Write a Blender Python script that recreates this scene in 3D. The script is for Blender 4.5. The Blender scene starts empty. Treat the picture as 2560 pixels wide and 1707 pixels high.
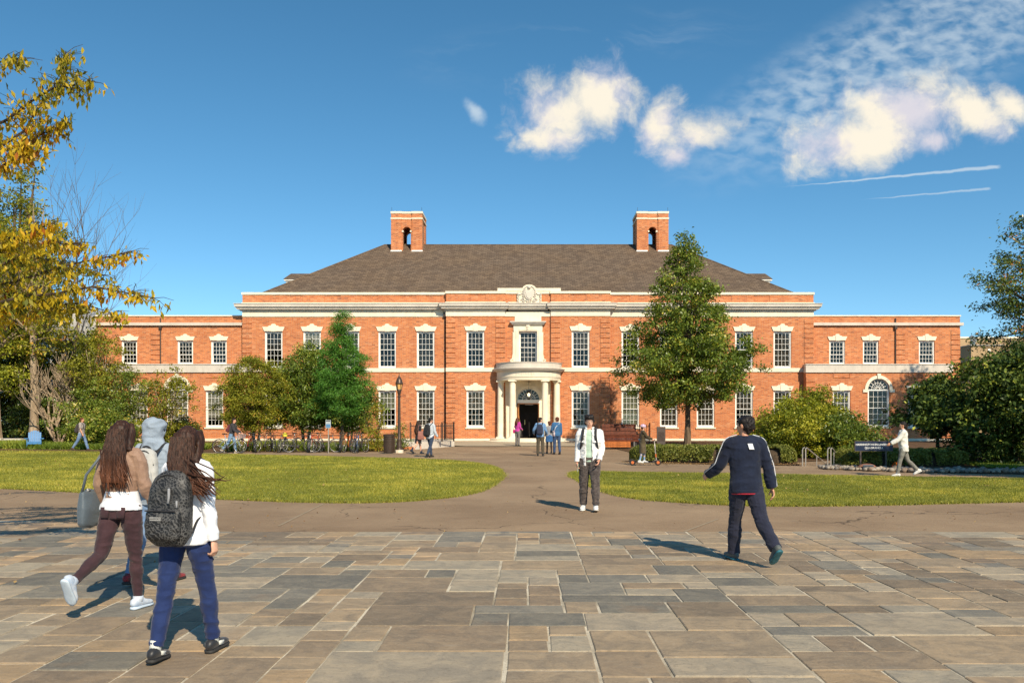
import bpy, bmesh, math, random
import numpy as np
from mathutils import Vector, Matrix, noise as mnoise
R = math.radians
PI = math.pi
SC = bpy.context.scene
COL = SC.collection
random.seed(7)
RNG = np.random.default_rng(11)

# ------------------------------------------------------------------ camera
F, VPX, HOR, CAMZ = 2200.0, 1320.0, 1048.0, 1.65     # focal length / vanishing point of the photograph, eye height in metres
cam = bpy.data.cameras.new('camera')
cam.sensor_width = 36.0
cam.lens = 36.0 * F / 2560.0
cam.shift_x = -(VPX - 1280.0) / 2560.0
cam.shift_y = (HOR - 853.5) / 2560.0
cam.clip_end = 5000.0
camo = bpy.data.objects.new('camera', cam)
COL.objects.link(camo)
camo.location = (0, 0, CAMZ)
camo.rotation_euler = (R(90), 0, 0)
SC.camera = camo

# ------------------------------------------------------------------ sun, exposure
SUN_EL = R(37)
SUN_K = 0.42                                          # sideways run of the shadows per metre of depth
_h = Vector((-SUN_K, 1.0, 0)).normalized()
SUN_DIR = Vector((_h.x * math.cos(SUN_EL), _h.y * math.cos(SUN_EL), -math.sin(SUN_EL)))
sun = bpy.data.lights.new('sun', 'SUN')
sun.energy = 5.0
sun.angle = R(0.55)
sun.color = (1.0, 0.875, 0.68)
suno = bpy.data.objects.new('sun', sun)
COL.objects.link(suno)
suno.rotation_euler = SUN_DIR.to_track_quat('-Z', 'Y').to_euler()
SC.view_settings.view_transform = 'Standard'
SC.view_settings.look = 'None'
SC.view_settings.exposure = 0.28
SC.view_settings.gamma = 1.0
SC.view_settings.use_curve_mapping = False
SC.cycles.max_bounces = 6
SC.cycles.transparent_max_bounces = 8
SC.cycles.use_denoising = True
SC.cycles.denoising_prefilter = 'NONE'
SC.cycles.sample_clamp_indirect = 6.0


# ------------------------------------------------------------------ node helper
class NT:
    def __init__(s, tree):
        s.t = tree
    def n(s, kind, ins=None, **props):
        nd = s.t.nodes.new(kind)
        for k, v in props.items():
            setattr(nd, k, v)
        for k, v in (ins or {}).items():
            sock = nd.inputs[k]
            if isinstance(v, bpy.types.NodeSocket):
                s.t.links.new(v, sock)
            else:
                if isinstance(v, tuple) and len(v) == 3 and sock.type == 'RGBA':
                    v = (*v, 1.0)
                sock.default_value = v
        return nd
    def m(s, op, a, b=0.0, c=0.0, clamp=False):
        nd = s.n('ShaderNodeMath', {0: a, 1: b, 2: c}, operation=op, use_clamp=clamp)
        return nd.outputs[0]
    def smooth(s, v, lo, hi, to0=0.0, to1=1.0):
        nd = s.n('ShaderNodeMapRange', {0: v, 1: lo, 2: hi, 3: to0, 4: to1}, interpolation_type='SMOOTHSTEP')
        return nd.outputs[0]
    def mix(s, f, a, b, blend='MIX'):
        nd = s.n('ShaderNodeMix', {0: f, 6: a, 7: b}, data_type='RGBA', blend_type=blend)
        return nd.outputs[2]
    def ramp(s, f, stops, interp='LINEAR'):
        nd = s.n('ShaderNodeValToRGB', {0: f})
        cr = nd.color_ramp
        cr.interpolation = interp
        while len(cr.elements) < len(stops):
            cr.elements.new(0.5)
        for e, (p, c) in zip(cr.elements, stops):
            e.position = p
            e.color = (*c, 1.0)
        return nd.outputs[0]
    def noise(s, vec, scale, detail=4.0, rough=0.55, dist=0.0, dim='3D'):
        nd = s.n('ShaderNodeTexNoise', {'Scale': scale, 'Detail': detail, 'Roughness': rough, 'Distortion': dist}, noise_dimensions=dim)
        if vec is not None:
            s.t.links.new(vec, nd.inputs['Vector'])
        return nd.outputs[0]
    def xyz(s, vec):
        nd = s.n('ShaderNodeSeparateXYZ', {0: vec})
        return nd.outputs
    def comb(s, x, y, z=0.0):
        return s.n('ShaderNodeCombineXYZ', {0: x, 1: y, 2: z}).outputs[0]


# ------------------------------------------------------------------ sky
world = bpy.data.worlds.new('World')
SC.world = world
world.use_nodes = True
wt = world.node_tree
wt.nodes.clear()
w = NT(wt)
sky = w.n('ShaderNodeTexSky', sky_type='NISHITA', sun_disc=False, sun_elevation=SUN_EL,
          sun_rotation=math.atan2(-_h.x, -_h.y), altitude=200.0, air_density=1.0, dust_density=0.0, ozone_density=2.5)
gen = w.n('ShaderNodeTexCoord').outputs['Generated']
dx, dy, dz = w.xyz(gen)
w.t.links.new(w.comb(dx, dy, w.m('ADD', w.m('MULTIPLY', w.m('MAXIMUM', dz, 0.0), 1.25), 0.05)), sky.inputs[0])   # keep clear of the yellow rim of the air
front = w.smooth(dy, 0.03, 0.15)
dys = w.m('MAXIMUM', dy, 0.03)
cu = w.m('DIVIDE', dx, dys)                            # slope across / up from straight ahead
cv = w.m('DIVIDE', dz, dys)
cvec = w.comb(cu, cv)


def ell(px, py, rx, ry, ang=0.0):
    """distance field of an elliptic cloud seat: 0 in the middle, 1 at the rim"""
    u0, v0 = (px - VPX) / F, (HOR - py) / F
    a = R(ang)
    x = w.m('SUBTRACT', cu, u0)
    y = w.m('SUBTRACT', cv, v0)
    xr = w.m('ADD', w.m('MULTIPLY', x, math.cos(a) * F / rx), w.m('MULTIPLY', y, math.sin(a) * F / rx))
    yr = w.m('ADD', w.m('MULTIPLY', x, -math.sin(a) * F / ry), w.m('MULTIPLY', y, math.cos(a) * F / ry))
    return w.m('SQRT', w.m('ADD', w.m('MULTIPLY', xr, xr), w.m('MULTIPLY', yr, yr)))


def union(ds):
    d = ds[0]
    for e in ds[1:]:
        d = w.n('ShaderNodeMath', {0: d, 1: e, 2: 0.35}, operation='SMOOTH_MIN').outputs[0]
    return d


warp = w.n('ShaderNodeTexNoise', {'Vector': cvec, 'Scale': 9.0, 'Detail': 5.0, 'Roughness': 0.6}).outputs[1]
wv = w.n('ShaderNodeVectorMath', {0: warp, 1: (0.5, 0.5, 0.5)}, operation='SUBTRACT').outputs[0]
wv = w.n('ShaderNodeVectorMath', {0: wv, 'Scale': 0.05}, operation='SCALE').outputs[0]
cw = w.n('ShaderNodeVectorMath', {0: cvec, 1: wv}, operation='ADD').outputs[0]
n1 = w.noise(cw, 12.0, 9.0, 0.63, 0.15)
n2 = w.noise(w.n('ShaderNodeVectorMath', {0: cw, 1: (-0.012, -0.016, 0.0)}, operation='ADD').outputs[0], 11.0, 4.0, 0.5, 0.3)
puffs = union([ell(1395, 290, 120, 100), ell(1500, 240, 105, 100, 35), ell(1400, 345, 120, 40),
               ell(1750, 335, 115, 64, 8), ell(1655, 310, 50, 80, -30), ell(1700, 390, 60, 40),
               ell(2130, 360, 175, 80, 8), ell(2260, 280, 190, 105, -6), ell(2440, 285, 140, 66, -20), ell(2530, 270, 80, 40, -30), ell(2210, 345, 170, 62, 2), ell(2330, 355, 80, 45, 12)])
dens = w.m('SUBTRACT', w.m('ADD', w.m('MULTIPLY', w.m('SUBTRACT', n1, 0.5), 2.9), 1.16), puffs)
cl_a = w.smooth(dens, -0.06, 0.95)
# thin ripples high on the right, faint streaks in the middle
rip_vec = w.n('ShaderNodeMapping', {0: cvec, 2: (0, 0, R(-24)), 3: (40.0, 74.0, 1.0)}).outputs[0]
rip = w.noise(rip_vec, 1.0, 3.0, 0.5, 0.25)
rip_seat = w.smooth(ell(2260, 150, 700, 190, 26), 1.05, 0.35)
cl_b = w.m('MULTIPLY', w.m('MULTIPLY', w.smooth(rip, 0.25, 0.75), rip_seat), 0.46)
str_vec = w.n('ShaderNodeMapping', {0: cw, 2: (0, 0, R(-12)), 3: (3.5, 16.0, 1.0)}).outputs[0]
wisp = w.m('MULTIPLY', w.smooth(w.m('ADD', ell(1182, 272, 46, 26, -50), w.m('MULTIPLY', w.m('SUBTRACT', n1, 0.5), -2.6)), 1.05, 0.1), 0.55)
cl_c = w.m('MULTIPLY', w.m('MULTIPLY', w.smooth(w.noise(str_vec, 1.0, 5.0, 0.6, 0.4), 0.45, 0.75), w.smooth(ell(1450, 120, 560, 110, 6), 1.0, 0.3)), 0.18)
cl_c = w.m('MAXIMUM', cl_c, wisp)


def trail(p0, p1, wid, k):
    """a vapour trail between two points of the sky"""
    a = ((p0[0] - VPX) / F, (HOR - p0[1]) / F)
    b = ((p1[0] - VPX) / F, (HOR - p1[1]) / F)
    L = math.hypot(b[0] - a[0], b[1] - a[1])
    ux, uy = (b[0] - a[0]) / L, (b[1] - a[1]) / L
    x = w.m('SUBTRACT', cu, a[0])
    y = w.m('SUBTRACT', cv, a[1])
    t = w.m('DIVIDE', w.m('ADD', w.m('MULTIPLY', x, ux), w.m('MULTIPLY', y, uy)), L)
    d = w.m('ABSOLUTE', w.m('ADD', w.m('ADD', w.m('MULTIPLY', x, -uy), w.m('MULTIPLY', y, ux)), w.m('MULTIPLY', w.m('SUBTRACT', w.noise(cvec, 55.0, 3.0), 0.5), 0.0035)))
    half = w.m('ADD', w.m('MULTIPLY', t, wid / F), 0.0004)
    core = w.smooth(w.m('DIVIDE', d, half), 1.0, 0.2)
    ends = w.m('MULTIPLY', w.smooth(t, 0.0, 0.35), w.smooth(t, 1.0, 0.97))
    return w.m('MULTIPLY', w.m('MULTIPLY', core, ends), k)


cl_d = w.m('MAXIMUM', trail((1930, 471), (2506, 416), 6.0, 0.48), trail((2140, 501), (2480, 471), 4.0, 0.36))
shade = w.smooth(w.m('ADD', w.noise(cw, 8.0, 3.0, 0.5, 0.2), w.m('MULTIPLY', w.m('SUBTRACT', n1, n2), 1.3)), 0.30, 0.62)
puff_col = w.mix(shade, (4.7, 4.5, 4.9, 1), (6.4, 5.85, 4.8, 1))
sky_c = w.n('ShaderNodeHueSaturation', {'Hue': 0.486, 'Saturation': 1.22, 'Value': 1.0, 'Fac': 1.0, 'Color': sky.outputs[0]}).outputs[0]
thin = w.m('MULTIPLY', w.m('ADD', w.m('ADD', cl_b, cl_c), cl_d, clamp=True), front)
c1 = w.mix(thin, sky_c, (5.2, 5.7, 5.8, 1))
c2 = w.mix(w.m('MULTIPLY', w.m('MULTIPLY', cl_a, 0.97), front), c1, puff_col)
bg = w.n('ShaderNodeBackground', {'Color': c2, 'Strength': 0.132})
out = w.n('ShaderNodeOutputWorld', {'Surface': bg.outputs[0]})


# ------------------------------------------------------------------ places
def gz(y):
    """height of the ground: level, then rising gently to the hall"""
    return 0.0 if y < 44 else 0.23 * min(1.0, (y - 44) / 12.0)
def G(px, py):
    """ground point seen at a pixel of the photograph"""
    d = F * CAMZ / (py - HOR)
    for _ in range(4):
        d = F * (CAMZ - gz(d)) / (py - HOR)
    return Vector(((px - VPX) * d / F, d, gz(d)))
def fx(px, Y):
    return (px - VPX) * Y / F
def fz(py, Y):
    return CAMZ + (HOR - py) * Y / F


# ------------------------------------------------------------------ mesh builder
class MB:
    def __init__(s):
        s.v, s.f, s.mi = [], [], []
        s.cur = 0
    def add(s, vs, fs):
        o = len(s.v)
        s.v += [tuple(p) for p in vs]
        s.f += [tuple(i + o for i in f) for f in fs]
        s.mi += [s.cur] * len(fs)
        return s
    def box(s, x0, x1, y0, y1, z0, z1):
        return s.add([(x0, y0, z0), (x1, y0, z0), (x1, y1, z0), (x0, y1, z0), (x0, y0, z1), (x1, y0, z1), (x1, y1, z1), (x0, y1, z1)],
                     [(0, 3, 2, 1), (4, 5, 6, 7), (0, 1, 5, 4), (1, 2, 6, 5), (2, 3, 7, 6), (3, 0, 4, 7)])
    def obox(s, c, ax, ay, az):
        """box by centre and three half-axis vectors"""
        c, ax, ay, az = Vector(c), Vector(ax), Vector(ay), Vector(az)
        vs = [c + i * ax + j * ay + k * az for k in (-1, 1) for i, j in ((-1, -1), (1, -1), (1, 1), (-1, 1))]
        return s.add(vs, [(0, 3, 2, 1), (4, 5, 6, 7), (0, 1, 5, 4), (1, 2, 6, 5), (2, 3, 7, 6), (3, 0, 4, 7)])
    def quad(s, a, b, c, d):
        return s.add([a, b, c, d], [(0, 1, 2, 3)])
    def prism(s, poly, y0, y1):
        """polygon in x,z pushed from y0 (front) to y1"""
        n = len(poly)
        vs = [(x, y0, z) for x, z in poly] + [(x, y1, z) for x, z in poly]
        fs = [tuple(range(n)), tuple(range(2 * n - 1, n - 1, -1))]
        fs += [(i, i + n, (i + 1) % n + n, (i + 1) % n) for i in range(n)]
        return s.add(vs, fs)
    def lathe(s, prof, c=(0, 0, 0), n=16, a0=0.0, a1=2 * PI):
        """profile of (radius, height) turned about the vertical through c"""
        full = abs(a1 - a0 - 2 * PI) < 1e-6
        m = n if full else n + 1
        vs = []
        for r, z in prof:
            for i in range(m):
                a = a0 + (a1 - a0) * i / n
                vs.append((c[0] + r * math.cos(a), c[1] + r * math.sin(a), c[2] + z))
        fs = []
        for k in range(len(prof) - 1):
            for i in range(n):
                j = (i + 1) % m
                fs.append((k * m + i, k * m + j, (k + 1) * m + j, (k + 1) * m + i))
        return s.add(vs, fs)
    def tube(s, pts, rad, n=8, caps=True):
        """round tube along points; rad a number or a list"""
        pts = [Vector(p) for p in pts]
        if not isinstance(rad, (list, tuple)):
            rad = [rad] * len(pts)
        vs, fs = [], []
        t0 = (pts[1] - pts[0]).normalized()
        ref = Vector((0, 0, 1)) if abs(t0.z) < 0.9 else Vector((1, 0, 0))
        u = t0.cross(ref).normalized()
        for i, p in enumerate(pts):
            a = pts[max(i - 1, 0)]
            b = pts[min(i + 1, len(pts) - 1)]
            t = (b - a).normalized()
            u = (u - t * u.dot(t))
            u = u.normalized() if u.length > 1e-6 else t.orthogonal().normalized()
            v = t.cross(u)
            for k in range(n):
                an = 2 * PI * k / n
                vs.append(p + (u * math.cos(an) + v * math.sin(an)) * rad[i])
        for i in range(len(pts) - 1):
            for k in range(n):
                j = (k + 1) % n
                fs.append((i * n + k, i * n + j, (i + 1) * n + j, (i + 1) * n + k))
        if caps:
            fs.append(tuple(range(n - 1, -1, -1)))
            fs.append(tuple((len(pts) - 1) * n + k for k in range(n)))
        return s.add(vs, fs)
    def ball(s, c, r, n=10, m=7, rot=None):
        """ellipsoid"""
        r = (r, r, r) if not isinstance(r, (list, tuple)) else r
        vs = [Vector((0, 0, -r[2]))]
        for i in range(1, m):
            a = -PI / 2 + PI * i / m
            for k in range(n):
                b = 2 * PI * k / n
                vs.append(Vector((r[0] * math.cos(a) * math.cos(b), r[1] * math.cos(a) * math.sin(b), r[2] * math.sin(a))))
        vs.append(Vector((0, 0, r[2])))
        if rot is not None:
            vs = [rot @ p for p in vs]
        vs = [p + Vector(c) for p in vs]
        fs = [(0, 1 + (k + 1) % n, 1 + k) for k in range(n)]
        for i in range(m - 2):
            for k in range(n):
                j = (k + 1) % n
                fs.append((1 + i * n + k, 1 + i * n + j, 1 + (i + 1) * n + j, 1 + (i + 1) * n + k))
        top = len(vs) - 1
        fs += [(1 + (m - 2) * n + k, 1 + (m - 2) * n + (k + 1) % n, top) for k in range(n)]
        return s.add(vs, fs)
    def mesh(s, name, mats, smooth=False):
        me = bpy.data.meshes.new(name)
        me.from_pydata(s.v, [], s.f)
        for m in (mats if isinstance(mats, (list, tuple)) else [mats]):
            me.materials.append(m)
        if any(s.mi):
            me.polygons.foreach_set('material_index', s.mi)
        if smooth:
            me.polygons.foreach_set('use_smooth', [True] * len(me.polygons))
            if smooth == 'auto':
                try:
                    me.set_sharp_from_angle(angle=R(38))
                except Exception:
                    pass
        me.update()
        return me
    def build(s, name, mats, parent=None, smooth=False, loc=None, rz=0.0):
        return ob(name, s.mesh(name, mats, smooth), parent, loc, rz)


def ob(name, me, parent=None, loc=None, rz=0.0):
    o = bpy.data.objects.new(name, me)
    COL.objects.link(o)
    if parent is not None:
        o.parent = parent
    if loc is not None:
        o.location = loc
    if rz:
        o.rotation_euler = (0, 0, rz)
    return o


def tag(o, label, cat, group=None, kind=None):
    o['label'] = label
    o['category'] = cat
    if group:
        o['group'] = group
    if kind:
        o['kind'] = kind
    return o


def thing(name, label, cat, loc=(0, 0, 0), rz=0.0, group=None):
    return tag(ob(name, None, None, loc, rz), label, cat, group)


def structure(o):
    o['kind'] = 'structure'
    return o


def copy_tree(o, parent=None):
    c = o.copy()
    COL.objects.link(c)
    c.parent = parent
    for ch in list(o.children):
        copy_tree(ch, c)
    return c


TEXTS = []
def text_mesh(name, body, size, mat, parent, loc, rot, align='CENTER', extrude=0.003, bold=0.0):
    cu_ = bpy.data.curves.new(name, 'FONT')
    cu_.body = body
    cu_.size = size
    cu_.align_x = align
    cu_.align_y = 'CENTER'
    cu_.extrude = extrude
    cu_.offset = bold
    cu_.resolution_u = 3
    o = bpy.data.objects.new(name, cu_)
    COL.objects.link(o)
    TEXTS.append((o, name, mat, parent, loc, rot))


# ------------------------------------------------------------------ materials
MATS = {}
def mat_new(name):
    m = bpy.data.materials.new(name)
    m.use_nodes = True
    t = m.node_tree
    t.nodes.clear()
    n = NT(t)
    MATS[name] = m
    return m, n
def finish(n, col, rough=0.7, spec=0.4, bump=None, bstr=0.3, bdist=0.02, metal=0.0, extra=None):
    b = n.n('ShaderNodeBsdfPrincipled', {'Base Color': col, 'Roughness': rough, 'Specular IOR Level': spec, 'Metallic': metal})
    for k, v in (extra or {}).items():
        b.inputs[k].default_value = v
    if bump is not None:
        bn = n.n('ShaderNodeBump', {'Strength': bstr, 'Distance': bdist, 'Height': bump})
        n.t.links.new(bn.outputs[0], b.inputs['Normal'])
    n.n('ShaderNodeOutputMaterial', {'Surface': b.outputs[0]})
    return b
def wpos(n):
    return n.n('ShaderNodeNewGeometry').outputs['Position']
def opos(n):
    return n.n('ShaderNodeTexCoord').outputs['Object']


def plain(name, col, rough=0.6, var=0.12, scale=9.0, spec=0.4, metal=0.0, bump=0.0, coords='obj'):
    """one colour with uneven wear"""
    m, n = mat_new(name)
    p = opos(n) if coords == 'obj' else wpos(n)
    a = n.noise(p, scale, 5.0, 0.6)
    c = n.mix(n.smooth(a, 0.3, 0.7), tuple(x * (1 - var) for x in col) + (1,), tuple(min(1, x * (1 + var)) for x in col) + (1,))
    finish(n, c, rough, spec, n.noise(p, scale * 6, 3.0) if bump else None, bump, 0.01, metal)
    return m


def brick_mat(name, warm=1.0):
    m, n = mat_new(name)
    x, y, z = n.xyz(wpos(n))
    uv = n.comb(n.m('ADD', x, y), z)
    b = n.n('ShaderNodeTexBrick', {'Vector': uv, 'Color1': (0.61, 0.198, 0.062, 1), 'Color2': (0.43, 0.112, 0.037, 1), 'Mortar': (0.56, 0.41, 0.27, 1),
                                   'Scale': 1.0, 'Mortar Size': 0.006, 'Mortar Smooth': 0.1, 'Bias': -0.15, 'Brick Width': 0.225, 'Row Height': 0.075},
            offset=0.5, squash=1.0)
    cell = n.n('ShaderNodeTexWhiteNoise', {'Vector': n.comb(n.m('FLOOR', n.m('DIVIDE', n.m('ADD', x, y), 0.225)), n.m('FLOOR', n.m('DIVIDE', z, 0.075)))}, noise_dimensions='2D')
    dark = n.smooth(cell.outputs[0], 0.90, 0.95)
    lite = n.smooth(cell.outputs[0], 0.16, 0.06)
    c = n.mix(n.m('MULTIPLY', dark, 0.45), b.outputs[0], (0.13, 0.045, 0.03, 1))
    c = n.mix(n.m('MULTIPLY', lite, 0.45), c, (0.70, 0.33, 0.16, 1))
    c = n.mix(b.outputs[1], c, (0.56, 0.41, 0.27, 1))
    big = n.noise(wpos(n), 0.55, 4.0, 0.6)
    c = n.mix(n.smooth(big, 0.35, 0.7), c, n.mix(1.0, c, (0.90, 0.86, 0.84, 1), 'MULTIPLY'))
    str_ = n.noise(n.comb(n.m('MULTIPLY', n.m('ADD', x, y), 2.2), n.m('MULTIPLY', z, 0.35)), 1.0, 5.0, 0.65)
    c = n.mix(n.m('MULTIPLY', n.smooth(str_, 0.55, 0.78), 0.30), c, n.mix(1.0, c, (0.66, 0.62, 0.62, 1), 'MULTIPLY'))
    finish(n, c, 0.85, 0.25, n.m('SUBTRACT', 1.0, b.outputs[1]), 0.5, 0.006)
    return m


def shingle_mat(name, axis):
    m, n = mat_new(name)
    x, y, z = n.xyz(wpos(n))
    u = x if axis == 'x' else y
    uv = n.comb(u, n.m('MULTIPLY', z, 1.0))
    b = n.n('ShaderNodeTexBrick', {'Vector': uv, 'Color1': (0.185, 0.132, 0.090, 1), 'Color2': (0.118, 0.083, 0.058, 1), 'Mortar': (0.030, 0.022, 0.018, 1),
                                   'Scale': 1.0, 'Mortar Size': 0.008, 'Mortar Smooth': 0.3, 'Bias': 0.0, 'Brick Width': 0.34, 'Row Height': 0.125}, offset=0.42)
    row = n.m('FRACT', n.m('DIVIDE', z, 0.125))
    under = n.smooth(row, 0.20, 0.0)
    big = n.noise(wpos(n), 0.5, 4.0, 0.6)
    c = n.mix(n.smooth(big, 0.35, 0.68), b.outputs[0], n.mix(1.0, b.outputs[0], (1.08, 1.04, 0.97, 1), 'MULTIPLY'))
    c = n.mix(n.smooth(n.noise(wpos(n), 3.0, 3.0), 0.55, 0.75), c, n.mix(1.0, c, (0.91, 0.92, 0.94, 1), 'MULTIPLY'))
    finish(n, c, 0.9, 0.2, n.m('SUBTRACT', n.m('SUBTRACT', 1.0, row), n.m('MULTIPLY', b.outputs[1], 0.6)), 0.9, 0.03)
    return m


def stone_mat(name, col, dirt=0.3, scale=1.0):
    m, n = mat_new(name)
    p = wpos(n)
    x, y, z = n.xyz(p)
    a = n.noise(p, 1.4 * scale, 6.0, 0.62)
    f = n.noise(p, 18.0 * scale, 4.0, 0.6)
    strk = n.noise(n.comb(n.m('MULTIPLY', n.m('ADD', x, y), 3.5), n.m('MULTIPLY', z, 0.6)), 1.0, 5.0, 0.65)
    c = n.mix(n.smooth(a, 0.3, 0.7), tuple(v * 0.9 for v in col) + (1,), tuple(min(0.9, v * 1.07) for v in col) + (1,))
    c = n.mix(n.m('MULTIPLY', n.smooth(strk, 0.5, 0.78), dirt), c, (col[0] * 0.52, col[1] * 0.48, col[2] * 0.42, 1))
    c = n.mix(n.m('MULTIPLY', n.smooth(f, 0.55, 0.8), 0.12), c, (0.3, 0.26, 0.2, 1))
    finish(n, c, 0.82, 0.25, f, 0.25, 0.01)
    return m


brick = brick_mat('red_brick')
roof_x = shingle_mat('roof_shingle_front', 'x')
roof_y = shingle_mat('roof_shingle_side', 'y')
lime = stone_mat('limestone', (0.80, 0.71, 0.545), 0.32)
lime_grey = stone_mat('weathered_limestone', (0.60, 0.54, 0.46), 0.45)
paint = plain('white_paint', (0.82, 0.79, 0.72), 0.45, 0.04, 3.0)
paint_grey = plain('weathered_white_paint', (0.70, 0.66, 0.58), 0.5, 0.08, 3.0)
lead = plain('lead_flashing', (0.45, 0.42, 0.38), 0.5, 0.2, 5.0)
iron = plain('black_iron', (0.035, 0.028, 0.024), 0.45, 0.2, 20.0)
iron_brown = plain('bronze_brown_metal', (0.075, 0.050, 0.036), 0.4, 0.25, 14.0, metal=0.3)
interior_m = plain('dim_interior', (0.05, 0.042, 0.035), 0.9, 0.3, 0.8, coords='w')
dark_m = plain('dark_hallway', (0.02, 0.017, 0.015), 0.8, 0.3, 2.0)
blind_tan = plain('tan_roller_blind', (0.19, 0.15, 0.105), 0.8, 0.08, 2.0)
blind_grey = plain('grey_roller_blind', (0.075, 0.064, 0.054), 0.8, 0.08, 2.0)
blind_white = plain('white_roller_blind', (0.80, 0.74, 0.58), 0.8, 0.05, 2.0)
blind_green = plain('pale_green_blind', (0.55, 0.55, 0.36), 0.8, 0.1, 2.0)
wood_door = plain('varnished_oak', (0.42, 0.17, 0.045), 0.35, 0.25, 6.0)
brass = plain('brass', (0.75, 0.55, 0.22), 0.3, 0.1, 20.0, metal=0.9)


def glass_mat():
    m, n = mat_new('window_glass')
    g = n.n('ShaderNodeBsdfGlossy', {'Color': (0.62, 0.62, 0.60, 1), 'Roughness': 0.03})
    bn = n.n('ShaderNodeBump', {'Strength': 0.05, 'Distance': 0.02, 'Height': n.noise(wpos(n), 2.5, 2.0)})
    n.t.links.new(bn.outputs[0], g.inputs['Normal'])
    tr = n.n('ShaderNodeBsdfTransparent', {'Color': (0.93, 0.925, 0.90, 1)})
    fr = n.n('ShaderNodeFresnel', {'IOR': 1.5})
    mx = n.n('ShaderNodeMixShader', {0: n.m('MULTIPLY', fr.outputs[0], 0.8), 1: tr.outputs[0], 2: g.outputs[0]})
    n.n('ShaderNodeOutputMaterial', {'Surface': mx.outputs[0]})
    return m
glass = glass_mat()


def lit_glass(name, col, strength):
    m, n = mat_new(name)
    finish(n, col + (1,), 0.3, 0.5, extra={'Emission Color': col + (1,), 'Emission Strength': strength})
    return m
lantern_glow = lit_glass('lantern_glow', (1.0, 0.86, 0.55), 1.6)
lamp_amber = plain('amber_lamp_glass', (0.75, 0.42, 0.14), 0.25, 0.1, 8.0)


def flag_mat():
    m, n = mat_new('flagstone')
    rnd = n.n('ShaderNodeObjectInfo').outputs['Random']
    p = n.n('ShaderNodeVectorMath', {0: wpos(n), 1: n.comb(n.m('MULTIPLY', rnd, 37.0), n.m('MULTIPLY', rnd, 91.0), n.m('MULTIPLY', rnd, 13.0))}, operation='ADD').outputs[0]
    base = n.ramp(rnd, [(0.0, (0.215, 0.172, 0.126)), (0.08, (0.315, 0.250, 0.178)), (0.20, (0.355, 0.305, 0.235)), (0.34, (0.222, 0.208, 0.178)), (0.42, (0.335, 0.262, 0.182)),
                        (0.56, (0.275, 0.215, 0.153)), (0.66, (0.345, 0.305, 0.240)), (0.78, (0.180, 0.170, 0.146)), (0.86, (0.36, 0.265, 0.168)), (0.94, (0.26, 0.20, 0.142))], 'CONSTANT')
    a = n.noise(p, 3.4, 9.0, 0.70, 0.8)
    c = n.mix(n.smooth(a, 0.36, 0.64), n.mix(1.0, base, (0.80, 0.80, 0.80, 1), 'MULTIPLY'), n.mix(1.0, base, (1.18, 1.12, 1.02, 1), 'MULTIPLY'))
    vein = n.n('ShaderNodeMapping', {0: p, 2: (0, 0, 0.6), 3: (1.2, 5.5, 1.0)}).outputs[0]
    v = n.noise(vein, 1.6, 7.0, 0.7, 1.2)
    c = n.mix(n.m('MULTIPLY', n.smooth(v, 0.56, 0.70), 0.30), c, (0.36, 0.31, 0.25, 1))
    c = n.mix(n.m('MULTIPLY', n.smooth(v, 0.44, 0.32), 0.28), c, (0.09, 0.08, 0.07, 1))
    rust = n.noise(p, 0.9, 4.0, 0.6)
    c = n.mix(n.m('MULTIPLY', n.smooth(rust, 0.58, 0.75), 0.35), c, (0.36, 0.21, 0.10, 1))
    f = n.noise(p, 55.0, 4.0, 0.7)
    c = n.mix(n.m('MULTIPLY', n.smooth(f, 0.56, 0.72), 0.38), c, (0.46, 0.40, 0.32, 1))
    c = n.mix(n.m('MULTIPLY', n.smooth(f, 0.44, 0.30), 0.45), c, (0.10, 0.085, 0.065, 1))
    g2 = n.noise(p, 14.0, 6.0, 0.7, 0.5)
    c = n.mix(n.m('MULTIPLY', n.smooth(g2, 0.55, 0.70), 0.30), c, (0.40, 0.34, 0.26, 1))
    c = n.mix(n.m('MULTIPLY', n.smooth(g2, 0.45, 0.32), 0.32), c, (0.12, 0.10, 0.08, 1))
    stain = n.noise(wpos(n), 0.45, 5.0, 0.65)
    c = n.mix(n.m('MULTIPLY', n.smooth(stain, 0.54, 0.74), 0.22), c, (0.14, 0.115, 0.085, 1))
    c = n.mix(1.0, c, (1.0, 0.985, 0.95, 1), 'MULTIPLY')
    hgt = n.m('ADD', n.m('MULTIPLY', v, 0.6), n.m('ADD', n.m('MULTIPLY', a, 0.8), n.m('MULTIPLY', f, 0.12)))
    finish(n, c, n.smooth(a, 0.2, 0.8, 0.8, 0.62), 0.22, hgt, 0.45, 0.025)
    return m
flag = flag_mat()


def mortar_mat():
    m, n = mat_new('pale_mortar')
    p = wpos(n)
    c = n.mix(n.smooth(n.noise(p, 1.1, 5.0, 0.65), 0.35, 0.65), (0.31, 0.26, 0.185, 1), (0.64, 0.565, 0.43, 1))
    c = n.mix(n.smooth(n.noise(p, 40.0, 3.0), 0.55, 0.75), c, (0.24, 0.20, 0.15, 1))
    finish(n, c, 0.95, 0.1, n.noise(p, 60.0, 4.0), 0.5, 0.01)
    return m
mortar = mortar_mat()


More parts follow.
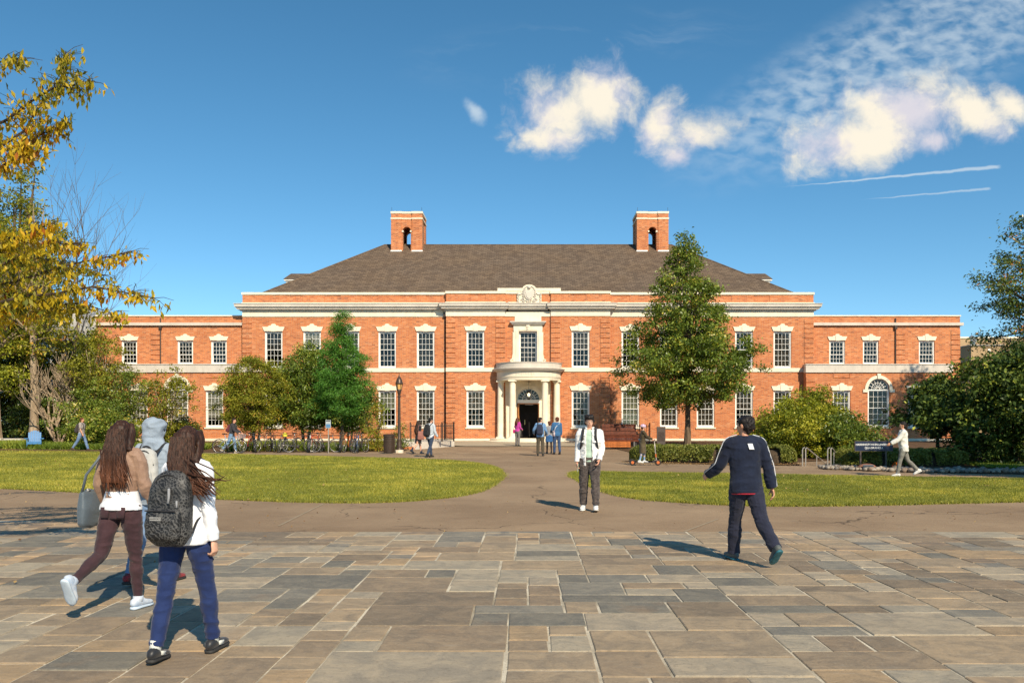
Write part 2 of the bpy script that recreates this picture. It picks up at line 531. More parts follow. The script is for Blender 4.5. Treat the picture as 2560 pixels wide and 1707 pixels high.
def asphalt_mat():
    m, n = mat_new('tan_asphalt')
    p = wpos(n)
    big = n.noise(p, 0.35, 5.0, 0.6)
    mid = n.noise(p, 2.6, 6.0, 0.65)
    f = n.noise(p, 70.0, 3.0, 0.7)
    c = n.mix(n.smooth(big, 0.32, 0.68), (0.265, 0.178, 0.106, 1), (0.36, 0.25, 0.152, 1))
    c = n.mix(n.m('MULTIPLY', n.smooth(mid, 0.52, 0.74), 0.4), c, (0.37, 0.265, 0.17, 1))
    c = n.mix(n.m('MULTIPLY', n.smooth(f, 0.54, 0.72), 0.5), c, (0.40, 0.31, 0.22, 1))
    c = n.mix(n.m('MULTIPLY', n.smooth(f, 0.46, 0.30), 0.5), c, (0.085, 0.062, 0.045, 1))
    wp = n.n('ShaderNodeVectorMath', {0: p, 1: n.n('ShaderNodeVectorMath', {0: n.n('ShaderNodeTexNoise', {'Vector': p, 'Scale': 1.3, 'Detail': 5.0}).outputs[1], 'Scale': 0.9}, operation='SCALE').outputs[0]}, operation='ADD').outputs[0]
    vor = n.n('ShaderNodeTexVoronoi', {'Vector': wp, 'Scale': 0.34}, feature='DISTANCE_TO_EDGE').outputs[0]
    crack = n.m('MULTIPLY', n.smooth(vor, 0.009, 0.002), n.smooth(n.noise(p, 0.5, 2.0), 0.42, 0.6))
    c = n.mix(n.m('MULTIPLY', crack, 0.75), c, (0.07, 0.05, 0.035, 1))
    pat = n.n('ShaderNodeTexVoronoi', {'Vector': wp, 'Scale': 0.22}, feature='F1').outputs[1]
    c = n.mix(0.16, c, n.mix(1.0, c, n.mix(n.xyz(pat)[0], (0.55, 0.55, 0.56, 1), (1.3, 1.25, 1.2, 1)), 'MULTIPLY'))
    c = n.mix(n.m('MULTIPLY', n.smooth(n.noise(p, 0.9, 6.0, 0.7), 0.58, 0.72), 0.30), c, (0.13, 0.09, 0.06, 1))
    finish(n, c, 0.9, 0.2, n.m('ADD', f, n.m('MULTIPLY', n.noise(p, 240.0, 2.0), 0.6)), 0.6, 0.008)
    return m
asphalt = asphalt_mat()


def soil_mat(name, c0, c1, sc=1.0):
    m, n = mat_new(name)
    p = wpos(n)
    c = n.mix(n.smooth(n.noise(p, 1.7 * sc, 7.0, 0.65), 0.3, 0.7), c0 + (1,), c1 + (1,))
    c = n.mix(n.m('MULTIPLY', n.smooth(n.noise(p, 30.0 * sc, 4.0), 0.55, 0.75), 0.5), c, tuple(min(1, v * 1.9) for v in c1) + (1,))
    finish(n, c, 0.95, 0.1, n.noise(p, 24.0 * sc, 5.0), 0.6, 0.03)
    return m
soil = soil_mat('mulch_soil', (0.07, 0.042, 0.025), (0.15, 0.09, 0.05))
turf = soil_mat('turf_ground', (0.17, 0.17, 0.02), (0.31, 0.28, 0.035))
far_ground = soil_mat('far_ground', (0.07, 0.075, 0.025), (0.12, 0.12, 0.04), 0.4)


def leaf_mat(name, stops, trans=0.30, rough=0.5, spec=0.35, tcol=(1.25, 1.2, 0.5)):
    """leaf colours picked leaf by leaf from the 'v' attribute"""
    m, n = mat_new(name)
    v = n.n('ShaderNodeAttribute', attribute_name='v').outputs['Fac']
    c = n.ramp(v, stops)
    b = n.n('ShaderNodeBsdfPrincipled', {'Base Color': c, 'Roughness': rough, 'Specular IOR Level': spec})
    t = n.n('ShaderNodeBsdfTranslucent', {'Color': n.mix(1.0, c, tcol + (1,), 'MULTIPLY')})
    mx = n.n('ShaderNodeMixShader', {0: trans, 1: b.outputs[0], 2: t.outputs[0]})
    n.n('ShaderNodeOutputMaterial', {'Surface': mx.outputs[0]})
    return m
grass_l = leaf_mat('lawn_grass', [(0.0, (0.135, 0.155, 0.022)), (0.45, (0.255, 0.265, 0.040)), (0.8, (0.42, 0.385, 0.055)), (1.0, (0.58, 0.48, 0.085))], 0.3)
clover_l = leaf_mat('ground_cover', [(0.0, (0.090, 0.135, 0.018)), (0.6, (0.195, 0.270, 0.030)), (1.0, (0.390, 0.405, 0.060))], 0.3)
l_mid = leaf_mat('green_leaf', [(0.0, (0.075, 0.116, 0.019)), (0.5, (0.160, 0.221, 0.030)), (0.85, (0.299, 0.355, 0.047)), (1.0, (0.561, 0.430, 0.075))], 0.25, 0.4, 0.5)
l_olive = leaf_mat('olive_leaf', [(0.0, (0.143, 0.151, 0.017)), (0.5, (0.269, 0.277, 0.026)), (0.85, (0.420, 0.395, 0.042)), (1.0, (0.605, 0.336, 0.050))], 0.3)
l_dark = leaf_mat('dark_leaf', [(0.0, (0.045, 0.069, 0.016)), (0.6, (0.101, 0.146, 0.024)), (0.9, (0.243, 0.284, 0.041)), (1.0, (0.608, 0.243, 0.061))], 0.2, 0.35, 0.5)
l_cypress = leaf_mat('cypress_needle', [(0.0, (0.055, 0.150, 0.018)), (0.6, (0.11, 0.27, 0.035)), (1.0, (0.22, 0.40, 0.06))], 0.3)
l_yellow = leaf_mat('autumn_yellow_leaf', [(0.0, (0.14, 0.16, 0.018)), (0.25, (0.33, 0.28, 0.020)), (0.5, (0.58, 0.42, 0.022)), (0.8, (0.70, 0.46, 0.020)), (0.93, (0.48, 0.22, 0.015)), (1.0, (0.40, 0.12, 0.02))], 0.38, 0.45, 0.3, (1.2, 1.08, 0.35))
l_lime = leaf_mat('lime_leaf', [(0.0, (0.125, 0.150, 0.015)), (0.5, (0.300, 0.325, 0.025)), (1.0, (0.550, 0.475, 0.050))], 0.3)
l_hedge = leaf_mat('hedge_leaf', [(0.0, (0.085, 0.105, 0.020)), (0.5, (0.196, 0.212, 0.037)), (1.0, (0.374, 0.340, 0.076))], 0.2)
l_glossy = leaf_mat('magnolia_leaf', [(0.0, (0.027, 0.050, 0.013)), (0.6, (0.067, 0.107, 0.022)), (0.9, (0.190, 0.246, 0.040)), (1.0, (0.448, 0.448, 0.067))], 0.18, 0.5, 0.2)
l_purple = leaf_mat('purple_leaf', [(0.0, (0.05, 0.015, 0.018)), (1.0, (0.16, 0.06, 0.05))], 0.2)
l_flower = leaf_mat('orange_flower', [(0.0, (0.65, 0.08, 0.01)), (1.0, (0.85, 0.22, 0.02))], 0.3)
l_mulchleaf = leaf_mat('fallen_leaf', [(0.0, (0.16, 0.08, 0.03)), (0.6, (0.33, 0.19, 0.07)), (1.0, (0.50, 0.34, 0.13))], 0.1)


def bark_mat(name, c0, c1, sc=1.0):
    m, n = mat_new(name)
    p = opos(n)
    st = n.n('ShaderNodeMapping', {0: p, 3: (9.0 * sc, 9.0 * sc, 1.6 * sc)}).outputs[0]
    a = n.noise(st, 1.0, 7.0, 0.7, 0.6)
    c = n.mix(n.smooth(a, 0.35, 0.65), c0 + (1,), c1 + (1,))
    finish(n, c, 0.9, 0.15, a, 0.9, 0.03)
    return m
bark = bark_mat('brown_bark', (0.075, 0.050, 0.032), (0.19, 0.135, 0.085))
bark_pale = bark_mat('pale_bark', (0.23, 0.165, 0.105), (0.46, 0.35, 0.235))
bark_dark = bark_mat('dark_bark', (0.035, 0.026, 0.018), (0.10, 0.07, 0.045))


# ------------------------------------------------------------------ the hall
YM, YP, YC = 58.0, 57.70, 57.83                       # main front, projecting bays, middle bay
Zc = lambda py: fz(py, 58.0)
HALL = thing('engineering_hall', 'long two-storey red brick hall with hipped shingle roof and round stone portico', 'building', (0, 58, 0))
HALL_O = Vector((0, 58, 0))
PANES = {'hall': 0}


def part(mb, name, mats, parent, smooth=False):
    """a part given in world coordinates"""
    o = mb.build(name, mats, parent, smooth)
    p = parent
    off = Vector((0, 0, 0))
    while p is not None:
        off += Vector(p.location)
        p = p.parent
    o.location = -off
    return o


def wall_sheet(mb, x0, x1, z0, z1, y, holes, depth=0.28):
    """front-facing wall with openings and their reveals"""
    xs = sorted({x0, x1, *[h[0] for h in holes], *[h[1] for h in holes]})
    zs = sorted({z0, z1, *[h[2] for h in holes], *[h[3] for h in holes]})
    xs = [x for x in xs if x0 <= x <= x1]
    zs = [z for z in zs if z0 <= z <= z1]
    for i in range(len(xs) - 1):
        for k in range(len(zs) - 1):
            cx, cz = (xs[i] + xs[i + 1]) / 2, (zs[k] + zs[k + 1]) / 2
            if any(h[0] < cx < h[1] and h[2] < cz < h[3] for h in holes):
                continue
            mb.quad((xs[i], y, zs[k]), (xs[i + 1], y, zs[k]), (xs[i + 1], y, zs[k + 1]), (xs[i], y, zs[k + 1]))
    for a, b, c, d in [h[:4] for h in holes]:
        mb.quad((a, y, c), (a, y, d), (a, y + depth, d), (a, y + depth, c))
        mb.quad((b, y, d), (b, y, c), (b, y + depth, c), (b, y + depth, d))
        mb.quad((a, y, d), (b, y, d), (b, y + depth, d), (a, y + depth, d))
        mb.quad((b, y, c), (a, y, c), (a, y + depth, c), (b, y + depth, c))


WMESH = {}
REST = {}
def window(parent, cx, z0, z1, wid, y, key, cols=4, rows=(3, 3), blind=None, bmat=None, limit=300):
    """sash window standing in an opening; its origin is the middle of its foot"""
    h = z1 - z0
    k = (round(wid, 3), round(h, 3), cols, rows)
    if k not in WMESH:
        c = 0.075
        fr = MB()
        fr.box(-wid / 2, -wid / 2 + c, 0.07, 0.24, 0, h)
        fr.box(wid / 2 - c, wid / 2, 0.07, 0.24, 0, h)
        fr.box(-wid / 2 + c, wid / 2 - c, 0.072, 0.24, h - c, h)
        fr.box(-wid / 2 + c, wid / 2 - c, 0.05, 0.24, 0, 0.10)
        iw = wid - 2 * c
        hz = 0.10 + (h - c - 0.10) * rows[1] / (rows[0] + rows[1])
        sashes, panes = [], []
        for (a, b, yy, nr) in ((hz - 0.02, h - c, 0.115, rows[0]), (0.10, hz + 0.02, 0.155, rows[1])):
            s_ = MB()
            e, mt = 0.042, 0.019
            s_.box(-iw / 2, -iw / 2 + e, yy, yy + 0.035, a, b)
            s_.box(iw / 2 - e, iw / 2, yy, yy + 0.035, a, b)
            s_.box(-iw / 2 + e, iw / 2 - e, yy + 0.001, yy + 0.034, a, a + e)
            s_.box(-iw / 2 + e, iw / 2 - e, yy + 0.001, yy + 0.034, b - e, b)
            gx0, gx1, g0, g1 = -iw / 2 + e, iw / 2 - e, a + e, b - e
            pw, ph = (gx1 - gx0) / cols, (g1 - g0) / nr
            for i in range(1, cols):
                s_.box(gx0 + pw * i - mt / 2, gx0 + pw * i + mt / 2, yy + 0.004, yy + 0.03, g0, g1)
            for j in range(1, nr):
                s_.box(gx0, gx1, yy + 0.006, yy + 0.028, g0 + ph * j - mt / 2, g0 + ph * j + mt / 2)
            sashes.append(s_.mesh('sash', paint))
            pm = MB()
            pm.box(-pw / 2 + 0.002, pw / 2 - 0.002, -0.002, 0.002, -ph / 2 + 0.002, ph / 2 - 0.002)
            pm = pm.mesh('pane', glass)
            for i in range(cols):
                for j in range(nr):
                    panes.append((pm, (gx0 + pw * (i + 0.5), yy + 0.017, g0 + ph * (j + 0.5)), pw, ph))
        WMESH[k] = (fr.mesh('window', paint), sashes, panes, iw, h - c)
    fm, sashes, panes, iw, top = WMESH[k]
    o = ob('window', fm, parent)
    P = Vector((cx, y, z0))
    o.location = P - HALL_ORIGIN[parent.name]
    for s_ in sashes:
        ob('sash', s_, o)
    if PANES.get(key, 0) + len(panes) <= limit:
        PANES[key] = PANES.get(key, 0) + len(panes)
        for pm, loc, _, _ in panes:
            p_ = ob('pane', pm, o, loc)
            p_.rotation_euler = (random.uniform(-0.012, 0.012), 0, random.uniform(-0.012, 0.012))
    else:
        mb = REST.setdefault(key, (MB(), parent))[0]
        for pm, loc, pw, ph in panes:
            q = P + Vector(loc)
            mb.box(q.x - pw / 2 + 0.002, q.x + pw / 2 - 0.002, q.y - 0.002, q.y + 0.002, q.z - ph / 2 + 0.002, q.z + ph / 2 - 0.002)
    if blind:
        bb = MB()
        zz = top - (top - 0.1) * blind
        bb.box(-iw / 2, iw / 2, 0.23, 0.236, zz, top)
        bb.box(-iw / 2, iw / 2, 0.222, 0.244, zz - 0.03, zz)
        bb.build('blind', bmat, o)
    return o


HALL_ORIGIN = {HALL.name: HALL_O}


def lintel(parent, cx, z, wid, y, s=1.0):
    """flared stone lintel with stepped keystone"""
    b, t = wid / 2 + 0.03 * s, wid / 2 + 0.15 * s
    poly = [(-b, 0), (-0.17 * s, 0), (-0.14 * s, -0.03 * s), (0.14 * s, -0.03 * s), (0.17 * s, 0), (b, 0), (t, 0.29 * s), (0.36 * s, 0.29 * s), (0.30 * s, 0.36 * s), (0.17 * s, 0.37 * s), (0.14 * s, 0.45 * s),
            (0.06 * s, 0.48 * s), (-0.06 * s, 0.48 * s), (-0.14 * s, 0.45 * s), (-0.17 * s, 0.37 * s), (-0.30 * s, 0.36 * s), (-0.36 * s, 0.29 * s), (-t, 0.29 * s)]
    mb = MB()
    mb.prism([(cx + px_, z + pz_) for px_, pz_ in poly], y - 0.055, y + 0.10)
    o = part(mb, 'lintel', lime, parent)
    mb = MB()
    kp = [(-0.13 * s, -0.028 * s), (0.13 * s, -0.028 * s), (0.15 * s, 0.30 * s), (0.10 * s, 0.43 * s), (-0.10 * s, 0.43 * s), (-0.15 * s, 0.30 * s)]
    mb.prism([(cx + px_, z + pz_) for px_, pz_ in kp], y - 0.085, y - 0.056)
    part(mb, 'keystone', lime, o)
    return o


QM = {}
def quoins(parent, x0, x1, z0, z1, y, skip=()):
    """raised brick courses up a corner"""
    pitch, hgt = 0.327, 0.285
    z = z0
    k = round(x1 - x0, 3)
    while z + hgt < z1 + 1e-6:
        if not any(a < z + hgt and z < b for a, b in skip):
            if k not in QM:
                mb = MB()
                mb.box(0, x1 - x0, -0.045, 0.02, 0, hgt)
                QM[k] = mb.mesh('quoin', brick)
            q = ob('quoin', QM[k], parent)
            q.location = Vector((x0, y, z)) - HALL_ORIGIN[parent.name]
        z += pitch


XL = 18.82                                             # half length of the main block
xa, xb = 5.37, 1.50                                    # pavilion outer edge, middle bay half width
Z_TOP, Z_WALL = Zc(757), Zc(792)
ZU0, ZU1, ZB0, ZB1 = Zc(920), Zc(829), Zc(930), Zc(920)
ZL0, ZL1, ZW0, ZW1 = Zc(1068), Zc(977), Zc(1105), Zc(1096)
WW = 1.17
offs = [fx(VPX + o_, 58.0) for o_ in (256, 352, 444, 540, 636)]
wins_main = [s_ * o_ for s_ in (-1, 1) for o_ in offs]
wins_pav = [-3.45, 3.45]
walls = MB()
hm = [(c - WW / 2, c + WW / 2, a, b) for c in wins_main for a, b in ((ZU0, ZU1), (ZL0, ZL1))]
wall_sheet(walls, -XL, -xa, 0.0, Z_WALL, YM, [h for h in hm if h[1] < 0])
wall_sheet(walls, xa, XL, 0.0, Z_WALL, YM, [h for h in hm if h[0] > 0])
for s_ in (-1, 1):
    hp = [(s_ * 3.45 - WW / 2, s_ * 3.45 + WW / 2, a, b) for a, b in ((ZU0, ZU1), (ZL0, ZL1))]
    wall_sheet(walls, min(s_ * xa, s_ * xb), max(s_ * xa, s_ * xb), 0.0, Z_WALL, YP, hp)
    walls.quad((s_ * xa, YP, 0), (s_ * xa, YM + 0.01, 0), (s_ * xa, YM + 0.01, Z_WALL), (s_ * xa, YP, Z_WALL))
    walls.quad((s_ * xb, YP, 0), (s_ * xb, YC + 0.01, 0), (s_ * xb, YC + 0.01, Z_WALL), (s_ * xb, YP, Z_WALL))
    walls.quad((s_ * XL, YM, 0), (s_ * XL, YM + 22, 0), (s_ * XL, YM + 22, Z_TOP), (s_ * XL, YM, Z_TOP))
DW = 0.74                                              # half width of the doorway
ZF = 0.42                                              # portico floor
ZD, ZS = 2.70, 2.94                                    # door head, spring of the fanlight
CWx = 0.60
wall_sheet(walls, -xb, xb, ZB1, Z_WALL, YC, [(-CWx, CWx, 5.3, fz(828, YC))])
walls.quad((-XL, YM + 22, 0), (XL, YM + 22, 0), (XL, YM + 22, Z_TOP), (-XL, YM + 22, Z_TOP))
part(walls, 'wall', brick, HALL)

# stone wall inside the portico with the arched doorway
pw_ = MB()
arch = [(DW + 0.02) * math.cos(a) for a in np.linspace(0, PI, 17)], [(DW + 0.02) * math.sin(a) for a in np.linspace(0, PI, 17)]
pw_.quad((-xb, YC, 0.2), (-DW, YC, 0.2), (-DW, YC, ZS), (-xb, YC, ZS))
pw_.quad((DW, YC, 0.2), (xb, YC, 0.2), (xb, YC, ZS), (DW, YC, ZS))
for i in range(16):
    a0, a1 = PI * i / 16, PI * (i + 1) / 16
    r = DW
    o0 = (math.cos(a0) * r, ZS + math.sin(a0) * r)
    o1 = (math.cos(a1) * r, ZS + math.sin(a1) * r)
    def rim(a):
        c_, s__ = math.cos(a), math.sin(a)
        t_ = min(xb / max(abs(c_), 1e-6), (ZB1 - ZS) / max(s__, 1e-6))
        return (c_ * t_, ZS + s__ * t_)
    r0, r1 = rim(a0), rim(a1)
    pw_.quad((o0[0], YC, o0[1]), (r0[0], YC, r0[1]), (r1[0], YC, r1[1]), (o1[0], YC, o1[1]))
    pw_.quad((o1[0], YC, o1[1]), (o0[0], YC, o0[1]), (o0[0], YC + 0.4, o0[1]), (o1[0], YC + 0.4, o1[1]))
    if i == 4 or i == 11:
        cr_ = (xb if i == 4 else -xb, ZB1)
        pw_.add([(r0[0], YC, r0[1]), (cr_[0], YC, cr_[1]), (r1[0], YC, r1[1])], [(0, 1, 2)])
pw_.quad((-DW, YC, 0.2), (-DW, YC, ZS), (-DW, YC + 0.4, ZS), (-DW, YC + 0.4, 0.2))
pw_.quad((DW, YC, ZS), (DW, YC, 0.2), (DW, YC + 0.4, 0.2), (DW, YC + 0.4, ZS))
part(pw_, 'portico_wall', lime, HALL)

# rooms behind the glass
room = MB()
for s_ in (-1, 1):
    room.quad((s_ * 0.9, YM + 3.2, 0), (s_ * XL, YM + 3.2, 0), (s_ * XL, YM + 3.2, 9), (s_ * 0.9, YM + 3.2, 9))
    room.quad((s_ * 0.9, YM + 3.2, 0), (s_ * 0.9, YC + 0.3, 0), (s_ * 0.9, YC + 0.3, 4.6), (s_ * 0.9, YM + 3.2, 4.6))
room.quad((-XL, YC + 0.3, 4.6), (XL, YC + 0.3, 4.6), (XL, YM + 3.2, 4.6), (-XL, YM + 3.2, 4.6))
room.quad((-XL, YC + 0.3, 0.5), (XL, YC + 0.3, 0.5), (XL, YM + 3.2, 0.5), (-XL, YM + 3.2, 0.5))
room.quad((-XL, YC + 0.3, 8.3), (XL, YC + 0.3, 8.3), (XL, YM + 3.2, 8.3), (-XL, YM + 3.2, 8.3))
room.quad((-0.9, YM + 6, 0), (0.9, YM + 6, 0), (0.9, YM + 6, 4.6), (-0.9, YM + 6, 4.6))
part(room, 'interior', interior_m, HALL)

# windows
rnd = random.Random(3)
order = sorted([(x, YM) for x in wins_main] + [(x, YP) for x in wins_pav], key=lambda t: abs(t[0]))
BL = {}
for x, y in order:
    for lo, (a, b) in enumerate(((ZU0, ZU1), (ZL0, ZL1))):
        fr_, bm_ = rnd.choice([(0.35, blind_grey), (0.55, blind_grey), (0.92, blind_grey), (0.12, blind_grey), (0.5, blind_tan), (0.95, blind_tan)])
        if lo == 1 and x > 6:
            fr_, bm_ = rnd.choice([(0.93, blind_tan), (0.98, blind_tan), (0.55, blind_tan)])
        if lo == 1 and 6.5 < x < 7.0:
            fr_, bm_ = 0.97, blind_green
        if lo == 1 and abs(x - 3.45) < 0.1:
            fr_, bm_ = 0.1, blind_grey
        if lo == 0 and abs(x + offs[3]) < 0.1:
            fr_, bm_ = 0.33, blind_white
        if lo == 1 and abs(x + offs[0]) < 0.1:
            fr_, bm_ = 0.97, blind_tan
        if lo == 1 and abs(x + offs[1]) < 0.1:
            fr_, bm_ = 0.5, blind_green
        window(HALL, x, a, b, WW, y, 'hall', blind=fr_, bmat=bm_)
        lintel(HALL, x, b + 0.03, WW, y)
    mb = MB()
    mb.box(x - WW / 2 - 0.07, x + WW / 2 + 0.07, y - 0.08, y + 0.10, ZL0 - 0.09, ZL0 - 0.001)
    part(mb, 'sill', lime, HALL)
# middle window over the portico
window(HALL, 0.0, 5.30, fz(828, YC), 2 * CWx, YC + 0.06, 'hall', blind=0.96, bmat=blind_grey)

# stone dressings of the middle window
zt = fz(828, YC)
mb = MB()
for s_ in (-1, 1):
    x0, x1 = sorted((s_ * CWx, s_ * 0.92))
    mb.box(x0, x1, YC - 0.10, YC + 0.06, 5.28, zt + 0.001)
    x0, x1 = sorted((s_ * 0.68, s_ * 0.80))
    mb.box(x0, x1, YC - 0.135, YC - 0.099, 5.28, zt + 0.05)
    x0, x1 = sorted((s_ * 0.921, s_ * 1.0))
    mb.box(x0, x1, YC - 0.06, YC + 0.05, 5.5, zt - 0.05)
mb.box(-0.95, 0.95, YC - 0.11, YC + 0.06, zt + 0.002, fz(812, YC))
mb.box(-0.60, 0.60, YC - 0.135, YC - 0.109, zt + 0.06, zt + 0.16)
part(mb, 'architrave', lime, HALL)
mb = MB()
for k, (ox, h0, h1) in enumerate(((0.14, 812, 809.5), (0.20, 809.4, 807), (0.26, 806.9, 804))):
    mb.box(-0.92 - ox, 0.92 + ox, YC - 0.1 - ox, YC + 0.04, fz(h0, YC) + 0.002, fz(h1, YC))
part(mb, 'hood_mould', lime_grey, HALL)
mb = MB()
mb.box(-0.87, 0.87, YC - 0.055, YC + 0.03, fz(803.8, YC), Z_WALL + 0.05)
part(mb, 'stone_panel', lime, HALL)
for s_ in (-1, 1):
    mb = MB()
    pts = []
    for i in range(26):
        a = i / 25 * 2.6 * PI
        r = 0.15 * (1 - 0.75 * i / 25)
        pts.append((s_ * (1.03 + r * math.cos(a) * 0.9), YC - 0.07, 5.47 + r * math.sin(a)))
    mb.tube(pts, 0.034, 6)
    mb.prism([(s_ * 0.925, 5.28), (s_ * 1.17, 5.28), (s_ * 1.17, 5.45), (s_ * 1.06, 5.62), (s_ * 0.98, 6.1), (s_ * 0.925, 6.15)] if s_ > 0 else
             [(s_ * 0.925, 6.15), (s_ * 0.98, 6.1), (s_ * 1.06, 5.62), (s_ * 1.17, 5.45), (s_ * 1.17, 5.28), (s_ * 0.925, 5.28)], YC - 0.05, YC + 0.05)
    part(mb, 'scroll_bracket', lime, HALL, 'auto')
mb = MB()
mb.prism([(-0.09, zt + 0.0), (0.09, zt + 0.0), (0.12, zt + 0.42), (-0.12, zt + 0.42)], YC - 0.19, YC - 0.11)
mb.ball((0, YC - 0.20, zt + 0.30), (0.085, 0.05, 0.075))
mb.ball((0, YC - 0.20, zt + 0.14), (0.06, 0.05, 0.075))
mb.tube([(0.05 * math.cos(a), YC - 0.23, zt + 0.30 + 0.05 * math.sin(a)) for a in np.linspace(0, 2 * PI, 10)], 0.014, 5)
part(mb, 'keystone', lime, HALL, 'auto')

# belt course, water table, frieze, cornice, parapet, coping: segment by segment
def seg(x0, x1, y, dz, parent=HALL):
    e = 0.0
    for nm, z0_, z1_, o_, m_ in (('belt_course', ZB0, ZB1, 0.06, lime), ('water_table', ZW0, ZW1, 0.07, lime), ('frieze', Z_WALL, Zc(780), 0.05, lime)):
        mb = MB()
        mb.box(x0, x1, y - o_, y + 0.1, z0_ + dz, z1_ + dz)
        if nm == 'frieze':
            mb.box(x0 - 0.0, x1 + 0.0, y - 0.09, y + 0.1, Zc(780) + dz + 0.001, Zc(777.5) + dz)
        part(mb, nm, m_, parent)
for i, (x0, x1, y) in enumerate(((-XL, -xa, YM), (xa, XL, YM), (-xa - 0.02, -xb, YP), (xb, xa + 0.02, YP))):
    seg(x0, x1, y, 0.004 * i)
mb = MB()
mb.box(-xb, xb, YC - 0.05, YC + 0.1, Z_WALL + 0.003, Zc(779.8))
part(mb, 'frieze', lime, HALL)


def cornice(x0, x1, y, dz, e0, e1):
    mb = MB()
    for o_, a, b in ((0.14, 777.4, 774.2), (0.30, 774.1, 770.5), (0.36, 770.4, 768.2), (0.42, 768.1, 762.0), (0.46, 761.9, 760.2)):
        mb.box(x0 - o_ * e0, x1 + o_ * e1, y - o_, y + 0.15, Zc(a) + dz, Zc(b) + dz)
    part(mb, 'cornice', lime_grey, HALL)
    mb = MB()
    mb.box(x0 - 0.05 * e0, x1 + 0.05 * e1, y - 0.06, y + 0.15, Zc(760.1) + dz, Zc(756.5) + dz)
    part(mb, 'blocking_course', lime, HALL)
cornice(-XL, -xa, YM, 0.0, 1, 0)
cornice(xa, XL, YM, 0.003, 0, 1)
cornice(-xa, -xb, YP, 0.006, 1, 0.6)
cornice(xb, xa, YP, 0.009, 0.6, 1)
cornice(-xb + 0.2, xb - 0.2, YC, 0.012, 0, 0)
Z0P, Z1P, ZCO = Zc(756.6), Zc(737), Zc(731)
def parapet(x0, x1, y, up, e0, e1, panels):
    mb = MB()
    ph_ = [(c - 0.52, c + 0.52, Z0P + 0.09, Z1P - 0.02) for c in panels]
    wall_sheet(mb, x0, x1, Z0P, Z1P + up, y, ph_, 0.035)
    mb.quad((x0, y + 0.42, Z0P), (x1, y + 0.42, Z0P), (x1, y + 0.42, Z1P + up), (x0, y + 0.42, Z1P + up))
    for x in (x0, x1):
        mb.quad((x, y, Z0P), (x, y + 0.42, Z0P), (x, y + 0.42, Z1P + up), (x, y, Z1P + up))
    part(mb, 'parapet', brick, HALL)
    for h in ph_:
        m2 = MB()
        m2.box(h[0], h[1], y + 0.03, y + 0.1, h[2], h[3])
        part(m2, 'parapet_panel', brick, HALL)
    m2 = MB()
    m2.box(x0 - 0.05 * e0, x1 + 0.05 * e1, y - 0.06, y + 0.47, Z1P + up + 0.001, ZCO + up)
    part(m2, 'coping', lime, HALL)
pan = [7.9, 10.4, 12.9, 15.4]
parapet(-XL, -xa, YM, 0, 1, 0, [-6.2] + [-p for p in pan] )
parapet(xa, XL, YM, 0.001, 0, 1, [6.2] + pan)
parapet(-xa, -xb, YP, 0.04, 1, 1, [-3.3])
parapet(xb, xa, YP, 0.041, 1, 1, [3.3])
parapet(-xb, xb, YC, 0.038, 0, 0, [])
mb = MB()
mb.box(-2.0, 2.15, YC - 0.09, YC + 0.40, ZCO + 0.045, fz(720.5, YC))
part(mb, 'raised_coping', lime, HALL)

# carved crest
cz0, cx_ = fz(757, YC), 0.08
mb = MB()
def P2(lst):
    return [(cx_ + x, cz0 + z) for x, z in lst]
mb.prism(P2([(-0.80, 0), (0.80, 0), (0.80, 0.58), (0.55, 0.62), (0.45, 0.95), (0.36, 1.07), (0.2, 1.16), (0, 1.19), (-0.2, 1.16), (-0.36, 1.07), (-0.45, 0.95), (-0.55, 0.62), (-0.80, 0.58)]), YC - 0.13, YC + 0.02)
part(mb, 'crest_slab', lime, HALL)
mb = MB()
mb.prism(P2([(0, 0.16), (0.20, 0.26), (0.31, 0.48), (0.33, 0.80), (0.2, 0.84), (0, 0.80), (-0.2, 0.84), (-0.33, 0.80), (-0.31, 0.48), (-0.20, 0.26)]), YC - 0.21, YC - 0.12)
mb.prism(P2([(0, 0.24), (0.14, 0.32), (0.21, 0.50), (0.22, 0.72), (0, 0.70), (-0.22, 0.72), (-0.21, 0.50), (-0.14, 0.32)]), YC - 0.25, YC - 0.20)
mb.ball((cx_, YC - 0.17, cz0 + 0.98), (0.13, 0.10, 0.10))
mb.ball((cx_, YC - 0.25, cz0 + 0.97), (0.06, 0.05, 0.045))
rr = random.Random(5)
for s_ in (-1, 1):
    for k in range(3):
        c0 = (cx_ + s_ * (0.40 - 0.03 * k), cz0 + 0.16 + 0.30 * k)
        pts = [(c0[0] + s_ * (0.13 * (1 - i / 15 * 0.8)) * math.cos(i / 15 * 2.5 * PI + k), YC - 0.17, c0[1] + 0.13 * (1 - i / 15 * 0.8) * math.sin(i / 15 * 2.5 * PI + k)) for i in range(16)]
        mb.tube(pts, [0.045 - 0.0015 * i for i in range(16)], 5)
    for k in range(10):
        t = k / 9
        mb.ball((cx_ + s_ * (0.46 + 0.30 * t), YC - 0.15, cz0 + 0.62 - 0.10 * math.sin(t * PI)), 0.042, 6, 5)
    for k in range(8):
        mb.ball((cx_ + s_ * (0.72 + 0.02 * math.sin(k * 2)), YC - 0.15, cz0 + 0.06 + k * 0.065), (0.05, 0.05, 0.038), 6, 5)
for k in range(22):
    a = PI * (0.1 + 0.8 * k / 21)
    mb.ball((cx_ + 0.42 * math.cos(a), YC - 0.15, cz0 + 0.66 + 0.42 * math.sin(a)), (0.045, 0.04, 0.04), 6, 5)
    mb.ball((cx_ + rr.uniform(-0.42, 0.42), YC - 0.15, cz0 + rr.uniform(0.03, 0.14)), (rr.uniform(0.03, 0.07), 0.05, 0.035), 6, 5)
part(mb, 'crest', lime_grey, HALL, 'auto')

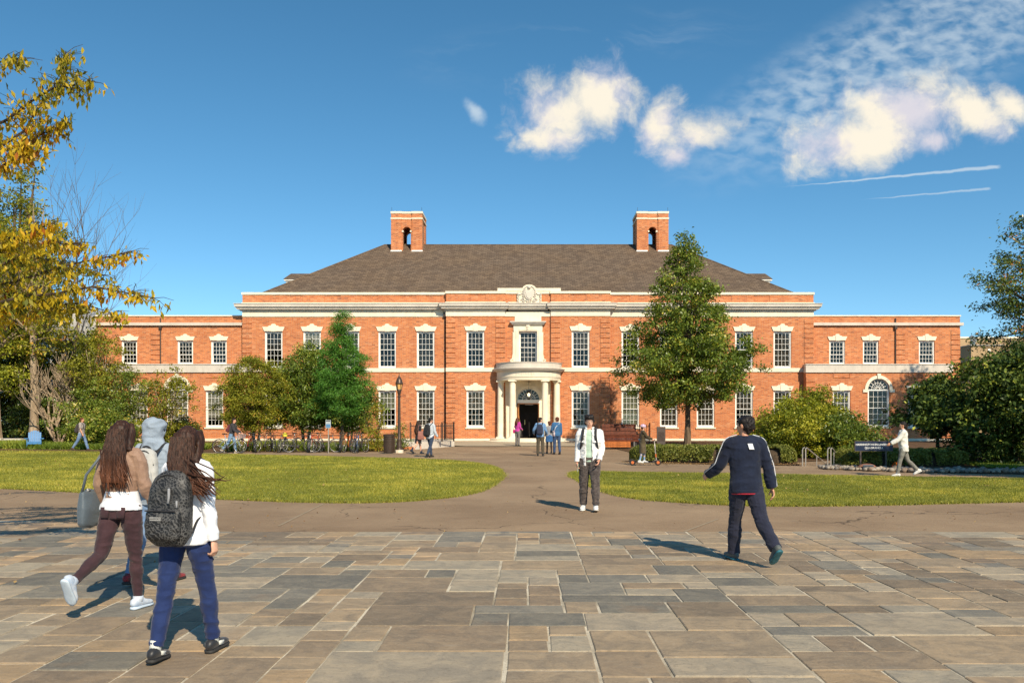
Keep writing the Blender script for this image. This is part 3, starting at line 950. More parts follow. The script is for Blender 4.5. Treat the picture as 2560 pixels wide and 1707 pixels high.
# quoins
skip = ((ZB0 - 0.02, ZB1 + 0.02),)
for s_ in (-1, 1):
    for e0, e1, y in ((XL - 0.62, XL, YM), (xa - 0.62, xa, YP), (xb, xb + 0.62, YP)):
        x0, x1 = sorted((s_ * e0, s_ * e1))
        quoins(HALL, x0, x1, ZW1 + 0.07, Z_WALL - 0.02, y, skip)
# rain pipes beside the pavilion
for s_, x in ((-1, -xa - 0.09),):
    mb = MB()
    mb.tube([(x, YM - 0.07, 0.25), (x, YM - 0.07, Z_WALL + 0.1)], 0.05, 8)
    mb.box(x - 0.11, x + 0.11, YM - 0.19, YM - 0.01, Z_WALL - 0.02, Z_WALL + 0.28)
    for z in (1.5, 3.3, 6.2):
        mb.box(x - 0.07, x + 0.07, YM - 0.125, YM - 0.005, z, z + 0.05)
    part(mb, 'rain_pipe', iron_brown, HALL)

# roof
YE, YR, ZE, ZR, XE, XR = 58.55, 68.0, 9.70, 15.10, 18.55, 11.1
roof = MB()
roof.quad((-XE, YE, ZE), (XE, YE, ZE), (XR, YR, ZR), (-XR, YR, ZR))
roof.quad((XE, YR * 2 - YE, ZE), (-XE, YR * 2 - YE, ZE), (-XR, YR, ZR), (XR, YR, ZR))
roof.cur = 1
roof.add([(-XE, YR * 2 - YE, ZE), (-XE, YE, ZE), (-XR, YR, ZR)], [(0, 1, 2)])
roof.add([(XE, YE, ZE), (XE, YR * 2 - YE, ZE), (XR, YR, ZR)], [(0, 1, 2)])
ROOF = part(roof, 'roof', [roof_x, roof_y], HALL)
for s_ in (-1, 1):                                     # ridge and hip caps, shingle by shingle
    a, b = Vector((s_ * XE, YE, ZE)), Vector((s_ * XR, YR, ZR))
    mb = MB()
    mb.tube([a, b], 0.06, 6)
    part(mb, 'hip_cap', roof_x, ROOF)
mb = MB()
mb.tube([(-XR, YR, ZR), (XR, YR, ZR)], 0.07, 6)
part(mb, 'ridge_cap', roof_x, ROOF)
# gutter floor behind the parapet
mb = MB()
mb.box(-XL + 0.01, XL - 0.01, YC + 0.3, YE + 0.3, Z0P + 0.05, Z0P + 0.1)
part(mb, 'gutter', lead, HALL)

# side dormers
for s_ in (-1, 1):
    d = MB()
    yd = 66.0
    sc_ = yd / F
    xo, xi = s_ * (1321 - 719) * sc_, s_ * (1321 - 800) * sc_
    zt_, zb_ = fz(684, yd), fz(702, yd)
    hw = 0.75
    dep = 0.35
    d.quad((xo + s_ * 0.05, yd - hw - 0.15, zb_), (xi, yd - hw - 0.15, zb_), (xi, yd, zt_), (xo - s_ * 0.28, yd, zt_))
    d.quad((xo + s_ * 0.05, yd + hw + 0.15, zb_), (xi, yd + hw + 0.15, zb_), (xi, yd, zt_), (xo - s_ * 0.28, yd, zt_))
    d.add([(xo + s_ * 0.05, yd - hw - 0.15, zb_), (xo + s_ * 0.05, yd + hw + 0.15, zb_), (xo - s_ * 0.28, yd, zt_)], [(0, 1, 2)])
    D_ = part(d, 'dormer', roof_x, HALL)
    b = MB()
    x0, x1 = sorted((xo - s_ * 0.12, xi))
    b.box(x0, x1, yd - hw, yd + hw, zb_ - 1.2, zb_ - 0.05)
    part(b, 'dormer_wall', paint_grey, D_)
    b = MB()
    x0, x1 = sorted((xo + s_ * 0.02, xi))
    b.box(x0, x1, yd - hw - 0.10, yd + hw + 0.10, zb_ - 0.12, zb_ - 0.01)
    part(b, 'dormer_eave', paint_grey, D_)

# chimneys: hollow brick towers with an arched opening front and back
def chimney(x0, x1):
    y0, y1, zb, ztop = 66.75, 69.35, 13.4, 17.30
    cxm = (x0 + x1) / 2
    C = MB()
    ow, zsp = 0.31, 15.95
    def arch_face(y, face_dir, xa_, xb_, rec):
        C.quad((xa_, y, zb), (cxm - ow, y, zb), (cxm - ow, y, zsp), (xa_, y, zsp))
        C.quad((cxm + ow, y, zb), (xb_, y, zb), (xb_, y, zsp), (cxm + ow, y, zsp))
        pts = [(cxm + ow * math.cos(PI * i / 12), zsp + ow * math.sin(PI * i / 12)) for i in range(13)]
        for i in range(12):
            p0, p1 = pts[i], pts[i + 1]
            e0 = xb_ if i < 6 else xa_
            C.quad((p0[0], y, p0[1]), (p0[0], y, ztop), (p1[0], y, ztop), (p1[0], y, p1[1]))
            C.quad((p0[0], y, p0[1]), (p1[0], y, p1[1]), (p1[0], y + rec, p1[1]), (p0[0], y + rec, p0[1]))
        C.quad((xa_, y, zsp), (cxm - ow, y, zsp), (cxm - ow, y, ztop), (xa_, y, ztop))
        C.quad((cxm + ow, y, zsp), (xb_, y, zsp), (xb_, y, ztop), (cxm + ow, y, ztop))
        for s_ in (-1, 1):
            C.quad((cxm + s_ * ow, y, zb), (cxm + s_ * ow, y, zsp), (cxm + s_ * ow, y + rec, zsp), (cxm + s_ * ow, y + rec, zb))
    arch_face(y0 + 0.08, -1, x0 + 0.05, x1 - 0.05, 0.55)
    arch_face(y1 - 0.08, 1, x0 + 0.05, x1 - 0.05, -0.55)
    for x in (x0 + 0.05, x1 - 0.05):
        C.quad((x, y0 + 0.08, zb), (x, y1 - 0.08, zb), (x, y1 - 0.08, ztop), (x, y0 + 0.08, ztop))
    pier = 0.78
    for xx0, xx1 in ((x0, x0 + pier), (x1 - pier, x1)):
        for yy0, yy1 in ((y0, y0 + 0.7), (y1 - 0.7, y1)):
            C.box(xx0, xx1, yy0, yy1, zb, ztop)
    o = part(C, 'chimney', brick, HALL)
    for nm, za, zb_, ex, m_ in (('chimney_band', fz(548, y0), fz(544.5, y0), 0.035, lime), ('chimney_cap', fz(534, y0), fz(528.6, y0), 0.03, lime)):
        b = MB()
        for xx0, xx1 in ((x0, x0 + pier), (x1 - pier, x1)):
            b.box(xx0 - ex, xx1 + ex, y0 - ex, y1 + ex, za, zb_)
        b.box(x0 + pier + ex, x1 - pier - ex, y0 + 0.08 - ex, y1 - 0.08 + ex, za + 0.002, zb_ - 0.004)
        part(b, nm, m_, o)
    for s_ in (-1, 1):
        b = MB()
        x = cxm + s_ * ow
        b.box(x - 0.06, x + 0.06, y0 + 0.02, y0 + 0.3, zsp - 0.1, zsp + 0.02)
        part(b, 'impost', lime, o)
        b = MB()
        xx0, xx1 = (x0, x0 + pier) if s_ < 0 else (x1 - pier, x1)
        b.box(xx0 - 0.03, xx1 + 0.03, y0 - 0.03, y0 + 0.3, fz(631, y0), fz(625.5, y0))
        part(b, 'flashing', paint, o)
    for xx in (x0 + 0.05, x1 - 0.05):
        b = MB()
        b.tube([(xx, y0 + 0.05, ztop), (xx, y0 + 0.05, ztop + 0.42)], 0.012, 5)
        part(b, 'lightning_rod', iron, o)
chimney(-10.39, -8.02)
chimney(8.26, 10.66)

# ------------------------------------------------------------------ portico
PX, PR = 0.05, 2.10
PORT = ob('portico', None, HALL)
PORT.location = Vector((PX, YC, 0)) - HALL_O
half = dict(n=40, a0=-PI, a1=0.0)
def plathe(prof, name, m_, parent=PORT, smooth='auto', nn=40):
    mb = MB()
    mb.lathe(prof, (0, 0, 0), nn, -PI, 0.0)
    return mb.build(name, m_, parent, smooth)
zf = lambda py: fz(py, 55.75)
plathe([(0, zf(949) + 0.02), (PR - 0.30, zf(949)), (PR - 0.02, zf(949)), (PR - 0.02, zf(945.5)), (PR, zf(945.4)), (PR, zf(941.5)), (PR + 0.04, zf(941.4)), (PR + 0.04, zf(940))], 'architrave', lime)
plathe([(PR + 0.0, zf(940)), (PR + 0.0, zf(928))], 'frieze', lime)
plathe([(PR, zf(928)), (PR + 0.06, zf(927)), (PR + 0.08, zf(925.2)), (PR + 0.20, zf(924.6)), (PR + 0.22, zf(922.5)), (PR + 0.27, zf(921.5)), (PR + 0.29, zf(919.2)), (PR + 0.25, zf(918.6)), (PR + 0.06, zf(917.6))], 'cornice', lime_grey)
plathe([(PR + 0.06, zf(917.6)), (PR + 0.06, zf(905.6)), (PR + 0.10, zf(905.4)), (PR + 0.10, zf(904)), (PR - 0.25, zf(904)), (PR - 0.25, zf(917)), (0, zf(917))], 'parapet', lime_grey)
plathe([(0, ZF), (PR + 0.42, ZF), (PR + 0.45, ZF - 0.03), (PR + 0.45, ZF - 0.13), (PR + 0.80, ZF - 0.132), (PR + 0.83, ZF - 0.16), (PR + 0.83, 0.05)], 'step', lime)
def column(x, y, zb_, zt_, r, eng=False):
    c = ob('column', None, PORT, (x, y, 0)) if False else None
    mb = MB()
    prof = [(r * 1.0, 0.10)]
    H = zt_ - zb_
    for i in range(9):
        t = i / 8
        prof.append((r * (1.0 - 0.14 * t ** 1.6), 0.10 + (H - 0.30) * t))
    mb.lathe(prof, (0, 0, 0), 24)
    o = mb.build('column', lime, PORT, 'auto')
    o.location = (x, y, zb_)
    b = MB()
    b.box(-r * 1.38, r * 1.38, -r * 1.38, r * 1.38, 0, 0.05)
    b.lathe([(r * 1.3, 0.05), (r * 1.36, 0.07), (r * 1.3, 0.10), (r * 1.08, 0.115), (r, 0.13)], (0, 0, 0), 24)
    b.build('column_base', lime, o, 'auto')
    b = MB()
    h = H - 0.22
    b.lathe([(r * 0.86, h), (r * 0.94, h + 0.01), (r * 0.94, h + 0.03), (r * 0.87, h + 0.04), (r * 0.88, h + 0.08), (r * 1.12, h + 0.13)], (0, 0, 0), 24)
    b.box(-r * 1.22, r * 1.22, -r * 1.22, r * 1.22, h + 0.131, H)
    b.build('capital', lime, o, 'auto')
for px_, an in ((1282.5, None), (1364, None)):
    x = (px_ - 1323) / 39.2
    y = -math.sqrt((PR - 0.20) ** 2 - x * x)
    column(x, y, ZF, zf(949), 0.225)
for s_ in (-1, 1):
    x = s_ * 1.83
    column(x, -0.50, ZF, zf(949), 0.225)
    mb = MB()
    x0, x1 = sorted((s_ * 1.62, s_ * 2.06))
    mb.box(x0, x1, -0.10, 0.05, ZF, zf(949))
    mb.build('pilaster', lime, PORT)
# door surround, fanlight, doors
y = YC
mb = MB()
for k in range(18):
    a0, a1 = PI * k / 18, PI * (k + 1) / 18
    for r0, r1, yy in ((DW + 0.0, DW + 0.17, y - 0.05), (DW + 0.17, DW + 0.23, y - 0.08)):
        q = [(r0 * math.cos(a0), r0 * math.sin(a0)), (r1 * math.cos(a0), r1 * math.sin(a0)), (r1 * math.cos(a1), r1 * math.sin(a1)), (r0 * math.cos(a1), r0 * math.sin(a1))]
        mb.prism([(PX + u_, ZS + v_) for u_, v_ in q], yy, y + 0.0)
part(mb, 'door_arch', lime, PORT)
mb = MB()
mb.prism([(PX - 0.09, ZS + DW - 0.03), (PX + 0.09, ZS + DW - 0.03), (PX + 0.14, ZS + DW + 0.36), (PX - 0.14, ZS + DW + 0.36)], y - 0.16, y - 0.081)
mb.ball((PX, y - 0.17, ZS + DW + 0.2), (0.07, 0.05, 0.1))
part(mb, 'keystone', lime, PORT)
mb = MB()
mb.box(PX - DW - 0.02, PX + DW + 0.02, y - 0.04, y + 0.3, ZD + 0.02, ZS)
part(mb, 'transom', paint, PORT)
fan = MB()
yy = y + 0.18
for k in range(1, 10):
    a = PI * k / 10
    fan.obox((PX + 0.42 * math.cos(a), yy, ZS + 0.42 * math.sin(a)), (0.29 * math.cos(a), 0, 0.29 * math.sin(a)), (0, 0.02, 0), (-0.013 * math.sin(a), 0, 0.013 * math.cos(a)))
for r in (0.13, 0.42, 0.71):
    fan.tube([(PX + r * math.cos(a), yy, ZS + r * math.sin(a)) for a in np.linspace(0, PI, 21)], 0.02, 6)
FAN = part(fan, 'fanlight', paint, PORT)
for k in range(10):
    g = MB()
    a0, a1 = PI * k / 10 + 0.012, PI * (k + 1) / 10 - 0.012
    am = (a0 + a1) / 2
    g.prism([(PX + r * math.cos(a), ZS + r * math.sin(a)) for r, a in ((0.14, a0), (0.70, a0), (0.715, am), (0.70, a1), (0.14, a1))], yy + 0.002, yy + 0.006)
    part(g, 'pane', glass, FAN)
mb = MB()
for s_ in (-1, 1):
    x0, x1 = sorted((PX + s_ * DW * 0.995, PX + s_ * (DW - 0.08)))
    mb.box(x0, x1, y + 0.02, y + 0.30, ZF, ZD + 0.02)
mb.box(PX - DW + 0.08, PX + DW - 0.08, y + 0.02, y + 0.30, ZD - 0.06, ZD + 0.019)
part(mb, 'door_frame', wood_door, PORT)
for s_ in (-1, 1):                                     # leaves standing open inwards
    d = MB()
    x = PX + s_ * (DW - 0.10)
    d.box(x - 0.025, x + 0.025, y + 0.30, y + 0.92, ZF + 0.01, ZD - 0.07)
    D_ = part(d, 'door', wood_door, PORT)
    h = MB()
    h.tube([(x - s_ * 0.05, y + 0.80, 1.25), (x - s_ * 0.05, y + 0.80, 1.65)], 0.018, 8)
    part(h, 'handle', brass, D_)
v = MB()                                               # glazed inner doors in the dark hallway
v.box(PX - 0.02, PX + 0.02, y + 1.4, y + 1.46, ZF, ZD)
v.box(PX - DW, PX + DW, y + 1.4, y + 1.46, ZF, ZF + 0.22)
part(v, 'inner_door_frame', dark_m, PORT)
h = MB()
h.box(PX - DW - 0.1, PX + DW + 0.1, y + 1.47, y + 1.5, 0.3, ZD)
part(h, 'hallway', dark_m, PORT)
h = MB()
h.box(PX - 0.28, PX - 0.25, y + 1.33, y + 1.36, 1.30, 1.62)
part(h, 'door_pull', brass, PORT)
t = MB()
t.box(PX - 0.24, PX + 0.28, y + 0.10, y + 0.13, ZD - 0.10, ZD - 0.02)
part(t, 'door_plate', lead, PORT)
# letters cut round the frieze
word = 'ENGINEERING'
for i, ch in enumerate(word):
    a = -PI / 2 + (i - 5) * 0.155 / PR * 1.05
    text_mesh('letter', ch, 0.20, lime_grey, PORT, ((PR + 0.002) * math.cos(a), (PR + 0.002) * math.sin(a), (zf(940) + zf(928)) / 2), (R(90), 0, a + PI / 2))
# hanging lantern
LT = thing('hanging_lantern', 'glowing glass lantern hanging in front of the fanlight inside the portico', 'lantern', (PX, YC - 0.95, zf(949)))
mb = MB()
mb.tube([(0, 0, 0.0), (0, 0, -0.62)], 0.012, 6)
mb.build('chain', iron, LT)
mb = MB()
zt_ = -0.62
for i in range(4):
    a = PI / 4 + PI / 2 * i
    mb.tube([(0.20 * math.cos(a) * 1.25, 0.20 * math.sin(a) * 1.25, zt_ - 0.12), (0.15 * math.cos(a) * 1.2, 0.15 * math.sin(a) * 1.2, zt_ - 0.52)], 0.014, 5)
mb.lathe([(0.0, zt_), (0.06, zt_ - 0.02), (0.08, zt_ - 0.06), (0.27, zt_ - 0.11), (0.27, zt_ - 0.14)], (0, 0, 0), 4, PI / 4, PI / 4 + 2 * PI)
mb.lathe([(0.19, zt_ - 0.50), (0.19, zt_ - 0.53), (0.0, zt_ - 0.55)], (0, 0, 0), 4, PI / 4, PI / 4 + 2 * PI)
mb.build('lantern_frame', iron, LT)
mb = MB()
mb.lathe([(0.235, zt_ - 0.14), (0.18, zt_ - 0.50)], (0, 0, 0), 4, PI / 4, PI / 4 + 2 * PI)
mb.build('lantern_glass', glass, LT)
mb = MB()
mb.ball((0, 0, zt_ - 0.30), (0.09, 0.09, 0.12))
mb.build('bulb', lantern_glow, LT, True)

# ------------------------------------------------------------------ wings
def wing(s_):
    side = 'left' if s_ < 0 else 'right'
    W = thing('brick_wing', ('low brick wing left of the hall, half hidden behind autumn trees' if s_ < 0 else
                             'low brick wing right of the hall with one tall arched window'), 'building', (s_ * 23, 58, 0), group='wings of the hall')
    HALL_ORIGIN[W.name] = Vector((s_ * 23, 58, 0))
    YU, YB = 58.45, 57.4
    X0, X1 = XL + 0.003, fx(2400, YU)
    BX0, BX1 = fx(2015, YB), fx(2378, YB)
    zc, zb1, zb0 = fz(788, YU), fz(807, YU), fz(814, YU)
    zu0, zu1 = fz(911, YU), fz(852, YU)
    cx_u = [fx(p, YU) for p in (2093, 2177, 2317)]
    wu = 1.04
    zcop0, zcop1 = fz(931, YB), fz(910, YB)
    m = MB()
    fl = (lambda a, b: (a, b) if s_ > 0 else (-b, -a))
    wall_sheet(m, *fl(X0, X1), 4.0, zc - 0.08, YU, [(*fl(c - wu / 2, c + wu / 2), zu0, zu1) for c in cx_u])
    xe = s_ * X1
    m.quad((xe, YU, 0), (xe, YU + 20, 0), (xe, YU + 20, zc - 0.08), (xe, YU, zc - 0.08))
    lw = [(fx(2104, YB), 1.15), (fx(2293, YB), 1.15)]
    zl0, zl1 = fz(1068, YB), fz(977, YB)
    ax, ar, zsp, za0 = fx(2196.5, YB), 0.705, fz(973, YB), fz(1067, YB)
    holes = [(*fl(c - w_ / 2, c + w_ / 2), zl0, zl1) for c, w_ in lw] + [(*fl(ax - ar, ax + ar), za0, zsp + ar)]
    wall_sheet(m, *fl(BX0, BX1), 0.0, zcop0 + 0.05, YB, holes)
    for xx in (BX0, BX1):
        m.quad((s_ * xx, YB, 0), (s_ * xx, YU + 0.02, 0), (s_ * xx, YU + 0.02, zcop1 - 0.02), (s_ * xx, YB, zcop1 - 0.02))
    # spandrels over the arch
    for q in (-1, 1):
        pts = [(s_ * ax + q * ar * math.cos(a), zsp + ar * math.sin(a)) for a in np.linspace(0, PI / 2, 9)] + [(s_ * ax + q * ar, zsp + ar)]
        m.prism(pts if q < 0 else pts[::-1], YB + 0.0, YB + 0.27)
    part(m, 'wall', brick, W)
    r = MB()
    x0, x1 = fl(BX0, BX1)
    r.quad((x0, YB + 0.3, zcop1 - 0.1), (x1, YB + 0.3, zcop1 - 0.1), (x1, YU, zcop1 - 0.1), (x0, YU, zcop1 - 0.1))
    x0, x1 = fl(X0, X1)
    r.quad((x0, YU, zc - 0.12), (x1, YU, zc - 0.12), (x1, YU + 20, zc - 0.12), (x0, YU + 20, zc - 0.12))
    part(r, 'flat_roof', lead, W)
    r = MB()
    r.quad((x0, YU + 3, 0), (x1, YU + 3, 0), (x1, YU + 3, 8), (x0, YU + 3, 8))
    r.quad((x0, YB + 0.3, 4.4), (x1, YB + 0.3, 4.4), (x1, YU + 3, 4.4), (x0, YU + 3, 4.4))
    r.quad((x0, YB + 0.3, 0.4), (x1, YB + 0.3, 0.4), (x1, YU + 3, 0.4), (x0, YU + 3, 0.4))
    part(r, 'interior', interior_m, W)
    for nm, a, b, y_, o_, m_, (p0, p1) in (('coping', zc - 0.08, zc, YU, 0.05, lime, (X0, X1 + 0.05)), ('cornice', zb0, zb1, YU, 0.17, lime_grey, (X0, X1 + 0.17)),
                                           ('bay_coping', zcop0, zcop1, YB, 0.09, lime_grey, (BX0 - 0.04, BX1 + 0.09)), ('water_table', ZW0 + 0.02, ZW1 + 0.02, YB, 0.06, lime, (BX0, BX1 + 0.06))):
        mb = MB()
        x0, x1 = fl(p0, p1)
        mb.box(x0, x1, y_ - o_, y_ + 0.35, a, b)
        if nm == 'bay_coping':
            mb.box(x0 - 0.03, x1 + 0.03, y_ - o_ - 0.04, y_ + 0.3, b - 0.05, b + 0.01)
        part(mb, nm, m_, W)
    for i, c in enumerate(cx_u):
        window(W, s_ * c, zu0, zu1, wu, YU, side, rows=(3, 2), blind=[0.25, 0.12, 0.4][i], bmat=blind_grey)
        lintel(W, s_ * c, zu1 + 0.03, wu, YU, 0.88)
    for i, (c, w_) in enumerate(lw):
        window(W, s_ * c, zl0, zl1, w_, YB, side, blind=(0.75 if s_ < 0 else [0.97, 0.3][i]), bmat=(blind_white if s_ < 0 else blind_tan))
        lintel(W, s_ * c, zl1 + 0.03, w_, YB)
        mb = MB()
        mb.box(s_ * c - w_ / 2 - 0.07, s_ * c + w_ / 2 + 0.07, YB - 0.08, YB + 0.1, zl0 - 0.09, zl0 - 0.001)
        part(mb, 'sill', lime, W)
        mb = MB()
        zz = zl1 + 0.85
        for a, b, cc, d in ((-0.55, 0.55, 0.0, 0.05), (-0.55, 0.55, 0.36, 0.41), (-0.55, -0.50, 0.051, 0.359), (0.50, 0.55, 0.051, 0.359)):
            mb.box(s_ * c + a, s_ * c + b, YB - 0.035, YB + 0.05, zz + cc, zz + d)
        part(mb, 'brick_panel', brick, W)
    # arched window: sash window below, fan above
    o = window(W, s_ * ax, za0, zsp, 2 * ar, YB, side, rows=(3, 3), blind=(0.8 if s_ < 0 else 0.05), bmat=(blind_white if s_ < 0 else blind_grey))
    mb = MB()
    mb.box(s_ * ax - ar - 0.06, s_ * ax + ar + 0.06, YB - 0.08, YB + 0.1, za0 - 0.09, za0 - 0.001)
    part(mb, 'sill', lime, W)
    fan = MB()
    yy = YB + 0.14
    for k in range(1, 8):
        a = PI * k / 8
        fan.obox((s_ * ax + 0.38 * math.cos(a), yy, zsp + 0.38 * math.sin(a)), (0.27 * math.cos(a), 0, 0.27 * math.sin(a)), (0, 0.015, 0), (-0.012 * math.sin(a), 0, 0.012 * math.cos(a)))
    for r_, t_ in ((0.12, 0.02), (0.40, 0.014), (0.665, 0.04)):
        fan.tube([(s_ * ax + r_ * math.cos(a), yy, zsp + 0.02 + r_ * math.sin(a)) for a in np.linspace(0, PI, 21)], t_, 6)
    FN = part(fan, 'fanlight', paint, W)
    for k in range(8):
        g = MB()
        a0, a1 = PI * k / 8 + 0.014, PI * (k + 1) / 8 - 0.014
        g.prism([(s_ * ax + r_ * math.cos(a), zsp + r_ * math.sin(a)) for r_, a in ((0.13, a0), (0.65, a0), (0.66, (a0 + a1) / 2), (0.65, a1), (0.13, a1))], yy + 0.002, yy + 0.006)
        part(g, 'pane', glass, FN)
    mb = MB()
    for k in range(16):
        a0, a1 = PI * k / 16, PI * (k + 1) / 16
        r0, r1 = ar, ar + 0.20
        q = [(r0 * math.cos(a0), r0 * math.sin(a0)), (r1 * math.cos(a0), r1 * math.sin(a0)), (r1 * math.cos(a1), r1 * math.sin(a1)), (r0 * math.cos(a1), r0 * math.sin(a1))]
        mb.prism([(s_ * ax + u_, zsp + v_) for u_, v_ in q], YB - 0.06, YB + 0.06)
    for q in (-1, 1):
        x0, x1 = sorted((s_ * ax + q * ar, s_ * ax + q * (ar + 0.32)))
        mb.box(x0, x1, YB - 0.07, YB + 0.05, zsp - 0.2, zsp - 0.002)
    mb.prism([(s_ * ax - 0.08, zsp + ar - 0.03), (s_ * ax + 0.08, zsp + ar - 0.03), (s_ * ax + 0.12, zsp + ar + 0.32), (s_ * ax - 0.12, zsp + ar + 0.32)], YB - 0.11, YB - 0.061)
    part(mb, 'arch_surround', lime, W)
    for a, b in ((X1 - 0.6, X1), (fx(2240, YU), fx(2240, YU) + 0.6)):
        quoins(W, *fl(a, b), zcop1 + 0.04, zb0 - 0.05, YU)
    quoins(W, *fl(BX0, BX0 + 0.6), ZW1 + 0.1, zcop0 - 0.05, YB)
    mb = MB()
    xp = s_ * fx(2238, YU)
    mb.tube([(xp, YU - 0.06, zcop1 - 0.1), (xp, YU - 0.06, zc - 0.2)], 0.045, 8)
    mb.box(xp - 0.09, xp + 0.09, YU - 0.16, YU, zb0 - 0.25, zb0 - 0.02)
    part(mb, 'rain_pipe', iron_brown, W)
wing(-1)
wing(1)
for key, (mb, par) in REST.items():
    o = part(mb, 'far_panes', glass, par)
    o['kind'] = 'stuff'


# ------------------------------------------------------------------ ground
def sheet(name, pts, z, m_, parent=None, add_g=True):
    """flat outline filled as a fan of small cells following the ground"""
    bm = bmesh.new()
    vs = [bm.verts.new((x, y, 0)) for x, y in pts]
    bm.faces.new(vs)
    ys = [44 + 2 * i for i in range(8)]
    for yc in ys:
        bmesh.ops.bisect_plane(bm, geom=bm.verts[:] + bm.edges[:] + bm.faces[:], plane_co=(0, yc, 0), plane_no=(0, 1, 0))
    for v in bm.verts:
        v.co.z = z + gz(v.co.y)
    bmesh.ops.triangulate(bm, faces=bm.faces[:])
    bmesh.ops.recalc_face_normals(bm, faces=bm.faces[:])
    if sum(f.normal.z for f in bm.faces) < 0:
        bmesh.ops.reverse_faces(bm, faces=bm.faces[:])
    me = bpy.data.meshes.new(name)
    bm.to_mesh(me)
    bm.free()
    me.materials.append(m_)
    return ob(name, me, parent)
def smooth_pts(pts, n=6):
    """closed curve through points"""
    out_ = []
    N = len(pts)
    for i in range(N):
        p0, p1, p2, p3 = (Vector(pts[(i + k - 1) % N]) for k in range(4))
        for j in range(n):
            t = j / n
            out_.append(tuple(0.5 * ((2 * p1) + (p2 - p0) * t + (2 * p0 - 5 * p1 + 4 * p2 - p3) * t * t + (3 * p1 - p0 - 3 * p2 + p3) * t ** 3)))
    return out_
D2S = 2560 / 2352.0
def gp(lst):
    return [tuple(G(x * D2S, y * D2S).xy) for x, y in lst]

structure(sheet('ground', [(-700, -200), (700, -200), (700, 900), (-700, 900)], -0.05, far_ground))
# asphalt walks
structure(sheet('asphalt_path', [(-60, 4), (60, 4), (60, 34), (16.5, 34), (16.5, 50), (-60, 50)], -0.012, asphalt))
# planting beds
BEDL = [(-60, 41.5), (-28, 43.6), (-14.9, 44.3), (-9.2, 44.6), (-6.4, 45.2), (-6.2, 57.9), (-60, 57.9)]
structure(sheet('planting_bed', BEDL, 0.012, soil))
BEDR = [(4.6, 57.9), (4.6, 48.5), (5.6, 40.0), (5.0, 33.5), (7.4, 31.9), (9.8, 31.6), (10.3, 34.0), (13.0, 36.0), (13.5, 33.5), (11.2, 30.6), (12.0, 27.6), (16.0, 26.2), (30, 25.4), (60, 25.0), (60, 57.9)]
BEDR_O = structure(sheet('planting_bed', BEDR, 0.013, soil))
# pale flags before the portico
structure(sheet('entrance_terrace', [(-5.2, 57.9), (-5.4, 51.5), (-3.5, 50.0), (4.0, 50.0), (4.4, 57.9)], 0.020, stone_mat('terrace_stone', (0.40, 0.33, 0.23), 0.3, 1.0)))
mb = MB()
for y0, x0, x1 in ((49.9, -9.0, 5.6), (41.0, -13.5, -7.5), (42.2, -8.6, 4.6)):
    z = gz(y0) + 0.004
    mb.add([(x0, y0, z), (x1, y0 + 0.2, z), (x1, y0 + 0.34, z + 0.002), (x0, y0 + 0.14, z + 0.002)], [(0, 1, 2, 3)])
pale_strip = stone_mat('pale_strip', (0.42, 0.35, 0.26), 0.4)
for k, (y0, x0, x1) in enumerate(((49.9, -8.0, 5.6), (41.4, -14.5, -8.4), (42.4, -8.2, 4.4))):
    mb = MB()
    z = gz(y0) + 0.002
    mb.add([(x0, y0, z), (x1, y0 + 0.1, z), (x1, y0 + 0.24, z), (x0, y0 + 0.14, z)], [(0, 1, 2, 3)])
    structure(mb.build('pale_edging_strip', pale_strip))
joint_m = stone_mat('path_joint_filler', (0.34, 0.26, 0.17), 0.5, 3.0)
for k, (a, b) in enumerate((((742, 1156), (640, 1206)), ((1650, 1190), (1572, 1219)))):
    p, q = G(a[0] * D2S, a[1] * D2S), G(b[0] * D2S, b[1] * D2S)
    n_ = Vector((-(q - p).y, (q - p).x, 0)).normalized() * 0.022
    mb = MB()
    u = Vector((0, 0, -0.006))
    mb.add([p - n_ + u, q - n_ + u, q + n_ + u, p + n_ + u], [(0, 1, 2, 3) if n_.cross(q - p).z < 0 else (3, 2, 1, 0)])
    structure(mb.build('path_joint', joint_m))

LAWN_L = [(-240, 1033), (0, 1035), (300, 1038), (700, 1047), (900, 1052), (1010, 1056), (1085, 1062), (1135, 1072), (1152, 1086), (1146, 1103), (1115, 1122), (1060, 1137), (960, 1148), (850, 1153), (700, 1152), (520, 1146), (250, 1133), (0, 1121), (-260, 1112)]
LAWN_R = [(1310, 1089), (1335, 1083), (1430, 1084.5), (1600, 1087), (1800, 1090), (2000, 1094), (2352, 1099), (2640, 1104), (2700, 1130), (2600, 1144), (2352, 1151), (2150, 1156), (1950, 1160), (1780, 1161), (1620, 1156), (1460, 1144), (1385, 1127), (1335, 1106)]
lawnL, lawnR = smooth_pts(gp(LAWN_L)), smooth_pts(gp(LAWN_R))
structure(sheet('lawn', lawnL, 0.006, turf))
structure(sheet('lawn', lawnR, 0.007, turf))


def inside(pts, X, Y):
    """which points lie in the outline"""
    res = np.zeros(len(X), bool)
    P = np.array(pts)
    x0, y0 = P[:, 0], P[:, 1]
    x1, y1 = np.roll(x0, -1), np.roll(y0, -1)
    for i in range(len(P)):
        if y0[i] == y1[i]:
            continue
        c = ((y0[i] > Y) != (y1[i] > Y)) & (X < (x1[i] - x0[i]) * (Y - y0[i]) / (y1[i] - y0[i]) + x0[i])
        res ^= c
    return res


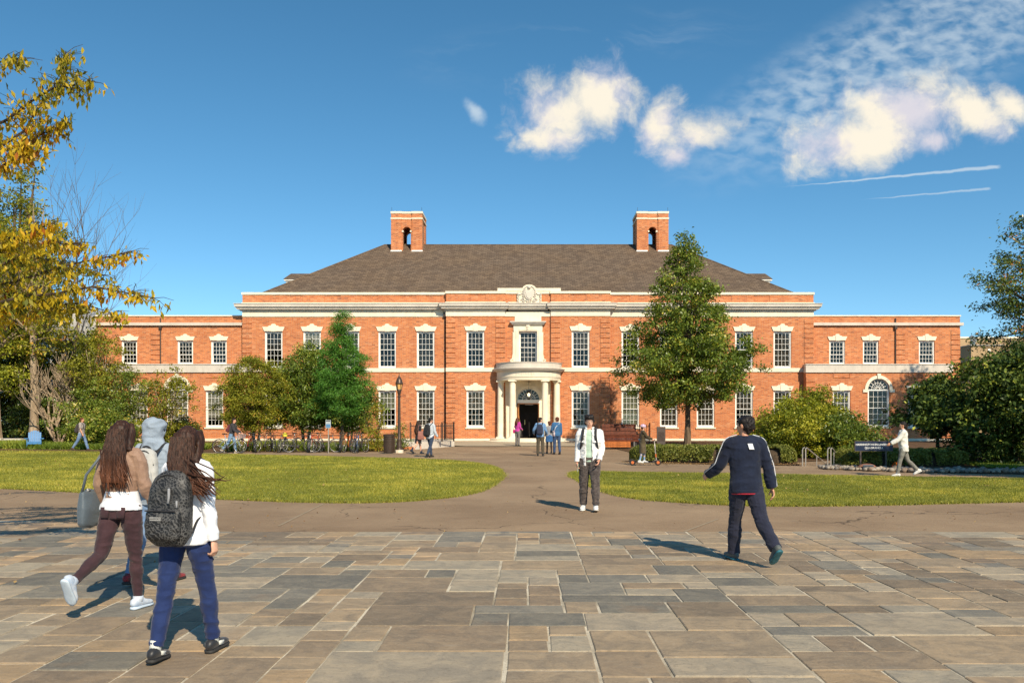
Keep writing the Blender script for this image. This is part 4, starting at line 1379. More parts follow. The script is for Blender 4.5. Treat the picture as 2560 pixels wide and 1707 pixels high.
def fast_mesh(name, V, nper, m_, attr=None):
    """many separate polygons of nper corners each, straight from arrays"""
    n = len(V)
    me = bpy.data.meshes.new(name)
    k = n // nper
    me.vertices.add(n)
    me.vertices.foreach_set('co', np.ascontiguousarray(V, np.float32).ravel())
    me.loops.add(n)
    me.loops.foreach_set('vertex_index', np.arange(n, dtype=np.int32))
    me.polygons.add(k)
    me.polygons.foreach_set('loop_start', np.arange(0, n, nper, dtype=np.int32))
    me.polygons.foreach_set('loop_total', np.full(k, nper, np.int32))
    if attr is not None:
        a = me.attributes.new('v', 'FLOAT', 'FACE')
        a.data.foreach_set('value', np.ascontiguousarray(attr, np.float32))
    me.materials.append(m_)
    me.update(calc_edges=True)
    return me


def value_noise(x, y, s, seed=0):
    """smooth lattice noise for patchiness"""
    r = np.random.default_rng(seed)
    T = r.random((64, 64))
    u, v = x / s, y / s
    i, j = np.floor(u).astype(int), np.floor(v).astype(int)
    f, g = u - i, v - j
    f, g = f * f * (3 - 2 * f), g * g * (3 - 2 * g)
    t = lambda a, b: T[a % 64, b % 64]
    return (t(i, j) * (1 - f) + t(i + 1, j) * f) * (1 - g) + (t(i, j + 1) * (1 - f) + t(i + 1, j + 1) * f) * g


def blades(pts, n, hgt, wid, z, seed, ymax=1e9):
    r = np.random.default_rng(seed)
    P = np.array(pts)
    X = r.uniform(P[:, 0].min(), P[:, 0].max(), n * 2)
    y0, y1 = P[:, 1].min(), P[:, 1].max()
    Y = y0 + (y1 - y0) * r.random(n * 2) ** 1.5
    ok = inside(pts, X, Y) & (Y < ymax)
    X, Y = X[ok], Y[ok]
    px = VPX + X * F / Y
    ok = (px > -120) & (px < 2680)
    X, Y = X[ok], Y[ok]
    k = len(X)
    Z = np.array([gz(v) for v in Y]) + z
    patch = 0.35 * value_noise(X, Y, 3.6, seed + 2) + 0.35 * value_noise(X, Y, 1.1, seed) + 0.3 * value_noise(X, Y, 0.3, seed + 1)
    patch = np.clip((patch - 0.5) * 2.2 + 0.48, 0, 1)
    H = hgt * (0.5 + 0.9 * r.random(k)) * (0.7 + 0.6 * patch)
    a = r.uniform(0, 2 * PI, k)
    lean = r.normal(0, 0.55, (k, 2)) * H[:, None]
    w_ = wid * (0.6 + 0.8 * r.random(k)) * np.maximum(1.0, Y / 24)
    V = np.empty((k, 3, 3))
    V[:, 0] = np.stack([X - np.cos(a) * w_, Y - np.sin(a) * w_, Z], 1)
    V[:, 1] = np.stack([X + np.cos(a) * w_, Y + np.sin(a) * w_, Z], 1)
    V[:, 2] = np.stack([X + lean[:, 0], Y + lean[:, 1], Z + H], 1)
    val = np.clip(0.80 * patch + r.normal(0.10, 0.22, k), 0, 1)
    return V.reshape(-1, 3), val
for pts, n, sd in ((lawnL, 260000, 21), (lawnR, 200000, 22)):
    V, val = blades(pts, n, 0.045, 0.006, 0.004, sd)
    re_ = np.random.default_rng(sd + 9)
    B_ = np.array(pts)
    nb = 14000
    ei = re_.integers(0, len(B_), nb)
    tt_ = re_.random((nb, 1))
    Q = B_[ei] * (1 - tt_) + B_[(ei + 1) % len(B_)] * tt_ + re_.normal(0, 0.045, (nb, 2)) * (0.5 + 1.5 * value_noise(B_[ei][:, 0] + tt_[:, 0], B_[ei][:, 1] + tt_[:, 0], 0.6, sd)[:, None])
    hz = re_.uniform(0.02, 0.06, nb)
    an = re_.uniform(0, 2 * PI, nb)
    wd_ = 0.006 * np.maximum(1.0, Q[:, 1] / 24)
    E = np.empty((nb, 3, 3))
    E[:, 0] = np.stack([Q[:, 0] - np.cos(an) * wd_, Q[:, 1] - np.sin(an) * wd_, np.full(nb, -0.011)], 1)
    E[:, 1] = np.stack([Q[:, 0] + np.cos(an) * wd_, Q[:, 1] + np.sin(an) * wd_, np.full(nb, -0.011)], 1)
    E[:, 2] = np.stack([Q[:, 0] + re_.normal(0, 0.03, nb), Q[:, 1] + re_.normal(0, 0.03, nb), hz], 1)
    V = np.concatenate([V, E.reshape(-1, 3)])
    val = np.concatenate([val, np.clip(re_.normal(0.5, 0.28, nb), 0, 1)])
    o = ob('lawn_grass', fast_mesh('lawn_grass', V, 3, grass_l, val))
    tag(o, 'short sunlit grass on the %s lawn' % ('left kidney-shaped' if sd == 21 else 'right'), 'grass', kind='stuff')

# ------------------------------------------------------------------ flagstones
PAV = structure(ob('stone_paving', None, None))
def pave_edge(x):
    return 12.95 if x > -5.0 else 12.95 + min(1.5, (-5.0 - x) * 0.45)
mb = MB()
prev = None
xs = [-60, -9, -8, -7, -6, -5, 0, 60]
for a, b in zip(xs[:-1], xs[1:]):
    mb.add([(a, -40, -0.010), (b, -40, -0.010), (b, pave_edge(b), -0.010), (a, pave_edge(a), -0.010)], [(0, 1, 2, 3)])
mbm = mb.build('mortar_bed', mortar, PAV)
mbm.location.z = 0.006
U = 0.155
rs = random.Random(44)
NX, NY = 124, 62                                       # cells of the laying grid
GX0, GY0 = -NX * U / 2, 4.55
grid = [[False] * NY for _ in range(NX)]
SIZES = [(5, 4), (6, 4), (4, 3), (5, 3), (4, 4), (6, 5), (3, 2), (4, 2), (5, 2), (3, 3), (2, 2), (7, 4), (7, 2), (2, 3), (6, 3), (3, 4), (8, 5)]
stones, rest_st = [], []
for j in range(NY):
    for i in range(NX):
        if grid[i][j]:
            continue
        opts = SIZES[:]
        rs.shuffle(opts)
        for a, b in opts + [(3, 1), (2, 1), (1, 2), (1, 1)]:
            if i + a <= NX and j + b <= NY and all(not grid[i + p][j + q] for p in range(a) for q in range(b)):
                # leave no single-cell slivers to the right
                if a > 1 and i + a < NX and not grid[i + a][j] and i + a + 1 < NX and grid[i + a + 1][j]:
                    continue
                for p in range(a):
                    for q in range(b):
                        grid[i + p][j + q] = True
                x0, y0 = GX0 + i * U, GY0 + j * U
                stones.append((x0, x0 + a * U, y0, y0 + b * U))
                break
def stone_verts(x0, x1, y0, y1):
    g = rs.uniform(0.005, 0.015)
    j_ = lambda: rs.uniform(-0.006, 0.006)
    c = [(x0 + g + j_(), y0 + g + j_()), (x1 - g + j_(), y0 + g + j_()), (x1 - g + j_(), y1 - g + j_()), (x0 + g + j_(), y1 - g + j_())]
    z = 0.004 + rs.uniform(-0.003, 0.003)
    tx, ty = rs.uniform(-0.003, 0.003), rs.uniform(-0.003, 0.003)
    cx, cy = (x0 + x1) / 2, (y0 + y1) / 2
    vs = []
    for ins, zz in ((0.0, -0.03), (0.0, z - 0.005), (0.007, z)):
        for x, y in c:
            sx, sy = (1 if x > cx else -1), (1 if y > cy else -1)
            vs.append((x - sx * ins, y - sy * ins, zz + (tx * (x - cx) + ty * (y - cy) if zz > -0.02 else 0)))
    fs = [(8, 9, 10, 11)]
    for k in range(2):
        for q in range(4):
            r_ = (q + 1) % 4
            fs.append((k * 4 + q, k * 4 + r_, (k + 1) * 4 + r_, (k + 1) * 4 + q))
    return vs, fs
vis, hid = [], []
for s_ in stones:
    cx, cy = (s_[0] + s_[1]) / 2, (s_[2] + s_[3]) / 2
    e = pave_edge(cx)
    if s_[2] > e - 0.1:
        continue
    s_ = (s_[0], s_[1], s_[2], min(s_[3], e))
    px = VPX + cx * F / cy
    d = HOR + F * CAMZ / cy
    area = (s_[1] - s_[0]) * (s_[3] - s_[2]) / cy ** 3
    if -60 < px < 2620 and d < 1760:
        vis.append((area, s_))
    else:
        hid.append(s_)
vis.sort(reverse=True)
for k, (ar, s_) in enumerate(vis):
    if k < 300:
        mb = MB()
        cx, cy = (s_[0] + s_[1]) / 2, (s_[2] + s_[3]) / 2
        vs, fs = stone_verts(*s_)
        mb.add([(x - cx, y - cy, z) for x, y, z in vs], fs)
        mb.build('flagstone', flag, PAV, loc=(cx, cy, 0.0))
    else:
        hid.append(s_)
def flag_rest():
    m, n = mat_new('flagstone_far')
    src = flag
    v = n.n('ShaderNodeAttribute', attribute_name='v').outputs['Fac']
    base = n.ramp(v, [(0.0, (0.23, 0.172, 0.117)), (0.15, (0.355, 0.268, 0.175)), (0.35, (0.235, 0.208, 0.165)), (0.5, (0.375, 0.28, 0.18)), (0.65, (0.31, 0.23, 0.15)), (0.8, (0.34, 0.273, 0.187)), (0.9, (0.40, 0.283, 0.168))], 'CONSTANT')
    p = wpos(n)
    a = n.noise(p, 2.1, 8.0, 0.65, 0.8)
    c = n.mix(n.smooth(a, 0.38, 0.62), n.mix(1.0, base, (0.72, 0.73, 0.75, 1), 'MULTIPLY'), n.mix(1.0, base, (1.2, 1.13, 1.02, 1), 'MULTIPLY'))
    c = n.mix(n.m('MULTIPLY', n.smooth(n.noise(p, 55.0, 4.0, 0.7), 0.58, 0.75), 0.25), c, (0.44, 0.39, 0.32, 1))
    finish(n, c, 0.65, 0.35, a, 0.45, 0.02)
    return m
mb = MB()
fa = []
for s_ in hid:
    vs, fs = stone_verts(*s_)
    mb.add(vs, fs)
    fa += [rs.random()] * len(fs)
me = mb.mesh('outer_flagstones', flag_rest())
at = me.attributes.new('v', 'FLOAT', 'FACE')
at.data.foreach_set('value', np.array(fa, np.float32))
o = ob('outer_flagstones', me, PAV)
o['kind'] = 'stuff'


# ------------------------------------------------------------------ plants
def unit(a):
    return a / np.maximum(np.linalg.norm(a, axis=1, keepdims=True), 1e-9)


def leaf_verts(C, size, aspect, r, droop=0.0, flat=0.3, out=None, spread=0.35):
    """kite-shaped leaves folded along the middle"""
    n = len(C)
    d = r.normal(0, 1, (n, 3))
    d[:, 2] = d[:, 2] * (1 - 0.5 * flat) - droop * 2.2
    if out is not None:
        d += out * 0.8
    d = unit(d)
    nr = r.normal(0, 1, (n, 3))
    nr[:, 2] = np.abs(nr[:, 2]) + flat * 2
    s = unit(np.cross(d, nr))
    nn = np.cross(s, d)
    L = size * (1 - spread + 2 * spread * r.random((n, 1)))
    W = L * aspect
    V = np.empty((n, 4, 3))
    V[:, 0] = C - d * L * 0.5
    V[:, 1] = C - d * L * 0.02 + s * W * 0.5 + nn * W * 0.18
    V[:, 2] = C + d * L * 0.5 - nn * L * 0.06
    V[:, 3] = C - d * L * 0.02 - s * W * 0.5 + nn * W * 0.18
    return V


def crown_clumps(prof, n, r, lump=0.22, shell=0.5, cx=0.0, cy=0.0, seed=0):
    """clump centres in a crown given as (height, radius) pairs"""
    zs = np.array([p[0] for p in prof])
    rs_ = np.array([p[1] for p in prof])
    zt = np.linspace(zs[0], zs[-1], 200)
    rt = np.interp(zt, zs, rs_)
    wgt = rt ** 1.6 + 0.02
    z = r.choice(zt, n, p=wgt / wgt.sum()) + r.normal(0, 0.08, n)
    rad = np.interp(z, zs, rs_)
    a = r.uniform(0, 2 * PI, n)
    lumpy = 1 + lump * (np.sin(3 * a + z * 1.7 + seed) * 0.5 + np.sin(5 * a - z * 2.9 + seed * 2) * 0.5 + r.normal(0, 0.35, n))
    f = r.random(n) ** shell
    x = cx + rad * f * lumpy * np.cos(a)
    y = cy + rad * f * lumpy * np.sin(a)
    return np.stack([x, y, z], 1)


def fill(C, per, sig, r, flat=0.6):
    per = int(per * 1.6)
    """leaves scattered about clump centres, with one shade offset for each clump"""
    n = len(C)
    k = np.repeat(np.arange(n), per)
    off = r.normal(0, 1, (len(k), 3)) * sig
    off[:, 2] *= flat
    return C[k] + off, k


def limbs(mb, base, C, r, trunk_top, n, r0, wig=0.15):
    """boughs from the trunk out to some of the clumps"""
    idx = r.choice(len(C), min(n, len(C)), replace=False)
    b = np.array(base)
    for i in idx:
        c = C[i]
        zz = min(trunk_top, max(b[2] + 0.35 * (c[2] - b[2]), b[2] + 0.3 * (trunk_top - b[2])))
        zz = min(zz, c[2] - 0.1) if c[2] - 0.1 > b[2] + 0.2 else b[2] + 0.2
        p0 = np.array([b[0], b[1], zz])
        m1 = p0 + (c - p0) * 0.45 + np.array([r.normal(0, wig), r.normal(0, wig), 0.12 * np.linalg.norm((c - p0)[:2])])
        L = np.linalg.norm(c - p0)
        rr_ = r0 * (0.25 + 0.10 * L) * 0.6
        mb.tube([p0, p0 + (m1 - p0) * 0.5, m1, m1 + (c - m1) * 0.6, c], [rr_, rr_ * 0.8, rr_ * 0.55, rr_ * 0.35, rr_ * 0.12], 5, False)


def make_tree(name, label, cat, base, prof, m_leaf, m_bark, clumps, per, sig, size, aspect, seed, trunk_r=0.13, trunk_top=None, droop=0.1, flat=0.3, shell=0.5,
              lump=0.22, nlimbs=40, group=None, stems=1, vb=0.0, stuff=True, cx=0.0, cy=0.0, stem_spread=0.3, lean=(0, 0)):
    r = np.random.default_rng(seed)
    T = thing(name, label, cat, base, group=group)
    C = crown_clumps(prof, clumps, r, lump, shell, cx, cy, seed)
    tt = trunk_top or prof[-1][0] * 0.85
    mb = MB()
    for s_ in range(stems):
        a = 2 * PI * s_ / max(stems, 1) + seed
        sp = stem_spread if stems > 1 else 0.0
        top = (cx + sp * 2.2 * math.cos(a) + lean[0], cy + sp * 2.2 * math.sin(a) + lean[1], tt)
        foot = (sp * 0.3 * math.cos(a), sp * 0.3 * math.sin(a), -0.05)
        pts, rad = [], []
        for i in range(9):
            t = i / 8
            w_ = 0.04 * math.sin(t * 7 + s_ * 2 + seed) * min(1, tt / 6)
            pts.append((foot[0] + (top[0] - foot[0]) * t ** 1.3 + w_, foot[1] + (top[1] - foot[1]) * t ** 1.3 + w_ * 0.6, foot[2] + (top[2] - foot[2]) * t))
            rad.append(trunk_r * ((1 - t) * 0.85 + 0.15 + (0.35 * (1 - t * 8) if t < 0.125 else 0)))
        mb.tube(pts, rad, 9, False)
        limbs(mb, (pts[4][0], pts[4][1], pts[2][2]), C, r, tt, nlimbs // stems, trunk_r)
    mb.build('trunk', m_bark, T, 'auto')
    Pn, k = fill(C, per, sig, r)
    cen = np.array([cx, cy, 0])
    out = unit((Pn - cen) * np.array([1, 1, 0]) + 1e-6)
    V = leaf_verts(Pn, size * 1.12, aspect, r, droop, flat, out)
    cv = r.normal(0, 0.16, len(C))
    val = np.clip(0.42 + vb + cv[k] + r.normal(0, 0.20, len(k)), 0, 1)
    o = ob('crown', fast_mesh('crown', V.reshape(-1, 3), 4, m_leaf, val), T)
    o['kind'] = 'stuff'
    return T


Gp = lambda x, y: (x, y, gz(y))
# the tree before the hall
make_tree('shade_tree', 'tall green pyramidal tree standing alone before the right half of the hall', 'tree', Gp(8.74, 48.3),
          [(2.0, 0.8), (2.6, 2.2), (3.3, 3.1), (4.2, 3.6), (5.3, 3.35), (6.8, 2.6), (8.3, 1.85), (9.8, 1.15), (11.0, 0.65), (12.1, 0.15)], l_mid, bark, 560, 58, 0.23, 0.145, 0.5, 101,
          trunk_r=0.17, trunk_top=10.8, shell=0.46, lump=0.24, nlimbs=90, vb=0.08)
# trees round the cycle stand
make_tree('cypress_tree', 'bright green feathery conifer behind the parked bicycles', 'tree', Gp(-9.85, 46.6),
          [(1.5, 0.8), (2.1, 1.42), (3.1, 1.50), (4.2, 1.28), (5.4, 0.95), (6.4, 0.6), (7.2, 0.25), (7.5, 0.08)], l_cypress, bark, 460, 64, 0.16, 0.10, 0.30, 102,
          trunk_r=0.10, trunk_top=6.8, shell=0.5, lump=0.25, nlimbs=50, flat=0.1)
make_tree('small_tree', 'rounded olive-green small tree left of the bright conifer', 'tree', Gp(-14.5, 46.8),
          [(0.9, 0.7), (1.5, 1.6), (2.5, 2.0), (3.6, 1.8), (4.3, 1.25), (4.95, 0.4)], l_olive, bark, 380, 60, 0.17, 0.095, 0.45, 103, trunk_r=0.09, trunk_top=3.8, stems=3, nlimbs=48, lump=0.3)
make_tree('small_tree', 'dark green spreading tree between the olive tree and the bright conifer', 'tree', Gp(-12.1, 48.0),
          [(0.9, 0.7), (1.5, 1.7), (2.6, 2.0), (3.7, 1.8), (4.6, 1.3), (5.6, 0.4)], l_mid, bark_dark, 420, 60, 0.19, 0.11, 0.5, 104, trunk_r=0.10, trunk_top=4.4, stems=2, nlimbs=48, lump=0.35, vb=0.08)
make_tree('small_tree', 'low glossy green tree under the bright conifer', 'tree', Gp(-9.6, 47.4),
          [(0.9, 0.7), (1.4, 1.4), (2.2, 1.6), (3.0, 1.2), (3.6, 0.5)], l_mid, bark_dark, 220, 50, 0.18, 0.11, 0.5, 105, trunk_r=0.07, trunk_top=2.6, stems=2, nlimbs=30, lump=0.3)
make_tree('shrub', 'thin reddish-green shrub beside the litter bin', 'shrub', Gp(-7.9, 45.6),
          [(0.1, 0.75), (0.6, 0.85), (1.1, 0.55), (1.8, 0.35), (2.4, 0.12)], l_olive, bark_dark, 90, 22, 0.14, 0.085, 0.45, 106, trunk_r=0.03, trunk_top=2.0, stems=3, nlimbs=30, lump=0.4, shell=0.7, vb=0.15)
make_tree('shrub', 'sparse green shrub behind the lamp post', 'shrub', Gp(-6.7, 46.2),
          [(0.1, 0.4), (0.5, 0.5), (1.0, 0.4), (1.4, 0.15)], l_mid, bark_dark, 40, 20, 0.12, 0.08, 0.45, 107, trunk_r=0.02, trunk_top=1.0, stems=3, nlimbs=14, lump=0.4)
# growth before the left wing
for i, (x, y, w_, h_, m_, lb, vb_) in enumerate(((-23.2, 51.0, 1.6, 4.6, l_mid, 'tall loose green shrub covering the left window of the left wing', 0.1), (-20.3, 49.5, 1.45, 4.7, l_olive, 'branching green shrub reaching across the white-shaded arched window', 0.0),
                                            (-24.8, 50.2, 2.0, 3.4, l_mid, 'broad low green shrub beside the walking man', 0.15), (-23.4, 48.6, 1.6, 2.0, l_mid, 'low bright green shrub at the edge of the bed behind the walking man', 0.2),
                                            (-19.9, 50.8, 0.9, 1.5, l_dark, 'small dark rusty shrub under the white-shaded window', 0.2))):
    make_tree('shrub', lb, 'shrub', Gp(x, y), [(0.15, w_ * 0.55), (h_ * 0.3, w_ * 0.9), (h_ * 0.6, w_), (h_ * 0.85, w_ * 0.7), (h_, w_ * 0.2)], m_, bark_pale if i == 1 else bark, (110, 105, 190, 190, 90)[i], 40, 0.20, 0.12, 0.5, 110 + i,
              trunk_r=0.05, trunk_top=h_ * 0.8, stems=4, nlimbs=60, lump=0.4, shell=0.55, vb=vb_, stem_spread=0.4)
make_tree('small_tree', 'loose green tree before the outer end of the left wing', 'tree', Gp(-25.6, 52.5),
          [(2.2, 0.8), (3.2, 1.7), (4.6, 1.9), (5.8, 1.4), (6.8, 0.4)], l_olive, bark_pale, 150, 40, 0.22, 0.13, 0.5, 119, trunk_r=0.09, trunk_top=5.6, stems=3, nlimbs=60, lump=0.45, shell=0.6)
# left-hand wood
make_tree('woodland_tree', 'tall tree with pale straight trunk beside the blue chair', 'tree', Gp(-29.0, 51.6),
          [(5.0, 0.8), (6.5, 2.0), (8.5, 2.4), (11.0, 2.2), (13.5, 1.3), (15.0, 0.3)], l_olive, bark_pale, 150, 40, 0.26, 0.15, 0.5, 120, trunk_r=0.25, trunk_top=13.5, nlimbs=70, lump=0.4, shell=0.6, vb=0.15)
make_tree('woodland_tree', 'pale-barked tree with lime leaves behind the stone bench at far left', 'tree', Gp(-30.6, 50.6),
          [(3.0, 0.8), (4.0, 2.0), (5.5, 2.4), (8, 2.6), (11, 2.2), (13.5, 0.8)], l_lime, bark_pale, 170, 45, 0.26, 0.15, 0.5, 121, trunk_r=0.27, trunk_top=11.5, nlimbs=60, lump=0.4)
make_tree('woodland_tree', 'tall green and orange tree rising at the far left edge', 'tree', Gp(-33.0, 56.5),
          [(2.0, 2.0), (4.0, 2.6), (8, 2.9), (12, 2.7), (15.5, 2.1), (18.5, 0.7)], l_olive, bark, 260, 50, 0.32, 0.19, 0.55, 122, trunk_r=0.3, trunk_top=15, nlimbs=60, lump=0.35, vb=0.0)
make_tree('woodland_tree', 'dark evergreen tree filling the gap behind the pale trunks', 'tree', Gp(-30.3, 60.5),
          [(0.2, 2.2), (2.0, 2.6), (4, 2.5), (6, 2.0), (7.5, 0.8)], l_dark, bark_dark, 240, 60, 0.34, 0.2, 0.55, 123, trunk_r=0.2, trunk_top=6.5, nlimbs=30, lump=0.3)
make_tree('woodland_tree', 'dark leafy tree at the left picture edge behind the bench', 'tree', Gp(-34.5, 57.0),
          [(0.2, 2.5), (2.0, 3.2), (4, 3.2), (6.5, 2.6), (8.5, 1.0)], l_dark, bark_dark, 280, 60, 0.36, 0.2, 0.55, 124, trunk_r=0.2, trunk_top=8.5, nlimbs=30, lump=0.3)
make_tree('shrub', 'dark shrub between the stone bench and the blue chair', 'shrub', Gp(-29.9, 54.3),
          [(0.1, 1.4), (0.8, 1.8), (1.8, 1.7), (2.8, 0.9), (3.3, 0.3)], l_dark, bark_dark, 200, 50, 0.2, 0.13, 0.5, 125, trunk_r=0.04, trunk_top=2.4, stems=3, nlimbs=20, lump=0.3)


def bare_shrub(label, base, n, h, spread, seed, m_=bark_pale, r0=0.05):
    """leafless stems forking upwards"""
    r = random.Random(seed)
    T = thing('bare_shrub', label, 'shrub', base, group='leafless shrubs in the left-hand wood')
    mb = MB()
    def grow(p, d, L, rad, dep):
        pts = [p]
        q = Vector(p)
        dd = Vector(d)
        for i in range(4):
            dd = (dd + Vector((r.gauss(0, 0.13), r.gauss(0, 0.13), 0.10))).normalized()
            q = q + dd * L / 4
            pts.append(tuple(q))
        mb.tube(pts, [rad, rad * 0.9, rad * 0.8, rad * 0.7, rad * 0.6], 5, False)
        if dep > 0:
            for _ in range(3 if dep > 1 else 3):
                i = r.choice([2, 3, 4])
                nd = (dd + Vector((r.gauss(0, 0.55), r.gauss(0, 0.55), 0.15))).normalized()
                grow(pts[i], nd, L * 0.68, rad * 0.58, dep - 1)
    for k in range(n):
        a = 2 * PI * k / n + r.uniform(-0.3, 0.3)
        grow((0.08 * math.cos(a), 0.08 * math.sin(a), -0.05), Vector((spread * math.cos(a), spread * math.sin(a), 1)).normalized(), h * 0.42, r0, 3)
    mb.build('stems', m_, T)
bare_shrub('pale leafless many-stemmed shrub right of the blue chair', Gp(-27.6, 51.8), 7, 6.0, 0.42, 8, r0=0.075)
bare_shrub('thin leafless shrub left of the walking man', Gp(-26.2, 53.0), 6, 5.6, 0.4, 9, bark, 0.05)
T = thing('bare_tree', 'tall leafless twiggy tree rising above the yellow leaves', 'tree', Gp(-30.4, 58.0))
mb = MB()
rt_ = random.Random(31)
def twig(p, d, L, rad, dep):
    q, dd, pts = Vector(p), Vector(d), [tuple(p)]
    for i in range(5):
        dd = (dd + Vector((rt_.gauss(0, 0.07), rt_.gauss(0, 0.07), 0.05))).normalized()
        q = q + dd * L / 5
        pts.append(tuple(q))
    mb.tube(pts, [rad * (1 - 0.12 * i) for i in range(6)], 5, False)
    if dep:
        for k in range(4):
            twig(pts[rt_.choice([2, 3, 4, 5])], (dd + Vector((rt_.gauss(0, 0.42), rt_.gauss(0, 0.42), 0.1))).normalized(), L * 0.55, rad * 0.45, dep - 1)
for k in range(3):
    twig((0, 0, -0.05), (0.10 * (k - 1) + 0.04, 0.05, 1), 10.5, 0.085, 3)
mb.build('trunk', bark, T)

# right-hand growth
make_tree('shrub', 'large bright yellow-green shrub below the right end of the hall', 'shrub', Gp(11.55, 38.0),
          [(0.15, 1.3), (0.8, 1.9), (1.5, 1.9), (2.1, 1.2), (2.5, 0.4)], l_lime, bark, 300, 46, 0.18, 0.12, 0.42, 130, trunk_r=0.04, trunk_top=2.2, stems=4, nlimbs=40, lump=0.4, vb=0.05)
make_tree('shrub', 'taller green shrub behind the bright yellow-green one', 'shrub', Gp(13.1, 40.2),
          [(0.15, 1.4), (1.0, 1.7), (2.0, 1.3), (2.8, 0.8), (3.3, 0.25)], l_lime, bark, 230, 46, 0.19, 0.12, 0.42, 131, trunk_r=0.04, trunk_top=2.7, stems=4, nlimbs=40, lump=0.4, vb=-0.12)
make_tree('shrub', 'dark green shrub left of the blue name sign', 'shrub', Gp(13.25, 37.2),
          [(0.1, 1.2), (0.7, 1.5), (1.3, 1.3), (1.9, 0.4)], l_mid, bark_dark, 180, 46, 0.17, 0.11, 0.45, 132, trunk_r=0.04, trunk_top=1.4, stems=4, nlimbs=30, lump=0.4, vb=-0.12)
make_tree('shrub', 'small purple-leaved shrub against the brick wall', 'shrub', Gp(11.6, 42.8),
          [(0.1, 0.6), (0.6, 0.9), (1.2, 0.8), (1.75, 0.25)], l_purple, bark_dark, 110, 40, 0.13, 0.085, 0.5, 133, trunk_r=0.03, trunk_top=1.2, stems=4, nlimbs=24, lump=0.3)
make_tree('magnolia_tree', 'broad dark glossy-leaved tree at the right picture edge', 'tree', Gp(18.0, 32.6),
          [(0.15, 1.7), (0.9, 2.5), (1.9, 2.8), (2.9, 2.4), (3.7, 1.6), (4.3, 0.5)], l_glossy, bark_dark, 420, 46, 0.22, 0.15, 0.5, 134, trunk_r=0.12, trunk_top=3.4, stems=2, nlimbs=60, lump=0.5, shell=0.6, vb=0.10)
make_tree('magnolia_tree', 'smaller dark tree before the right window of the right wing', 'tree', Gp(17.0, 36.5),
          [(1.0, 0.5), (1.5, 1.2), (2.1, 1.4), (2.8, 1.1), (3.4, 0.4)], l_glossy, bark_dark, 170, 46, 0.2, 0.14, 0.5, 135, trunk_r=0.09, trunk_top=2.7, nlimbs=36, lump=0.35, vb=0.12)
make_tree('tall_tree', 'tall dark tree cut by the right picture edge above the magnolia', 'tree', Gp(21.6, 36.0),
          [(2.5, 2.0), (4.0, 2.7), (5.6, 2.5), (7.0, 2.9), (8.4, 2.2), (9.6, 1.7), (10.8, 0.9), (11.6, 0.3)], l_dark, bark_dark, 420, 56, 0.24, 0.13, 0.4, 136, trunk_r=0.2, trunk_top=10.5, nlimbs=60, lump=0.4, vb=0.08, group=None)
# the tree out to the right whose shade lies over the name sign and stones
make_tree('shade_tree', 'leafy tree beyond the right picture edge shading the name sign', 'tree', Gp(17.3, 22.4),
          [(2.6, 1.0), (3.6, 2.3), (5.0, 2.7), (7.0, 2.3), (8.8, 0.6)], l_mid, bark, 300, 40, 0.3, 0.2, 0.5, 137, trunk_r=0.2, trunk_top=8.0, nlimbs=40)
make_tree('shade_tree', 'leafy tree beyond the left picture edge shading the lawn', 'tree', Gp(-24.5, 31.0),
          [(3.0, 1.0), (4.2, 2.2), (6.0, 2.6), (8.0, 2.0), (9.0, 0.6)], l_mid, bark, 240, 40, 0.3, 0.2, 0.5, 138, trunk_r=0.2, trunk_top=7.5, nlimbs=40)

make_tree('shade_tree', 'tall tree beyond the right picture edge shading the right wing', 'tree', Gp(30.2, 45.0),
          [(8.5, 0.8), (10.0, 1.7), (11.5, 1.9), (13.0, 1.5), (14.8, 0.4)], l_mid, bark, 110, 34, 0.3, 0.2, 0.5, 139, trunk_r=0.2, trunk_top=13.0, nlimbs=40, lump=0.5)


